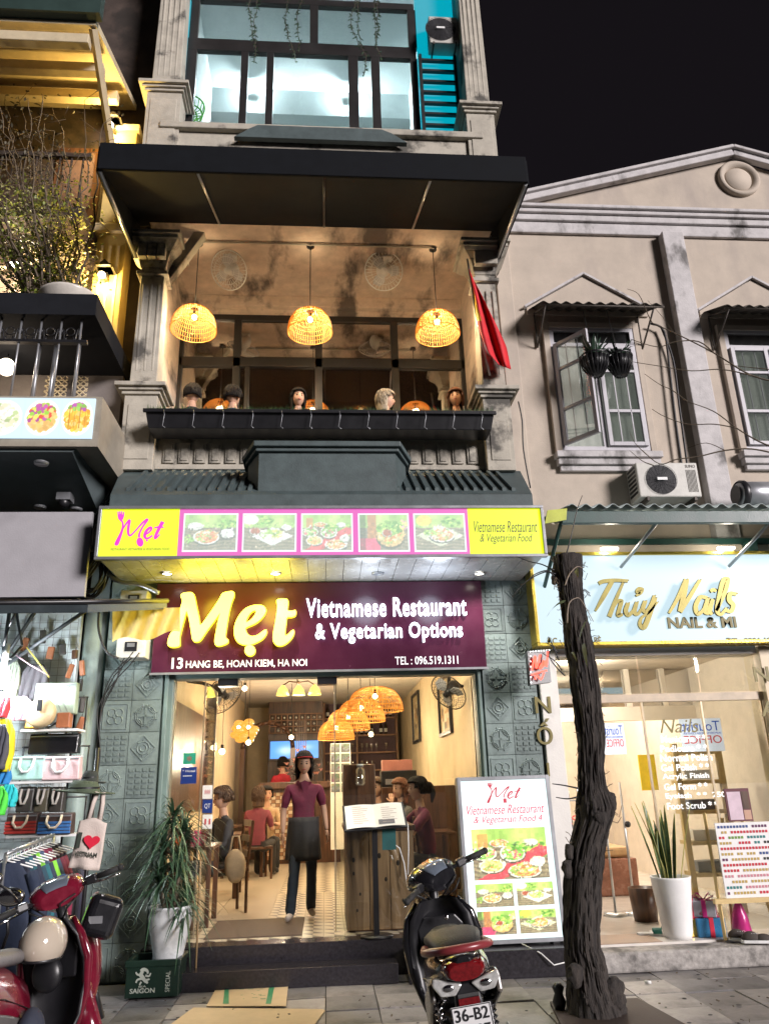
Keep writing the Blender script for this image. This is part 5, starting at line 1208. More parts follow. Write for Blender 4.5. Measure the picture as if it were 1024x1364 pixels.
gift(944, 1222, .2, .14, .14, gs, gpk, 'silver wrapped gift box leaning on top of the blue box', -.5, Z=.345)
o = MB().lathe([(0, 0), (.10, 0), (.07, .16), (.03, .27), (.05, .33)], (at(976, 1240, Z=.18)[0], -.12, .18), 7).build('gift_bag', gpk, label='magenta pleated gift bag under the easel', cat='bag')
def shoe(px, py, m, lb, rz, nm='shoe', Z=.18, lace=True):
    p = at(px, py, Z=Z); t = empty(nm, (p[0], p[1], Z), lb, nm, 'footwear left on the salon doorstep', rz)
    s = MB(); out = [(-.04, -.13), (-.045, 0), (-.035, .12), (0, .14), (.035, .12), (.045, 0), (.04, -.13), (0, -.145)]
    s.prism([(a, c) for a, c in out], 'z', 0, .025); s.build('sole', m_white, t, local=True, bev=.006)
    if lace:
        u = MB(); u.ell((0, -.06, .03), (.04, .075, .045), 12, 6, z0=0); u.ell((0, .05, .03), (.038, .08, .065), 12, 6, z0=0); u.build('upper', m, t, local=True)
        l = MB(); [l.tube([(-.025, -.02+.02*i, .078), (.025, -.01+.02*i, .078)], .003, 4) for i in range(4)]; l.build('laces', m_white, t, local=True)
    else:
        u = MB(); u.lathe([(.045, -.04), (.047, .04)], (0, 0, 0), 12, a0=0, a1=math.pi); u.xf(Matrix.Translation((0, -.05, .02)) @ Matrix.Rotation(R(90), 4, 'X') @ Matrix.Rotation(0, 4, 'Z')); u.build('strap', m, t, local=True)
dks = mat('dark_suede', (.05, .04, .035), rough=.8); tl = mat('teal_foam', (.02, .16, .13), rough=.6)
shoe(990, 1253, dks, 'dark brown lace-up shoe behind the other, right of the easel leg', 1.2); shoe(1008, 1256, dks, 'dark lace-up shoe with white sole at the right edge of the doorstep', 1.35)
shoe(868, 1246, tl, 'teal sandal nearer the doorway, left of the pot', 1.3, 'sandal', lace=False); shoe(882, 1243, tl, 'teal sandal touching the white pot', 1.7, 'sandal', lace=False)
# neon Nail box
bx_ = rect(704, 866, 734, 912, -.45); t = empty('neon_sign', ((bx_[0]+bx_[1])/2, -.4, bx_[2]), 'small black box sign with red neon script beside the tree', 'sign')
b = MB(); b.hexa([(bx_[0], -.45, bx_[2]), (bx_[1], -.40, bx_[2]+.03), (bx_[1], -.30, bx_[2]+.03), (bx_[0], -.35, bx_[2])], [(bx_[0], -.45, bx_[3]-.01), (bx_[1], -.40, bx_[3]), (bx_[1], -.30, bx_[3]), (bx_[0], -.35, bx_[3]-.01)]); b.build('box', m_blk, t)
m_neon = lit('red_neon', (1, .04, .02), 3.5)
fN = lambda x, y: (at(x, y, Y=-.47)[0], at(x, y, Y=-.47)[2], -.47)
b = MB(); strokes(b, [[(708, 893), (712, 874), (714, 890), (719, 872)], [(721, 884), (718, 890), (722, 888), (723, 880), (724, 888)], [(726, 880), (726, 887)], [(729, 868), (728, 880), (727, 888)]], fN, .018, .008); strokes(b, [[(707, 899), (716, 896), (728, 893)], [(712, 905), (714, 899), (720, 905), (724, 896)]], fN, .013, .008); b.build('neon_tube', m_neon, t)
m_dot = lit('white_led', (1, 1, 1), 2)
for i in range(8): q = at(706+i*3.6, 868-i*.3, Y=-.46); MB().ell(q, .007, 6, 4).build('led', m_dot, t)
for i in range(6): q = at(706+.2*i, 874+i*7, Y=-.46); MB().ell(q, .007, 6, 4).build('led', m_dot, t)
# ================================================================== INSIDE THE RESTAURANT
def inlamp(loc, power, col=(1, .80, .56), r=.06, par=None): return lamp('warm_glow', loc, power, col, r, 'POINT', par)
GL = 'rattan lamps in a row inside the restaurant'
for i, (px, py) in enumerate(((500, 947), (481, 961), (464, 972), (448, 985))):
    q = at(px, py, Z=2.50-.06*i); pendant((q[0], q[1], q[2]), .36-.02*i, .30, 3.4-q[2], 'wide rattan lamp inside, %s in the row above the counter' % ('nearest the door', 'second from the door', 'third from the door', 'farthest from the door')[i], GL, 34)
# three-shade yellow ceiling lamp
q = at(398, 918, Y=4.0); t = empty('ceiling_lamp', q.tolist(), 'ceiling lamp with three yellow glass shades inside the entrance', 'lamp')
MB().tube([(-.02, 0, 3.4-q[2]), (-.02, 0, .08)], .012, 6).build('stem', m_brown, t, local=True)
for s in (-.24, 0, .24):
    MB().tube([(0, 0, .1), (s*.6, 0, .12), (s, 0, .06)], .01, 6).build('arm', m_brown, t, local=True)
    MB().lathe([(.02, .06), (.07, .0), (.10, -.09), (.095, -.09), (.06, .0)], (s, 0, 0), 14).build('shade', lit('yellow_glass_shade', (1, .72, .08), 1.6), t, local=True)
    MB().ell((s, 0, -.04), .03, 8, 6).build('bulb', m_bulb, t, local=True)
l = lamp('shade_glow', (0, 0, 0), 40, (1, .75, .4), .1); l.parent = t; l.location = (0, 0, -.1)
# orange flower lamp and bare bulbs on the left
q = at(326, 974, Y=5.5); t = empty('cluster_lamp', q.tolist(), 'orange petal-shaped cluster lamp hanging left of the television', 'lamp')
b = MB()
for k in range(14):
    a = k*2.4; zz = -.9+1.8*k/13; rr = math.sqrt(1-zz*zz); b.ell((.16*rr*math.cos(a), .16*rr*math.sin(a), .16*zz), (.09, .09, .06), 8, 6)
b.build('petals', lit('orange_shell_shade', (1, .38, .04), 1.0), t, local=True); MB().tube([(0, 0, .1), (0, 0, 3.4-q[2])], .006, 4).build('cord', m_cable, t, local=True)
for s in (-.08, .08): MB().ell((s, -.2, .05), .03, 8, 6).build('bulb', m_bulb, t, local=True)
for i, (px, py, Y, lb) in enumerate(((285, 996, 3.5, 'bare glowing bulb left of the pair above the seated diners'), (296, 1001, 3.2, 'bare glowing bulb right of the pair above the seated diners'), (270, 988, 3.8, 'small glowing bulb behind the edge of the glass door'), (388, 982, 6.5, 'bare glowing bulb in front of the television shelf'), (494, 978, 5.6, 'bare glowing bulb below the rattan lamps'), (326, 917, 4.6, 'small ceiling spot above the cluster lamp'), (331, 989, 5.0, 'glowing bulb below the cluster lamp'))):
    q = at(px, py, Y=Y); t = empty('hanging_bulb', q.tolist(), lb, 'light', 'bare bulbs inside the restaurant')
    MB().ell((0, 0, 0), .04, 10, 8).build('bulb', m_bulb, t, local=True); MB().tube([(0, 0, .035), (0, 0, .09)], .02, 8).build('socket', m_blk, t, local=True); MB().tube([(0, 0, .09), (0, 0, max(.1, 3.4-q[2]))], .004, 4).build('cord', m_cable, t, local=True)
    if i in (1, 3, 4): inlamp((0, 0, -.08), 26).parent = t; t.children[-1].location = (0, 0, -.1)
# wine rack, shelving, television
q0 = rect(357, 930, 430, 1040, 9.6); SH = empty('wine_shelf', ((q0[0]+q0[1])/2, 9.8, .3), 'tall dark wall cabinet with a wine bottle rack above the television', 'shelf')
MB().box(q0[0], q0[1], 9.7, 10.0, .5, q0[3]).build('cabinet', m_brown, SH)
r1 = rect(359, 951, 430, 976, 9.55); nx, nz = 9, 3; b = MB()
m_lw = wood('light_rack_wood', (.22, .10, .05), (.40, .22, .12), .5)
for i in range(nx+1): x = r1[0]+(r1[1]-r1[0])*i/nx; b.box(x-.008, x+.008, 9.50, 9.698, r1[2], r1[3])
for j in range(nz+1): z = r1[2]+(r1[3]-r1[2])*j/nz; b.box(r1[0], r1[1], 9.499, 9.698, z-.008, z+.008)
b.build('rack_grid', m_lw, SH)
cap = MB().lathe([(0, 0), (.022, 0), (.022, .06), (0, .06)], n=8); cap.xf(Matrix.Rotation(R(90), 4, 'X')); cme = cap.mesh('bottle_cap', mat('white_bottle_cap', (.7, .7, .65), bump=0))
rg = random.Random(2)
for i in range(nx):
    for j in range(nz):
        if rg.random() < .75:
            o = link('wine_bottle_end', cme, SH, loc=Vector((r1[0]+(r1[1]-r1[0])*(i+.5)/nx, 9.56, r1[2]+(r1[3]-r1[2])*(j+.4)/nz))-wloc(SH))
r2 = rect(360, 987, 424, 1010, 9.2); TV = empty('television', ((r2[0]+r2[1])/2, 9.25, r2[2]), 'flat television showing a bright blue picture behind the reception counter', 'television')
MB().box(r2[0]-.03, r2[1]+.03, 9.22, 9.28, r2[2]-.03, r2[3]+.03).build('casing', m_blk, TV)
im = np.zeros((40, 80, 3)); yy, xx = np.mgrid[0:40, 0:80]; im[:] = (.02, .25, .85); im += (.35*np.exp(-((xx-25)/12.)**2-((yy-18)/9.)**2))[..., None]*np.array([1, 1, 1]); im += (.2*np.exp(-((xx-60)/9.)**2-((yy-25)/6.)**2))[..., None]; print_sheet('screen', np.clip(im, 0, 1), (r2[0], r2[1], r2[2], r2[3]), 9.218, p_lit2, TV)
# reception counter with a woven front
q = rect(348, 1042, 388, 1150, 7.3); RC = empty('reception_counter', ((q[0]+q[1])/2+.3, 7.4, .3), 'reception counter with a chequered woven wood front', 'counter')
MB().box(q[0], q[1]+.9, 7.35, 7.9, .3, q[3]).build('counter_body', m_brown, RC); MB().box(q[0]-.05, q[1]+.9, 7.22, 7.95, q[3]-.12, q[3]).build('counter_top', m_brown, RC, bev=.01)
ca = MB().box(-.035, .035, -.012, .012, -.028, .028); cA = ca.mesh('block', m_lw); cB = MB().box(-.035, .035, -.008, .008, -.028, .028).mesh('block', mat('pale_weave', (.55, .45, .33), rough=.5)); 
nx_ = int((q[1]+.1-q[0])/.078); nz_ = int((q[3]-.2-.34)/.064)
for i in range(nx_):
    for j in range(nz_): 
        if (i+j) % 2 == 0 or True: link('block', cA if (i+j) % 2 else cB, RC, loc=Vector((q[0]+.06+i*.078, 7.335, .40+j*.064))-wloc(RC))
# platform
PF = MB().box(-1.8, -.95, 8.4, 10.9, .3, .55).build('platform', m_brown, RB)
# bar shelving on the right of the rear wall
q = rect(432, 935, 528, 1050, 10.3); BS = empty('bar_shelf', ((q[0]+q[1])/2, 10.4, 1.2), 'wall shelving with bottles and glasses behind the bar', 'shelf')
b = MB(); b.box(q[0], q[1], 10.4, 10.45, q[2], q[3]); b.build('back_board', mat('purple_brown_board', (.10, .05, .06), rough=.6), BS)
zs = [q[2]+(q[3]-q[2])*k/5 for k in range(6)]
for z in zs: MB().box(q[0], q[1], 10.1, 10.4, z-.015, z+.015).build('shelf_board', m_lw, BS)
for x in (q[0], (q[0]*.55+q[1]*.45), q[1]): MB().box(x-.015, x+.015, 10.1, 10.4, q[2], q[3]).build('upright', m_lw, BS)
bt = MB().lathe([(0, 0), (.036, 0), (.036, .18), (.013, .24), (.013, .30), (0, .30)], n=10); btm = bt.mesh('bottle', mat('dark_bottle_glass', (.03, .02, .01), rough=.15)); gtm = MB().lathe([(0, 0), (.03, .0), (.006, .01), (.006, .08), (.035, .12), (.03, .19)], n=10).mesh('wine_glass', glass('glassware', (.9, .9, .9), .3, .05))
lbm = MB().lathe([(.0375, .05), (.0375, .13)], n=10).mesh('label', m_pil)
n = 0
for zi, z in enumerate(zs[:-1]):
    x = q[0]+.08
    while x < q[1]-.06:
        if rg.random() < .8:
            isb = zi in (3, 4) or (zi == 2 and x < q[0]+.5)
            o = link('bottle' if isb else 'wine_glass', btm if isb else gtm, None, loc=(x, 10.2, z+.015)); n += 1
            tag(o, ('dark wine bottle' if isb else 'stemmed glass')+' on the %s shelf behind the bar' % ('lowest', 'second lowest', 'middle', 'second highest', 'top')[zi], 'bottle' if isb else 'glass', 'bottles behind the bar' if isb else 'glasses behind the bar')
            if isb: link('bottle_label', lbm, o)
        x += .11
inlamp((q[0]+.6, 9.9, 2.9), 0.01)
# hanging menu poster
q = rect(440, 990, 467, 1056, 6.2); t = empty('menu_poster', ((q[0]+q[1])/2, 6.2, q[2]), 'tall food menu poster with green and yellow photos standing by the bar', 'poster')
MB().box(q[0], q[1], 6.2, 6.22, q[2]-.9, q[3]).build('board', m_pil, t)
for r_ in range(5):
    for c in range(2):
        w_ = (q[1]-q[0])/2; h_ = (q[3]-q[2])/5
        print_sheet('food_photo', paint_food(22, 18, r_*2+c, (r_+c) % 5)*.9+.1, (q[0]+c*w_+.012, q[0]+(c+1)*w_-.012, q[3]-(r_+1)*h_+.012, q[3]-r_*h_-.012), 6.195, print_mat('soft_print', .4), t)
# framed pictures on the right wall and on the left
def wallframe(px0, px1, py0, py1, Xw, lb, seed):
    Y0 = at(px0, (py0+py1)/2, X=Xw)[1]; Y1 = at(px1, (py0+py1)/2, X=Xw)[1]; zt = at((px0+px1)/2, py0, X=Xw)[2]; zb = at((px0+px1)/2, py1, X=Xw)[2]
    if Y0 < Y1: Y0, Y1 = Y1, Y0
    Y0 = min(Y0, Y1+1.1); s = -1 if Xw > 0 else 1
    t = empty('framed_picture', (Xw, (Y0+Y1)/2, zb), lb, 'picture', 'framed pictures on the restaurant walls')
    b = MB(); a, c = sorted((Xw+s*.002, Xw+s*.045)); b.box(a, c, Y1, Y1+.05, zb, zt); b.box(a, c, Y0-.05, Y0, zb, zt); b.box(a, c, Y1+.05, Y0-.05, zb, zb+.05); b.box(a, c, Y1+.05, Y0-.05, zt-.05, zt); b.build('frame', m_blk, t)
    rgp = np.random.RandomState(seed); im = np.ones((40, 26, 3))*np.array([.55, .42, .22]); 
    for _ in range(40):
        cy_, cx_, rr, rc = rgp.randint(4, 36), rgp.randint(3, 23), rgp.randint(1, 5), rgp.randint(1, 4); im[max(0, cy_-rr):cy_+rr, max(0, cx_-rc):cx_+rc] = np.array([(.1, .07, .05), (.7, .6, .4), (.45, .25, .1), (.8, .75, .6)][rgp.randint(4)])
    M = Matrix.Translation((Xw+s*.01, (Y0+Y1)/2, 0)) @ Matrix.Rotation(R(-90 if s < 0 else 90), 4, 'Z') @ Matrix.Translation((0, 0, 0))
    print_sheet('picture', im, (-(Y0-Y1)/2+.05, (Y0-Y1)/2-.05, zb+.05, zt-.05), 0, p_flat, t, M=M)
wallframe(543, 560, 926, 992, 1.745, 'black framed picture on the right wall, farther from the door', 3); wallframe(577, 602, 903, 982, 1.745, 'black framed picture on the right wall, nearer the door', 7)
# wall fan at the top right of the opening
p = at(597, 922, Y=1.6); M = Matrix.Rotation(R(-48), 4, 'Z') @ Matrix.Rotation(R(-55), 4, 'X')
cage_fan(tuple(p), M, .24, 'black wall fan inside, at the top right of the glass front', None, (1.74-p[0], .3, .1), m_blk)
p = at(298, 925, Y=2.2); cage_fan(tuple(p), Matrix.Rotation(R(50), 4, 'Z') @ Matrix.Rotation(R(-55), 4, 'X'), .28, 'dark wall fan inside, above the left glass pane', None, (-1.79-p[0], .2, .2), m_blk)
# arch on the left and dark lattice partition
b = MB(); ar = [(-1.0+.42*math.cos(a), 2.2+.42*math.sin(a)) for a in [math.pi*i/12 for i in range(13)]]
b.prism([(-.58, .3), (-.50, .3), (-.50, 3.38), (-1.8, 3.38), (-1.8, .3), (-1.42, .3)]+[p for p in reversed([( -1.0+.42*math.cos(math.pi*i/12), 2.3+.42*math.sin(math.pi*i/12)) for i in range(13)])][0:0], 'y', 8.36, 8.38) if False else None
for i in range(12):
    a0, a1 = math.pi*i/12, math.pi*(i+1)/12; b.tube([(-1.15+.5*math.cos(a0), 8.3, 2.35+.5*math.sin(a0)), (-1.15+.5*math.cos(a1), 8.3, 2.35+.5*math.sin(a1))], .045, 6)
b.box(-1.70, -1.60, 8.25, 8.35, .3, 2.35); b.box(-.70, -.60, 8.25, 8.35, .3, 2.35); b.build('arch', m_brown, RB)
for i in range(5): MB().box(-.58+.045*i, -.565+.045*i, 8.26, 8.34, .55, 2.9).build('screen_slat', m_brown, RB)
MB().box(-1.79, -1.74, 1.2, 4.2, 1.35, 2.6).build('dark_wall_panel', m_brown, RB)
for k, (px, py) in enumerate(((301, 1013), (346, 1014))):
    pass
for x_, lb in ((-.45, 'unseen ceiling lamp added to brighten the entrance, left of the two'), (.95, 'unseen ceiling lamp added to brighten the entrance, right of the two')):  # unseen lamps above the door opening, added to brighten the waitress
    t = empty('added_entrance_fill', (x_, .75, 3.39), lb, 'light', 'unseen lamps added at the entrance'); MB().lathe([(0, 0), (.06, 0), (.07, .015)], (x_, .75, 3.385), 14).build('lens', m_down, t); lamp('entrance_fill_glow', (x_, .75, 3.36), 38, (1, .86, .68), .08, 'POINT', t)
# wooden host counter near the door
c0 = at(463, 1242, Z=.3); HC = empty('timber_counter', (.52, .4, .3), 'rustic timber plank counter standing just inside the glass front', 'counter')
X0, X1, Y0, Y1, zt = .20, .86, .16, 1.15, 1.20
MB().box(X0+.02, X1-.02, Y0+.02, Y1-.02, .3, zt-.03).build('counter_body', m_brown, HC); MB().box(X0-.02, X1+.02, Y0-.02, Y1+.02, zt-.03, zt+.02).build('counter_top', m_brown, HC, bev=.006)
xs = [X0, X0+.22, X0+.42, X1]
for a, c in zip(xs[:-1], xs[1:]): MB().box(a+.003, c-.003, Y0, Y0+.02, .31, zt-.03).build('plank', m_timber, HC, bev=.004)
for k in range(4): MB().box(X0, X0+.02, Y0+.02+.24*k, Y0+.255+.24*k, .31, zt-.03).build('plank', m_brown, HC, bev=.004)
kn = MB()
for (a, z, r_) in ((.27, .92, .018), (.27, .80, .014), (.33, .62, .012), (.52, .95, .02), (.58, .74, .016), (.70, .88, .02), (.74, .55, .014), (.30, .48, .012)):
    kn.ell((a, Y0-.001, z), (r_*.8, .002, r_*1.3), 10, 6)
kn.build('knot', mat('dark_knot', (.03, .018, .01), rough=.7), HC)
pot = rect(457, 1018, 500, 1075, 1.0); MB().box(pot[0], pot[1], 1.0, 1.35, 1.22, pot[3]).build('cabinet', m_brown, label='dark brown wooden cabinet standing on the timber counter', cat='cabinet', bev=.01)
g_ = rect(472, 1025, 487, 1046, .98); t = empty('glass_jar', ((g_[0]+g_[1])/2, .97, g_[2]), 'glass jar in front of the dark cabinet', 'jar'); MB().lathe([(0, 0), (.05, 0), (.055, .02), (.055, .16), (.03, .18), (.03, .2)], ((g_[0]+g_[1])/2, .93, g_[2]), 14).build('body', glass('glassware', (.9, .9, .9), .3), t); MB().lathe([(0, .19), (.036, .19), (.036, .22), (0, .22)], ((g_[0]+g_[1])/2, .93, g_[2]), 14).build('lid', m_alu, t)
bx = rect(508, 1012, 545, 1048, 2.9); t = empty('coffee_machine', ((bx[0]+bx[1])/2, 3, bx[2]), 'black coffee machine with boxes on top at the back of the bar', 'coffee machine')
MB().box(bx[0], bx[1]+.1, 2.9, 3.3, bx[2], bx[2]+(bx[3]-bx[2])*.6).build('machine', m_blk, t, bev=.01); MB().box(bx[0]+.02, bx[1]+.05, 2.95, 3.2, bx[2]+(bx[3]-bx[2])*.6, bx[3]).build('boxes', mat('red_white_carton', (.45, .18, .15)), t, bev=.005); MB().box(bx[0]+.05, bx[1]-.05, 2.895, 2.9, bx[2]+.03, bx[2]+.1).build('display', m_alu, t)
MB().box(.75, 1.74, 2.9, 3.5, .3, bx[2]).build('back_counter', m_brown, label='dark bar counter under the coffee machine', cat='counter', bev=.01)
# menu stand
p = at(502, 1248, Z=.3); sx, sy = p[0], -.12; MS = empty('menu_stand', (sx, sy, .3), 'black pole menu stand with an open two-page menu', 'menu stand')
MB().box(sx-.025, sx+.025, sy-.015, sy+.015, .315, 1.26).build('pole', m_blk, MS); MB().lathe([(0, 0), (.15, 0), (.15, .012), (0, .016)], (sx, sy, .3), 24).build('base', m_blk, MS)
q = rect(460, 1072, 537, 1102, sy); Mm = Matrix.Translation(((q[0]+q[1])/2, sy-.02, (q[2]+q[3])/2)) @ Matrix.Rotation(R(-48), 4, 'X') @ Matrix.Rotation(R(-3), 4, 'Y'); hw, hh = (q[1]-q[0])/2, .145
b = MB().box(-hw-.02, hw+.02, 0, .012, -hh-.015, hh+.015); b.xf(Mm); b.build('tray', m_blk, MS)
m_paper = mat('white_menu_paper', (.70, .69, .64), rough=.5, var=.04, bump=0)
for s in (-1, 1):
    b = MB(); 
    for k in range(6):
        a, c = k/6*hw, (k+1)/6*hw; f_ = lambda t: -.004-.012*math.sin(math.pi*t/hw)
        b.add([(s*a, f_(a), -hh), (s*c, f_(c), -hh), (s*c, f_(c), hh), (s*a, f_(a), hh)], [(0, 1, 2, 3)], 0, True)
    b.xf(Mm); o = b.build('page', m_paper, MS)
l = MB(); rg = random.Random(1)
for s in (-1, 1):
    for k in range(9):
        if s > 0 and k < 1: continue
        w_ = rg.uniform(.08, .16); x = s*hw*.5-.05; l.box(x-.02, x-.02+w_, -.0185, -.0178, hh*.75-k*.026, hh*.75-k*.026+.006)
l.xf(Mm); l.build('print_lines', mat('faint_grey_print', (.4, .32, .3), bump=0), MS, kind='stuff')
b = MB().box(hw*.1, hw*.65, -.0185, -.0178, -hh*.85, -hh*.45); b.xf(Mm); b.build('photo_strip', mat('dark_photo', (.12, .12, .13), bump=0), MS)
MB().box(sx+.07, sx+.20, sy-.012, sy-.002, 1.02, 1.24).build('teal_backing', mat('teal_card', (.02, .12, .12)), MS)
for pts, lb in (([(520, 1120), (532, 1130), (538, 1150), (541, 1172), (543, 1185)], 'white cable hanging down the front of the timber counter'), ([(537, 1092), (543, 1098), (544, 1130), (543, 1165)], 'thin white cable along the glass edge beside the menu')):
    b = MB(); b.tube([at(x, y, Y=.08).tolist() for x, y in pts], .006, 5); b.build('cable', m_white, label=lb, cat='cable')
# tables and chairs, left
def dtable(x, y, lb, w=.7, d=.7, h=.75):
    t = empty('dining_table', (x, y, .3), lb, 'table', 'dark dining tables inside the restaurant'); MB().box(-w/2, w/2, -d/2, d/2, h-.03, h).build('table_top', m_brown, t, local=True, bev=.005)
    for a in (-1, 1):
        for c in (-1, 1): MB().box(a*(w/2-.05)-.025, a*(w/2-.05)+.025, c*(d/2-.05)-.025, c*(d/2-.05)+.025, 0, h-.03).build('leg', m_brown, t, local=True)
    return t
def dchair(x, y, rz, lb):
    t = empty('dining_chair', (x, y, .3), lb, 'chair', 'dark dining chairs inside the restaurant', rz)
    MB().box(-.2, .2, -.2, .2, .42, .46).build('seat', m_brown, t, local=True, bev=.008)
    for a in (-1, 1):
        MB().tube([(a*.18, -.18, 0), (a*.18, -.18, .42)], .018, 4, sm=False).build('leg', m_brown, t, local=True); MB().tube([(a*.18, .18, 0), (a*.18, .18, .45), (a*.18, .24, .95)], .018, 4, sm=False).build('leg', m_brown, t, local=True)
    for z, yy in ((.60, .195), (.76, .215), (.92, .235)): MB().box(-.17, .17, yy-.01, yy+.01, z-.035, z+.035).build('back_slat', m_brown, t, local=True)
dtable(-1.42, 1.05, 'dark table with red things on it behind the left glass pane', .55, .7); dtable(-1.45, 3.2, 'dark dining table by the left wall beyond the man in the dark jacket'); dtable(-1.3, 5.6, 'dark dining table where the back-left diners sit'); dtable(1.25, 2.2, 'dark dining table beside the woman in the maroon shirt', .6)
dchair(-1.12, 1.75, -1.2, 'dark chair of the man in the dark jacket, a beige bag on its back'); dchair(-1.05, 5.1, .3, 'dark chair of the diner in the burgundy patterned top'); dchair(-1.5, .45, 3.14, 'empty chair just inside the left glass pane'); dchair(1.22, 1.30, 1.57, 'chair under the woman in the maroon shirt'); dchair(1.05, 3.0, .1, 'chair of the brown-haired diner')
b = MB(); rg = random.Random(6); t = empty('red_napkin_holder', (-1.42, .8, 1.05), 'pink and orange napkins on the table behind the potted plant', 'napkins')
for k in range(7): MB().cbox((-1.55+.05*k, .80, 1.13), (.03, .12, .15), rot=(0, .12*(k-3), 0)).build('napkin', [mat('pink_napkin', (.7, .06, .2), rough=.8), mat('orange_napkin', (.75, .15, .03), rough=.8)][0 if k > 1 else 1], t)
DN = 'people inside the restaurant'
olive = mkmat('beige_bag_cloth', (.35, .26, .15)); red = mkmat('red_shirt', (.45, .02, .04)); burg = mkmat('burgundy_print_top', (.16, .03, .05)); gy_ = mkmat('grey_top', (.10, .10, .10)); blk = mkmat('black_trousers', (.015, .015, .018))
p = at(294, 1072, Y=1.75); person('curly-haired man in a dark jacket sitting behind the left glass pane', (-1.18, 1.75, .3), -1.0, dk, blk, mat('brown_hair', (.06, .03, .015), rough=.5, bump=.5), 'short', turn=-.3, nod=.2, group=DN, sleeve='long')
bg_ = MB(); bg_.ell((0, 0, -.20), (.12, .07, .17), 16, 12); bg_.tube([(-.07, 0, -.10), (-.03, -.01, .10), (.03, -.01, .10), (.07, 0, -.10)], .012, 5)
bg_.v = [tuple(Vector(v_)*(1+.12*mnoise.noise(Vector(v_)*14))) for v_ in bg_.v]; o = bg_.build('cloth_bag', olive, local=True, label='beige cloth bag hanging on the chair of the man in the dark jacket', cat='bag'); o.location = (-1.00, 1.45, 1.0)
person('diner in a burgundy print top with long hair, back left of the restaurant', (-1.05, 5.0, .3), 2.9, burg, blk, mat('dark_brown_hair', (.05, .025, .015), rough=.5, bump=.5), 'bob', group=DN)
person('diner in a pale shirt at the far side of the back-left table', (-1.0, 6.2, .3), .2, mkmat('pale_tan_shirt', (.45, .32, .2)), blk, m_hair, 'short', group=DN)
q = at(377, 1003, Y=8.3); person('person in a red shirt behind the reception counter, facing the television', (q[0], 8.3, .45), math.pi, red, blk, m_hair, 'short', 'stand', s=1.0, group=DN, hands=False)
q = at(560, 1057, Y=1.35)
mw = person('woman in a maroon shirt with a black ponytail resting her arms on the table', (1.16, 1.22, .34), -1.35, mar, blk, m_hair, 'bun', turn=-.1, group=DN, lean=.10, arms={'l': ((-.22, -.30, .74), (-.06, -.52, .80)), 'r': ((.22, -.30, .74), (.08, -.54, .80))})
person('diner with reddish-brown hair holding a hand to the chin behind the woman in maroon', (.98, 2.55, .34), -1.0, gy_, blk, m_brownhair, 'bob', group=DN, arms={'r': ((.2, -.3, .78), (.05, -.2, 1.05))})
person('dark-haired diner in olive behind the timber counter', (.72, 3.15, .36), -.6, gr, blk, mat('brown_hair', (.06, .03, .015)), 'short', group=DN)
# waitress in the doorway
q = at(404, 1221, Z=.3)
walk = {'l': ((-.225, .02, 1.10), (-.235, -.06, .86)), 'r': ((.23, .03, 1.12), (.255, -.05, .88)), 'legl': ((-.11, -.16, .50), (-.15, -.16, .09), (-.20, -.29, .05)), 'legr': ((.10, .06, .49), (.10, .14, .09), (.12, .02, .04))}
jean = mkmat('dark_blue_jeans', (.03, .045, .075)); WT = person('smiling waitress in a maroon polo, black apron and cap walking out of the entrance', (q[0], q[1]-.15, .3), .12, mar, jean, m_hair, 'bob', 'stand', s=.965, turn=-.1, nod=.12, group=None, arms=walk, shoes=mat('white_trainer', (.55, .48, .45), rough=.6))
ap_ = MB(); n = 20; vs, fs = [], []
for i in range(9):
    z = 1.03-.44*i/8-.03*math.cos(i)*0; r_ = .140+.024*i/8
    for j in range(n+1):
        a = -math.pi*.5+math.pi*(j/n-.5)*1.15; w_ = .014*math.sin(j*1.3+i*.15)*(i/8)+.006*math.sin(j*2.9); vs.append(((r_+w_)*1.15*math.cos(a), (r_*.92+w_+.075*i/8)*math.sin(a), z))
for i in range(8):
    for j in range(n): fs.append((i*(n+1)+j, i*(n+1)+j+1, (i+1)*(n+1)+j+1, (i+1)*(n+1)+j))
ap_.add(vs, fs, 0, True); o = ap_.build('apron', mkmat('black_apron', (.02, .02, .024)), WT, local=True); sm = o.modifiers.new('t', 'SOLIDIFY'); sm.thickness = .006
cp = MB(); cp.ell((0, 0, 0), (.098, .115, .085), 20, 8, z0=0); cp.prism([(.085*math.cos(a), -.09-.085*math.sin(a)) for a in [math.pi*i/10 for i in range(11)]], 'z', -.004, .006)
cp.xf(Matrix.Translation((0, -.015, 1.652)) @ Matrix.Rotation(-.10, 4, 'X')); cp.build('cap', mat('red_cap', (.35, .015, .02), rough=.7), WT, local=True)
b = MB(); b.prism([(-.045, 1.40), (-.02, 1.30), (0, 1.36), (.02, 1.30), (.045, 1.40), (.0, 1.42)], 'y', -.125, -.118); b.build('collar', mar, WT, local=True)
text('embroidery', 'Met', (.04, .10, 1.255, 1.29), -.118, mat('pale_thread', (.6, .45, .42), bump=0), WT, .002, shear=.3)
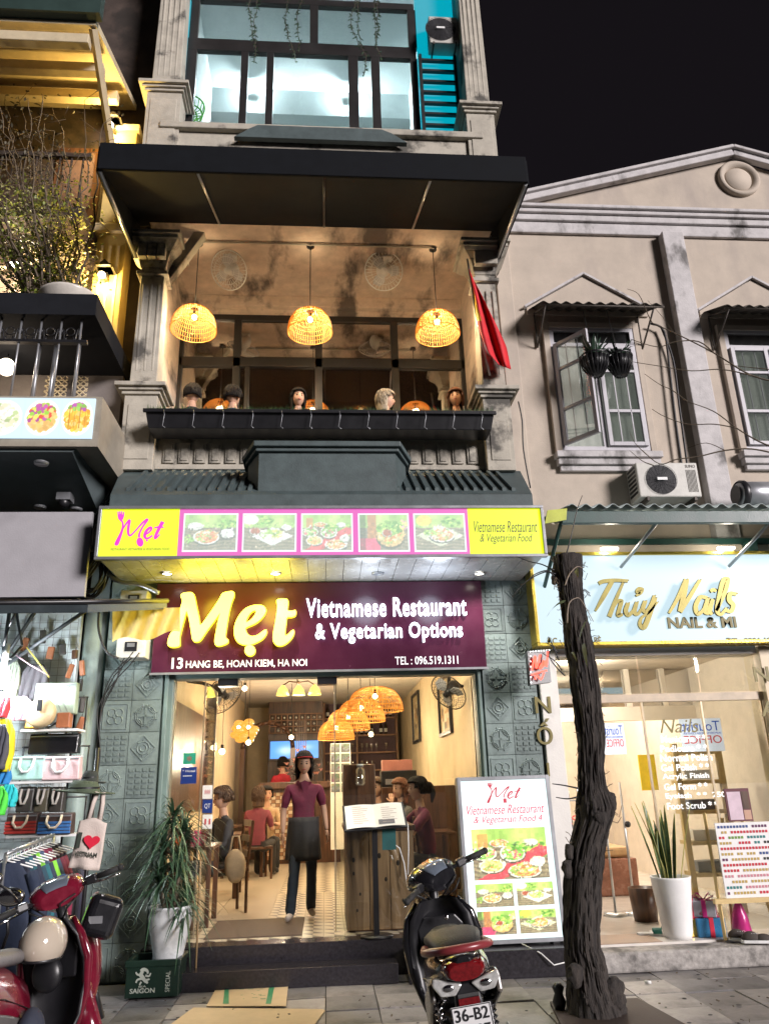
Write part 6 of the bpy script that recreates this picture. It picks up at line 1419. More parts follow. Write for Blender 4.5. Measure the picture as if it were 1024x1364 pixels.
# flowers on the counter
q = at(400, 1005, Y=7.1); FV = empty('flower_vase', (q[0], 7.5, 1.55), 'vase of pink lilies and dark foliage on the reception counter', 'flowers')
b = MB(); b.lathe([(0, 0), (.06, 0), (.08, .1), (.05, .2), (.055, .22)], n=14); b.build('vase', m_brown, FV, local=True); g = MB(); f2 = MB(); rg = random.Random(9)
for k in range(70):
    a = rg.uniform(0, 6.28); el = rg.uniform(.1, 1.4); l = rg.uniform(.25, .55); d = Vector((math.cos(a)*math.cos(el), math.sin(a)*math.cos(el), math.sin(el))); g.blade((0, 0, .2), Vector((0, 0, .2))+d*l, .035, .05, 4)
    if k % 4 == 0:
        c = Vector((0, 0, .2))+d*l*1.05
        for m_ in range(6): e = Vector((math.cos(m_), math.sin(m_), .5)); f2.blade(c, c+e*.09, .035, .02, 3)
g.build('foliage', m_darkleaf, FV, local=True); f2.build('blossom', mat('pink_lily', (.7, .35, .3), rough=.6, bump=0), FV, local=True)
# door mat and stickers
a, c = at(268, 1251, Z=.3), at(408, 1251, Z=.3); MB().hexa([(-1.12, .10, .297), (-.22, .10, .297), (-.22, 1.12, .297), (-1.12, 1.12, .297)], [(-1.12, .10, .308), (-.22, .10, .308), (-.22, 1.12, .308), (-1.12, 1.12, .308)]).build('door_mat', mat('brown_rubber_mat', (.075, .05, .035), rough=.8, bump=.6, bscale=120), label='brown door mat just inside the entrance', cat='mat')
def sticker(box, Y, m, lb, lines=(), name='sticker'):
    x0, x1, z0, z1 = rect(*box, Y); t = empty(name, ((x0+x1)/2, Y, z0), lb, 'sticker', 'stickers on the glass front'); MB().box(x0, x1, Y-.003, Y, z0, z1).build('sheet', m, t)
    for (s_, u0, u1, v0, v1, mm) in lines: text('lettering', s_, (x0+(x1-x0)*u0, x0+(x1-x0)*u1, z0+(z1-z0)*v0, z0+(z1-z0)*v1), Y-.003, mm, t, .0015)
gm = mat('green_sticker', (.02, .25, .16), rough=.4, bump=0); bm_ = mat('navy_sticker', (.01, .03, .16), rough=.4, bump=0); wm_ = mat('white_sticker', (.65, .63, .6), rough=.4, bump=0); rm_ = mat('red_sticker', (.4, .03, .04), rough=.4, bump=0)
sticker((244, 1003, 261, 1018), .09, gm, 'green square sticker on the left glass pane', [('*', .3, .7, .25, .75, rm_)]); sticker((241, 1022, 262, 1044), .09, bm_, 'navy blue hotel sticker below the green one', [('* Hotel', .1, .9, .7, .85, wm_), ('-----', .15, .7, .45, .5, wm_)])
for k, (y0, y1, m_, tx, lb) in enumerate(((1046, 1064, wm_, '***', 'red and white card, topmost on the glass door edge'), (1065, 1083, bm_, 'QT', 'navy card with white letters on the glass door edge'), (1085, 1104, wm_, '- -', 'white card, lowest on the glass door edge'))):
    sticker((270, y0, 283, y1), .08, m_, lb, [(tx, .2, .8, .3, .7, wm_ if m_ is bm_ else rm_)])
# lit menu board outside
LB = empty('menu_lightbox', (1.75, -.38, .24), 'tall backlit menu lightbox with food photos leaning beside the door', 'sign')
Yb = -.36; x0, x1, z0, z1 = rect(614, 1036, 750, 1255, Yb)
x0 = at(617, 1150, Y=Yb)[0]; x1 = at(744, 1140, Y=Yb)[0]
lean = R(4); Ml_ = Matrix.Translation(((x0+x1)/2, Yb, .235)) @ Matrix.Rotation(R(-.2), 4, 'Y') @ Matrix.Rotation(-lean, 4, 'X'); hw, H = (x1-x0)/2, z1-.235+.02
b = MB(); b.box(-hw, hw, .0, .10, 0, H); b.xf(Ml_); b.build('box', m_alu, LB)
b = MB(); 
for a in ((-hw-.0, -hw+.035, 0, H), (hw-.035, hw, 0, H)): b.box(a[0], a[1], -.022, 0, a[2], a[3])
b.box(-hw+.035, hw-.035, -.022, 0, 0, .035); b.box(-hw+.035, hw-.035, -.022, 0, H-.035, H); b.xf(Ml_); b.build('frame', m_alu, LB, bev=.003)
m_face = lit('backlit_pale_white', (.78, .95, .95), 1.15)
b = MB().box(-hw+.035, hw-.035, -.006, -.001, .035, H-.035); b.xf(Ml_); b.build('lit_face', m_face, LB)
iw_, ih_ = 2*hw-.07, H-.07
def pic(u0, u1, v0, v1, w, h, sd, k): print_sheet('food_photo', paint_food(w, h, sd, k)*np.array([1.05, 1.05, .8]), (-hw+.035+iw_*u0, -hw+.035+iw_*u1, .035+ih_*v0, .035+ih_*v1), -.009, p_lit2, LB, M=Ml_)
pic(.08, .93, .36, .68, 150, 100, 77, 2); pic(.08, .50, .195, .335, 80, 52, 4, 0); pic(.54, .95, .195, .335, 80, 52, 8, 1); pic(.08, .50, .03, .17, 80, 52, 23, 3); pic(.54, .95, .03, .17, 80, 52, 42, 4)
m_redi = mat('backlit_crimson_ink', (.4, .02, .05), rough=.4, var=0, bump=0, emit=.55, ecol=(.6, .02, .06))
T_ = lambda s_, u0, u1, v0, v1: text('lettering', s_, (-hw+.035+iw_*u0, -hw+.035+iw_*u1, .035+ih_*v0, .035+ih_*v1), -.008, m_redi, LB, .003, shear=.35, M=Ml_)
T_('Vietnamese Restaurant', .05, .95, .775, .835); T_('& Vegetarian Food 4', .12, .92, .705, .765)
zf = lambda x, y: (-.17+(x-100)/345*.34, (H-.05)-(y-55)/245*.19, -.010)
b = MB(); strokes(b, LOGO, zf, .012, .004); strokes(b, [[(122, 98), (119, 62)], [(133, 90), (131, 60)], [(145, 90), (144, 60)], [(158, 96), (158, 64)]], zf, .008, .004); strokes(b, [[(273, 250, 2.2), (273, 300, 2.2)], [(140, 85, 2.4), (138, 118, 1.6)]], zf, .014, .004); b.xf(Ml_); b.build('logo', mat('logo_dark_red', (.25, .03, .05), var=0, bump=0, emit=.3, ecol=(.6, .02, .05)), LB)
for q in (-hw+.1, hw-.1): b = MB().box(q-.03, q+.03, -.02, .12, -.015, 0); b.xf(Ml_); b.build('foot', m_blk, LB)
b = MB(); b.tube([(1.72, -.44, .245), (1.85, -.585, .19), (1.95, -.60, .10), (2.08, -.59, .12), (2.15, -.5, .235)], .006, 5); b.build('cable', m_white, label='white power cable looping below the menu lightbox', cat='cable')
# ================================================================== DARK BUILDING (left)
LBD = empty('balcony_building', (-3.6, 0, 0), 'dark building with climbing vines, yellow lit pilasters and an iron balcony at the left edge', 'building')
m_dkwall = mat('dark_timber_facade', (.05, .035, .028), rough=.7, var=.4, stain=(.02, .015, .012), sscale=2, sth=.5)
m_ylw = mat('ochre_pilaster_paint', (.45, .34, .13), rough=.7, var=.15)
m_gpan = mat('dusty_grey_panel', (.34, .33, .35), rough=.6, var=.06)
m_wb = mat('cream_painted_timber', (.50, .42, .28), rough=.6, var=.15)
MB().box(-9, -2.34, .55, 11, 0, 14).build('facade_wall', m_dkwall, LBD)
for z0, z1 in ((8.35, 10.05),): MB().box(-2.86, -2.50, .25, .55, 6.6, z1).build('pilaster', m_ylw, LBD, bev=.01)
for z_, h_ in ((8.30, .12), (6.6, .12), (9.95, .10)): MB().box(-2.90, -2.46, .2, .55, z_, z_+h_).build('pilaster_band', m_wb, LBD, bev=.01)
for q in (-2.78, -2.68, -2.58): MB().box(q-.015, q+.015, .238, .252, 6.9, 8.1).build('flute', m_wb, LBD)
# projecting timber roof at the top
b = MB(); b.hexa([(-9, -1.3, 9.95), (-2.62, -1.3, 9.95), (-2.62, .5, 10.6), (-9, .5, 10.6)], [(-9, -1.3, 10.05), (-2.62, -1.3, 10.05), (-2.62, .5, 10.7), (-9, .5, 10.7)]); b.build('timber_roof', m_wb, LBD)
for k, (y, z) in enumerate(((-1.25, 9.88), (-.7, 10.08), (-.1, 10.3))): MB().box(-9, -2.7, y, y+.12, z-.14, z).build('roof_beam', m_wb, LBD, bev=.01)
MB().box(-9, -2.55, -1.42, -1.30, 10.0, 10.5).build('roof_fascia', mat('dark_green_fascia', (.015, .035, .03), rough=.6), LBD)
b = MB(); b.tube([(-2.66, -1.25, 9.95), (-2.66, .3, 8.9)], .05, 4, sm=False); b.build('roof_brace', m_wb, LBD)
# upper balcony: posts, rails, dark doors
MB().box(-9, -2.9, -.2, .55, 8.15, 8.30).build('upper_slab', m_dkwall, LBD)
for i in range(14): MB().tube([(-3.0-.14*i, -.15, 8.3), (-3.0-.14*i, -.15, 9.1)], .014, 5).build('baluster', m_dkwall, LBD)
MB().box(-9, -2.9, -.18, -.12, 9.1, 9.16).build('handrail', m_dkwall, LBD)
MB().box(-3.6, -3.0, .50, .56, 8.3, 9.9).build('balcony_door', m_brown, LBD); MB().box(-3.5, -3.1, .48, .50, 8.9, 9.8).build('door_panel', mat('faded_brown', (.12, .07, .05)), LBD)
# middle loggia with lattice and arch, lit
MB().box(-9, -2.9, .50, .55, 6.6, 8.15).build('loggia_wall', mat('beige_loggia_wall', (.42, .33, .25), rough=.8), LBD)
lat = MB(); lx0, lx1, lz0, lz1 = -3.8, -3.05, 7.75, 8.12
def lattice(b, x0, x1, z0, z1, Y, s=.085, t=.012):
    n = int((x1-x0+z1-z0)/s)+2
    for k in range(n):
        for sg in (1, -1):
            xa_ = x0+k*s-(z1-z0) if sg > 0 else x0+k*s; xb_ = xa_+sg*(z1-z0); za_, zb_ = z0, z1
            lo, hi = (xa_, xb_)
            # clip to the panel
            t0, t1 = 0., 1.
            for lim, s2 in ((x0, 1), (x1, -1)):
                da, db = (lo-lim)*s2, (hi-lim)*s2
                if da < 0 and db < 0: t1 = -1; break
                if da < 0: t0 = max(t0, -da/(db-da))
                if db < 0: t1 = min(t1, da/(da-db))
            if t1 <= t0: continue
            P = lambda u: (lo+(hi-lo)*u, Y, za_+(zb_-za_)*u); b.tube([P(t0), P(t1)], t/2*1.3, 4, caps=False, sm=False)
    z = z0
    while z <= z1: b.tube([(x0, Y, z), (x1, Y, z)], t*.6, 4, caps=False, sm=False); z += s
lattice(lat, -3.75, -2.95, 7.70, 8.12, .2); lat.build('lattice_panel', m_wb, LBD)
lat = MB(); lattice(lat, -3.05, -2.9, 6.62, 7.68, .2); lat.build('lattice_panel', m_wb, LBD)
b = MB()
for i in range(12):
    a0, a1 = math.pi*i/12, math.pi*(i+1)/12; b.tube([(-3.75+.68*math.cos(a0), .2, 7.05+.68*math.sin(a0)), (-3.75+.68*math.cos(a1), .2, 7.05+.68*math.sin(a1))], .03, 6)
b.build('arch_rim', m_wb, LBD)
def point_lamp(name, p, w, lb, m=m_bulb, col=(1, .62, .25)):
    t = empty(name, p, lb, 'light', 'wall lamps on the dark building'); return t
for (px, py, lb) in ((150, 168, 'upper wall lantern glowing on the ochre pilaster'), (139, 368, 'lower wall lantern glowing on the ochre pilaster')):
    p = at(px, py, Y=.12); t = empty('wall_lantern', (p[0], .12, p[2]), lb, 'wall lamp', 'wall lanterns on the ochre pilaster')
    MB().box(-.09, .09, -.09, .12, .10, .13).build('hood', m_blk, t, local=True, bev=.005); MB().prism([(-.11, .10), (.11, .10), (.0, .22)], 'y', -.05, .1).build('hood_ridge', m_blk, t, local=True)
    MB().ell((-.03, 0, .02), .045, 10, 8).build('bulb', m_bulb, t, local=True); MB().box(-.02, .02, .05, .13, .0, .1).build('bracket', m_blk, t, local=True)
    l = lamp('lantern_glow', (0, 0, 0), 32, (1, .66, .18), .05); l.parent = t; l.location = (0, -.08, -.06)
p = at(20, 352, Y=.1); t = empty('ceiling_spot', (p[0], .1, p[2]), 'small round ceiling spot in the arched loggia', 'light'); MB().ell((0, 0, 0), (.06, .06, .02), 12, 6).build('lens', m_down, t, local=True); l = lamp('spot_glow', (0, 0, 0), 22, (1, .8, .6), .05); l.parent = t; l.location = (0, -.1, -.1)
o = MB(); o.lathe([(0, 0), (.26, 0), (.31, .22), (.32, .24), (.29, .24), (.24, .04)], (0, 0, 0), 28); tb = o.build('tub', mat('white_ceramic_tub', (.5, .47, .42), rough=.3), local=True, label='round white tub on the ledge of the dark building', cat='tub'); q = at(128, 390, Y=-.75); tb.location = (-2.78, -.60, 6.47)
# ledge, iron balcony
MB().box(-9, -2.34, -1.05, .55, 6.22, 6.47).build('ledge', mat('black_ledge', (.012, .013, .016), rough=.9, spec=.1), LBD)
b = MB().box(-9, -2.36, .2, .55, 4.9, 6.22); b.build('recess_wall', mat('grey_recess_wall', (.16, .14, .13), rough=.8), LBD)
lat = MB(); lattice(lat, -3.2, -2.95, 5.4, 6.15, .1, .07); lattice(lat, -2.85, -2.72, 5.4, 6.15, .1, .07); lat.build('lattice_panel', m_wb, LBD)
for i in range(12):
    x = -2.50-.20*i; MB().tube([(x, -.95, 5.33), (x, -.95, 6.22)], .012, 5).build('iron_bar', m_alu, LBD)
sc = MB()
for i in range(12):
    x = -2.60-.20*i
    for sg in (-1, 1): sc.tube([(x+sg*(.09-.055*t_), -.95, 6.02+.075*math.sin(t_*6)+.02) for t_ in [k/8 for k in range(9)]], .008, 4)
    sc.tube([(x+.045*math.cos(a), -.95, 6.08+.045*math.sin(a)) for a in [k*.524 for k in range(13)]], .007, 4)
sc.build('iron_scrolls', m_blk, LBD)
MB().box(-9, -2.42, -.98, -.92, 5.94, 5.97).build('iron_rail', m_blk, LBD)
p = at(9, 489, Y=-.3); t = empty('hanging_globe_lamp', (p[0], -.3, p[2]), 'bright white globe lamp behind the iron bars at the left edge', 'lamp'); MB().ell((0, 0, 0), (.09, .09, .10), 14, 10).build('globe', lit('opal_globe', (1, .85, .65), 4), t, local=True); MB().tube([(0, 0, .1), (0, 0, 6.2-p[2])], .006, 4).build('cord', m_cable, t, local=True); l = lamp('globe_glow', (0, 0, 0), 8, (1, .8, .6), .1); l.parent = t; l.location = (0, -.05, -.14)
for q in (-3.03, -2.86, -2.62): MB().tube([(q, -.6, 5.3), (q, -.6, 6.2)], .022, 8).build('pipe', m_alu, LBD)
# food lightbox
x0, x1, z0, z1 = rect(-60, 530, 125, 583, -1.1); FB = empty('food_lightbox', ((x0+x1)/2, -1, z0), 'backlit sign with three dishes on the balcony of the dark building', 'sign')
MB().box(x0-2, x1+.06, -1.08, .2, z0-.08, z1+.03).build('box', mat('beige_box_sheet', (.28, .25, .20), rough=.5), FB)
MB().box(x0-2, x1, -1.10, -1.08, z0, z1).build('lit_face', lit('cool_backlit_face', (.65, .85, 1.0), .95), FB)
def dish(w, h, k):
    rg = np.random.RandomState(k); yy, xx = np.mgrid[0:h, 0:w]; u = (xx/w-.5)*2; v = (yy/h-.5)*2; im = np.ones((h, w, 3))*np.array([.62, .78, .92]); im[(u**2+(v*.95)**2) < .95] = (.92, .95, .95)
    cols = {0: ((.9, .85, .6), (.85, .8, .7), (.5, .6, .3), (.95, .9, .8)), 1: ((.3, .55, .05), (.6, .75, .1), (.8, .1, .05), (.9, .6, .2), (.5, .1, .35)), 2: ((.9, .55, .05), (.85, .4, .03), (.95, .7, .2))}[k]
    for _ in range(260):
        a, q = rg.rand()*6.28, rg.rand()**.5*.75; cu, cv = q*math.cos(a), q*math.sin(a); c = cols[rg.randint(len(cols))]
        if k == 2 and cv > .4: c = ((.5, .1, .4), (.3, .55, .1))[rg.randint(2)]
        if k == 1 and cv < -.2: c = ((.9, .6, .25), (.85, .5, .15))[rg.randint(2)]
        im[((u-cu)/.13)**2+((v-cv)/.12)**2 < 1] = np.array(c)*(.8+.4*rg.rand())
    if k == 2:
        for j in range(4): im[(abs(u-(-.5+.33*j)) < .02) & (abs(v) < .6)] = (.5, .2, .02)
    return np.clip(im, 0, 1)
for k, (a, c) in enumerate(((-30, 30), (33, 80), (82, 124))):
    r0 = rect(a, 533, c, 580, -1.1); print_sheet('dish_photo', dish(70, 64, k), r0, -1.103, p_lit, FB)
# underside, grey side and lower panel
b = MB(); b.hexa([(-9, -1.02, 4.70), (-2.42, -1.02, 4.70), (-2.42, .2, 4.38), (-9, .2, 4.38)], [(-9, -1.02, 4.80), (-2.30, -1.02, 4.80), (-2.30, .2, 4.80), (-9, .2, 4.80)]); b.build('soffit', mat('dark_grey_soffit', (.10, .125, .13), rough=.5, var=.1), LBD)
for k, (px, py) in enumerate(((55, 665), (103, 668), (57, 605))):
    q = at(px, py, Z=4.5); MB().lathe([(0, 0), (.06, 0), (.065, .02)], (q[0], min(.1, q[1]), 4.40+.0*k), 14).build('soffit_lamp', m_alu, LBD)
q = at(78, 650, Z=4.5); t = empty('security_camera', (q[0], -.35, 4.42), 'small dome security camera under the dark building soffit', 'camera'); MB().box(-.07, .07, -.07, .07, .02, .10).build('mount', m_alu, t, local=True); MB().ell((0, -.02, 0), .055, 12, 8).build('dome', m_blk, t, local=True)
_g = rect(-40, 682, 118, 795, -.75); MB().box(-9, _g[1], -.75, -.70, _g[2], _g[3]).build('grey_fascia_panel', m_gpan, LBD)
MB().box(-2.44, -2.24, .05, .5, 0, 4.7).build('corner_pier', mat('grey_green_pier', (.20, .24, .23), rough=.6), LBD)
b = MB(); b.tube([(-2.36, .0, 0), (-2.36, .0, 3.35)], .085, 16); b.build('drain_pipe', mat('pale_green_pipe', (.26, .33, .31), rough=.4), LBD)
# vines
VN = empty('climbing_vine', (-2.95, -.3, 6.47), 'sparse climbing vine with yellow-green leaves covering the dark building front', 'plant')
rg = random.Random(21); br = MB(); lf = MB(); lf2 = MB()
for k in range(52):
    x, y, z = -2.85+rg.uniform(-.3, .14), -.5+rg.uniform(-.1, .1), 6.47; pts = [(x, y, z)]; dx = rg.uniform(-.11, .015); n_ = rg.randint(8, 22)
    for i in range(n_):
        x += dx+rg.uniform(-.07, .05); y += rg.uniform(-.04, .04); z += rg.uniform(.10, .22); 
        if z > 9.7: break
        x = max(-4.2, min(-2.5, x)); pts.append((x, y, z))
    br.tube(pts, [.013*(1-i/len(pts))+.003 for i in range(len(pts))], 4)
    for q in pts[1:]:
        for m_ in range(7 if q[2] < 8.3 else 3):
            c = Vector(q)+Vector((rg.gauss(0, .13), rg.gauss(0, .08), rg.gauss(0, .10))); d = Vector((rg.uniform(-1, 1), rg.uniform(-1, .3), rg.uniform(-1, .6))).normalized()*rg.uniform(.035, .06)
            (lf if q[2] < 8.3 else lf2).blade(c, c+d, .03, .004, 2)
            if m_ == 0: br.tube([q, c], .003, 3)
br.build('branches', m_twig, VN); lf.build('leaves', m_yleaf, VN, kind='stuff'); lf2.build('upper_leaves', mat('dusty_vine_leaf', (.10, .09, .06), rough=.7, var=.4, bump=0), VN, kind='stuff')
# trailing plants from the roof of the restaurant
for i, (px, ln) in enumerate(((335, .9), (352, 1.25), (372, 1.35), (389, 1.0), (470, 1.0), (505, .7), (478, 1.5), (493, 1.2))):
    q = at(px, 0, Y=-.25); t = MB(); l_ = MB(); rg = random.Random(i*7+1); x, y, z = q[0], -.25, 13.5; pts = []
    top = z; bot = q[2]-ln*.9
    while z > bot: pts.append((x, y, z)); z -= .08; x += rg.uniform(-.022, .022)+(.012*math.sin(z*3)); y += rg.uniform(-.01, .01)
    if len(pts) < 3: continue
    e = empty('trailing_vine', (q[0], -.25, bot), 'thin vine trailing before the lit top room, %s' % ['leftmost', 'second from the left', 'third from the left', 'fourth from the left', 'left one of the right cluster', 'rightmost', 'longest of all', 'beside the longest'][i], 'plant', 'vines trailing over the top window')
    t.tube(pts, .005, 3); t.build('stem', m_twig, e)
    for p_ in pts[len(pts)//4:]:
        for _ in range(4): c = Vector(p_); d = Vector((rg.uniform(-1, 1), rg.uniform(-.5, .5), rg.uniform(-1, .3))).normalized()*rg.uniform(.03, .07); l_.blade(c, c+d, .02, .003, 2)
    l_.build('leaves', mat('grey_green_leaf', (.07, .11, .06), rough=.6, var=.4, bump=0), e, kind='stuff')
# baskets in the top room
for i, (px, py, c, r_, lb) in enumerate(((250, 152, (.12, .55, .05), .26, 'lime green plastic basket standing in the top left window'), (240, 172, (.6, .03, .45), .2, 'magenta plastic basket standing in the top left window'), (272, 172, (.03, .10, .6), .15, 'blue plastic basket in the top left window'))):
    q = at(px, py-8*(i > 0), Y=.75); m_ = mat('plastic_%d' % i, c, rough=.4, bump=0); t = empty('plastic_basket', (q[0], .75+.15*i, q[2]), lb, 'basket', 'plastic baskets in the top window'); g = MB()
    for k in range(22): a = k*.2856; g.tube([(r_*.25*math.cos(a), .04, r_*.25*math.sin(a)), (r_*.8*math.cos(a), .02, r_*.8*math.sin(a)), (r_*math.cos(a), -.1, r_*math.sin(a))], .008, 4, caps=False)
    for f_, yy in ((1, -.1), (.8, .02), (.5, .035), (.25, .04)): g.tube([(r_*f_*math.cos(k*.2618), yy, r_*f_*math.sin(k*.2618)) for k in range(25)], .012, 4, caps=False)
    g.build('basket', m_, t, local=True)
q = at(468, 187, Y=1.0); t = empty('clothes_airer', (q[0], 1.0, 9.72), 'red and white laundry on a rack in the top room', 'laundry')
for k in range(9): MB().box(q[0]-.30+.055*k, q[0]-.27+.055*k, .98, 1.0, 9.75, 10.08).build('garment', [m_redp, m_white][k % 2 if k < 6 else 0], t)
q = at(410, 26, Y=1.3); cage_fan((q[0], 1.3, q[2]), Matrix.Rotation(R(-50), 4, 'X'), .17, 'white ceiling fan in the upper pane of the lit top room', None, (0, .1, .35))
x0, x1, z0, z1 = rect(568, 6, 610, 62, .0); ac_unit(((x0+x1)/2+.02, .02, z0+.1), (x1-x0)*.92, (z1-z0)*.62, .22, 'teal-lit air conditioner unit hanging beside the top window')

# ================================================================== MARKET STALL
ST = empty('market_stall', (-3, -.6, 0), 'open bag and clothes stall with wire grid walls and bright lamp under a dark awning', 'stall')
m_wallw = mat('white_stall_backing', (.68, .74, .76), rough=.5, var=.1)
MB().box(-5, -2.45, -.10, -.05, 0.9, 3.33).build('backing', m_wallw, ST)
g = MB()
for i in range(30): x = -2.47-.075*i; g.box(x-.002, x+.002, -.135, -.131, 1.2, 3.3)
for i in range(28): z = 1.2+.075*i; g.box(-4.7, -2.47, -.131, -.127, z-.002, z+.002)
g.build('wire_grid', m_alu, ST)
b = MB(); aw = [(-5, -2.35, 2.92), (-1.75, -2.25, 2.93), (-1.38, -1.25, 3.17), (-2.2, -.30, 3.40), (-5, -.30, 3.40)]
b.add([(x, y, z) for x, y, z in aw]+[(x, y, z-.07) for x, y, z in aw], [(0, 1, 2, 3, 4), (9, 8, 7, 6, 5), (0, 5, 6, 1), (1, 6, 7, 2), (2, 7, 8, 3), (3, 8, 9, 4)]); b.build('awning_sheet', mat('dark_tarpaulin', (.035, .045, .05), rough=.35, var=.3), ST)
b = MB(); b.tube([(-5, -2.3, 2.93), (-1.75, -2.25, 2.94), (-1.38, -1.25, 3.175)], .022, 6); b.build('awning_edge', m_blk, ST)
# hanging valance, translucent yellow
VL = MB(); n = 26; vs, fs = [], []
for i in range(n+1):
    t_ = i/n; px = 150+90*t_; top = 812-3*t_; bot = 855-12*t_-10*math.sin(t_*9)*.4
    for j in range(6): s_ = j/5; q = at(px, top+(bot-top)*s_, Y=-1.3+.03*math.sin(i*1.1+j)); vs.append(q.tolist())
for i in range(n):
    for j in range(5): fs.append((i*6+j, i*6+j+1, (i+1)*6+j+1, (i+1)*6+j))
VL.add(vs, fs, 0, True); m_val, nt_, P_, N_, L_ = nodes_of('translucent_printed_valance'); P_.inputs['Base Color'].default_value = (.62, .55, .30, 1); P_.inputs['Roughness'].default_value = .35
tr_ = N_('ShaderNodeBsdfTranslucent'); tr_.inputs[0].default_value = (.85, .65, .15, 1); ms_ = N_('ShaderNodeMixShader'); ms_.inputs[0].default_value = .5; L_(P_.outputs[0], ms_.inputs[1]); L_(tr_.outputs[0], ms_.inputs[2]); L_(ms_.outputs[0], nt_.nodes['Material Output'].inputs[0])
VL.build('valance', m_val, ST)
for a, c in (((-3.05, -.4, 0), (-3.05, -.4, 3.35)), ((-3.05, -.45, 2.72), (-2.2, -.8, 3.2)), ((-3.05, -.45, 2.75), (-2.75, -.5, 3.3)), ((-3.05, -.45, 2.75), (-3.3, -.8, 3.2))): MB().tube([a, c], .018, 6).build('frame_pole', mat('dull_pole_paint', (.06, .065, .07), rough=.6), ST)
p = at(4, 902, Y=-.75); t = empty('led_lamp', (p[0], -.75, p[2]), 'glaring white LED stall lamp at the left edge', 'lamp'); MB().ell((0, 0, 0), (.06, .06, .11), 14, 10).build('bulb', lit('white_led_bulb', (.85, .95, 1), 16), t, local=True); MB().tube([(0, 0, .1), (0, 0, .3)], .03, 8).build('socket', m_white, t, local=True); l = lamp('led_glow', (0, 0, 0), 52, (.86, .95, 1), .1); l.parent = t; l.location = (0, -.1, -.12)
def shelf(px0, px1, py, lb, Y=-.35, d=.24):
    a = at(px0, py, Y=Y-d)[0]; c = at(px1, py, Y=Y-d)[0]; z = at((px0+px1)/2, py, Y=Y-d)[2]; t = empty('wire_shelf', ((a+c)/2, Y, z), lb, 'shelf', 'shelves of the bag stall')
    MB().box(a, c, Y-d, Y, z-.02, z).build('board', m_white, t)
    for x in (a+.01, c-.01): MB().tube([(x, Y-.01, z), (x, Y-.01, z+.30)], .008, 5).build('upright', m_blk, t)
    MB().tube([(a, Y-.01, z+.30), (c, Y-.01, z+.30)], .008, 5).build('top_rail', m_blk, t)
    return z
shelf(28, 104, 971, 'white stall shelf under the round beige bag'); shelf(12, 106, 1040, 'white stall shelf under the mint and pink bags'); shelf(8, 102, 1112, 'white stall shelf under the red and blue bags')
BGp = 'handbags for sale on the stall'
def bag(px0, py0, px1, py1, m, lb, Y=-.5, d=.12, hm=None, handle=True, quilt=False, flare=.0):
    x0, x1, z0, z1 = rect(px0, py0, px1, py1, Y); t = empty('handbag', ((x0+x1)/2, Y+d/2, z0), lb, 'bag', BGp); w = x1-x0; h = z1-z0; c = (x0+x1)/2
    b = MB(); b.hexa([(x0+flare, Y, z0), (x1-flare, Y, z0), (x1-flare, Y+d, z0), (x0+flare, Y+d, z0)], [(x0, Y+.02, z1), (x1, Y+.02, z1), (x1, Y+d-.02, z1), (x0, Y+d-.02, z1)]); b.build('body', m, t, bev=.012)
    if handle:
        hh = MB(); hh.tube([(c-w*.22, Y-.005, z1-.02), (c-w*.22, Y-.03, z1-h*.45), (c-w*.1, Y-.035, z1-h*.68), (c+w*.08, Y-.035, z1-h*.66), (c+w*.2, Y-.03, z1-h*.42), (c+w*.2, Y-.005, z1-.02)] if handle == 'down' else
                     [(c-w*.2, Y+d/2, z1-.01), (c-w*.17, Y+d/2, z1+.07), (c, Y+d/2, z1+.10), (c+w*.17, Y+d/2, z1+.07), (c+w*.2, Y+d/2, z1-.01)], .012, 6); hh.build('handle', hm or m, t)
    z = MB(); z.box(x0+.01, x1-.01, Y+.012, Y+.018, z1-.03, z1-.018); z.build('zip', m_alu, t)
    if quilt:
        q = MB(); 
        for i in range(-6, 7):
            for sg in (-1, 1):
                xx = c+i*w/7; z_lo, z_hi = z0+.02, z1-.02; q_ = [(xx-sg*w*.2, Y-.001+.0, z_lo), (xx+sg*w*.2, Y+.018, z_hi)]
                if min(q_[0][0], q_[1][0]) > x0+.01 and max(q_[0][0], q_[1][0]) < x1-.01: q.tube(q_, .0022, 3)
        q.build('quilting', m_gpan, t)
lth = lambda n, c, **k: mat(n, c, **{**dict(rough=.42, var=.12, scale=12, bump=.2), **k})
bag(45, 909, 101, 951, lth('pale_sage_leather', (.34, .42, .33)), 'large quilted pale sage handbag on the top stall shelf', quilt=True, handle=False, Y=-.48)
t_ = at(55, 951, Y=-.62); RBg = empty('round_bag', (t_[0], -.62, t_[2]-.12), 'round beige bag with a black tag leaning on the sage handbag', 'bag', BGp); b = MB(); b.lathe([(0, 0), (.12, 0), (.13, .02), (.13, .07), (.12, .09), (0, .09)], n=28); b.xf(Matrix.Translation((t_[0], -.58, t_[2])) @ Matrix.Rotation(R(80), 4, 'X')); b.build('body', lth('beige_leather', (.52, .40, .23)), RBg); MB().box(t_[0]-.02, t_[0]+.025, -.695, -.68, t_[2]+.02, t_[2]+.12).build('luggage_tag', m_blk, RBg, bev=.004)
MB().box(*(at(75, 960, Y=-.5)[0], at(93, 960, Y=-.5)[0]), -.5, -.4, at(80, 969, Y=-.5)[2], at(80, 949, Y=-.5)[2]).build('small_case', lth('tan_leather', (.35, .13, .06)), label='small tan case behind the round beige bag', cat='bag', group=BGp, bev=.01)
bag(33, 958, 48, 970, lth('orange_leather', (.6, .3, .03)), 'tiny orange bag left of the round beige bag', Y=-.55, handle=False)
bag(38, 977, 104, 1004, lth('black_patent_leather', (.012, .012, .014), rough=.2), 'glossy black handbag on the middle shelf behind the mint bag', Y=-.45, handle='up')
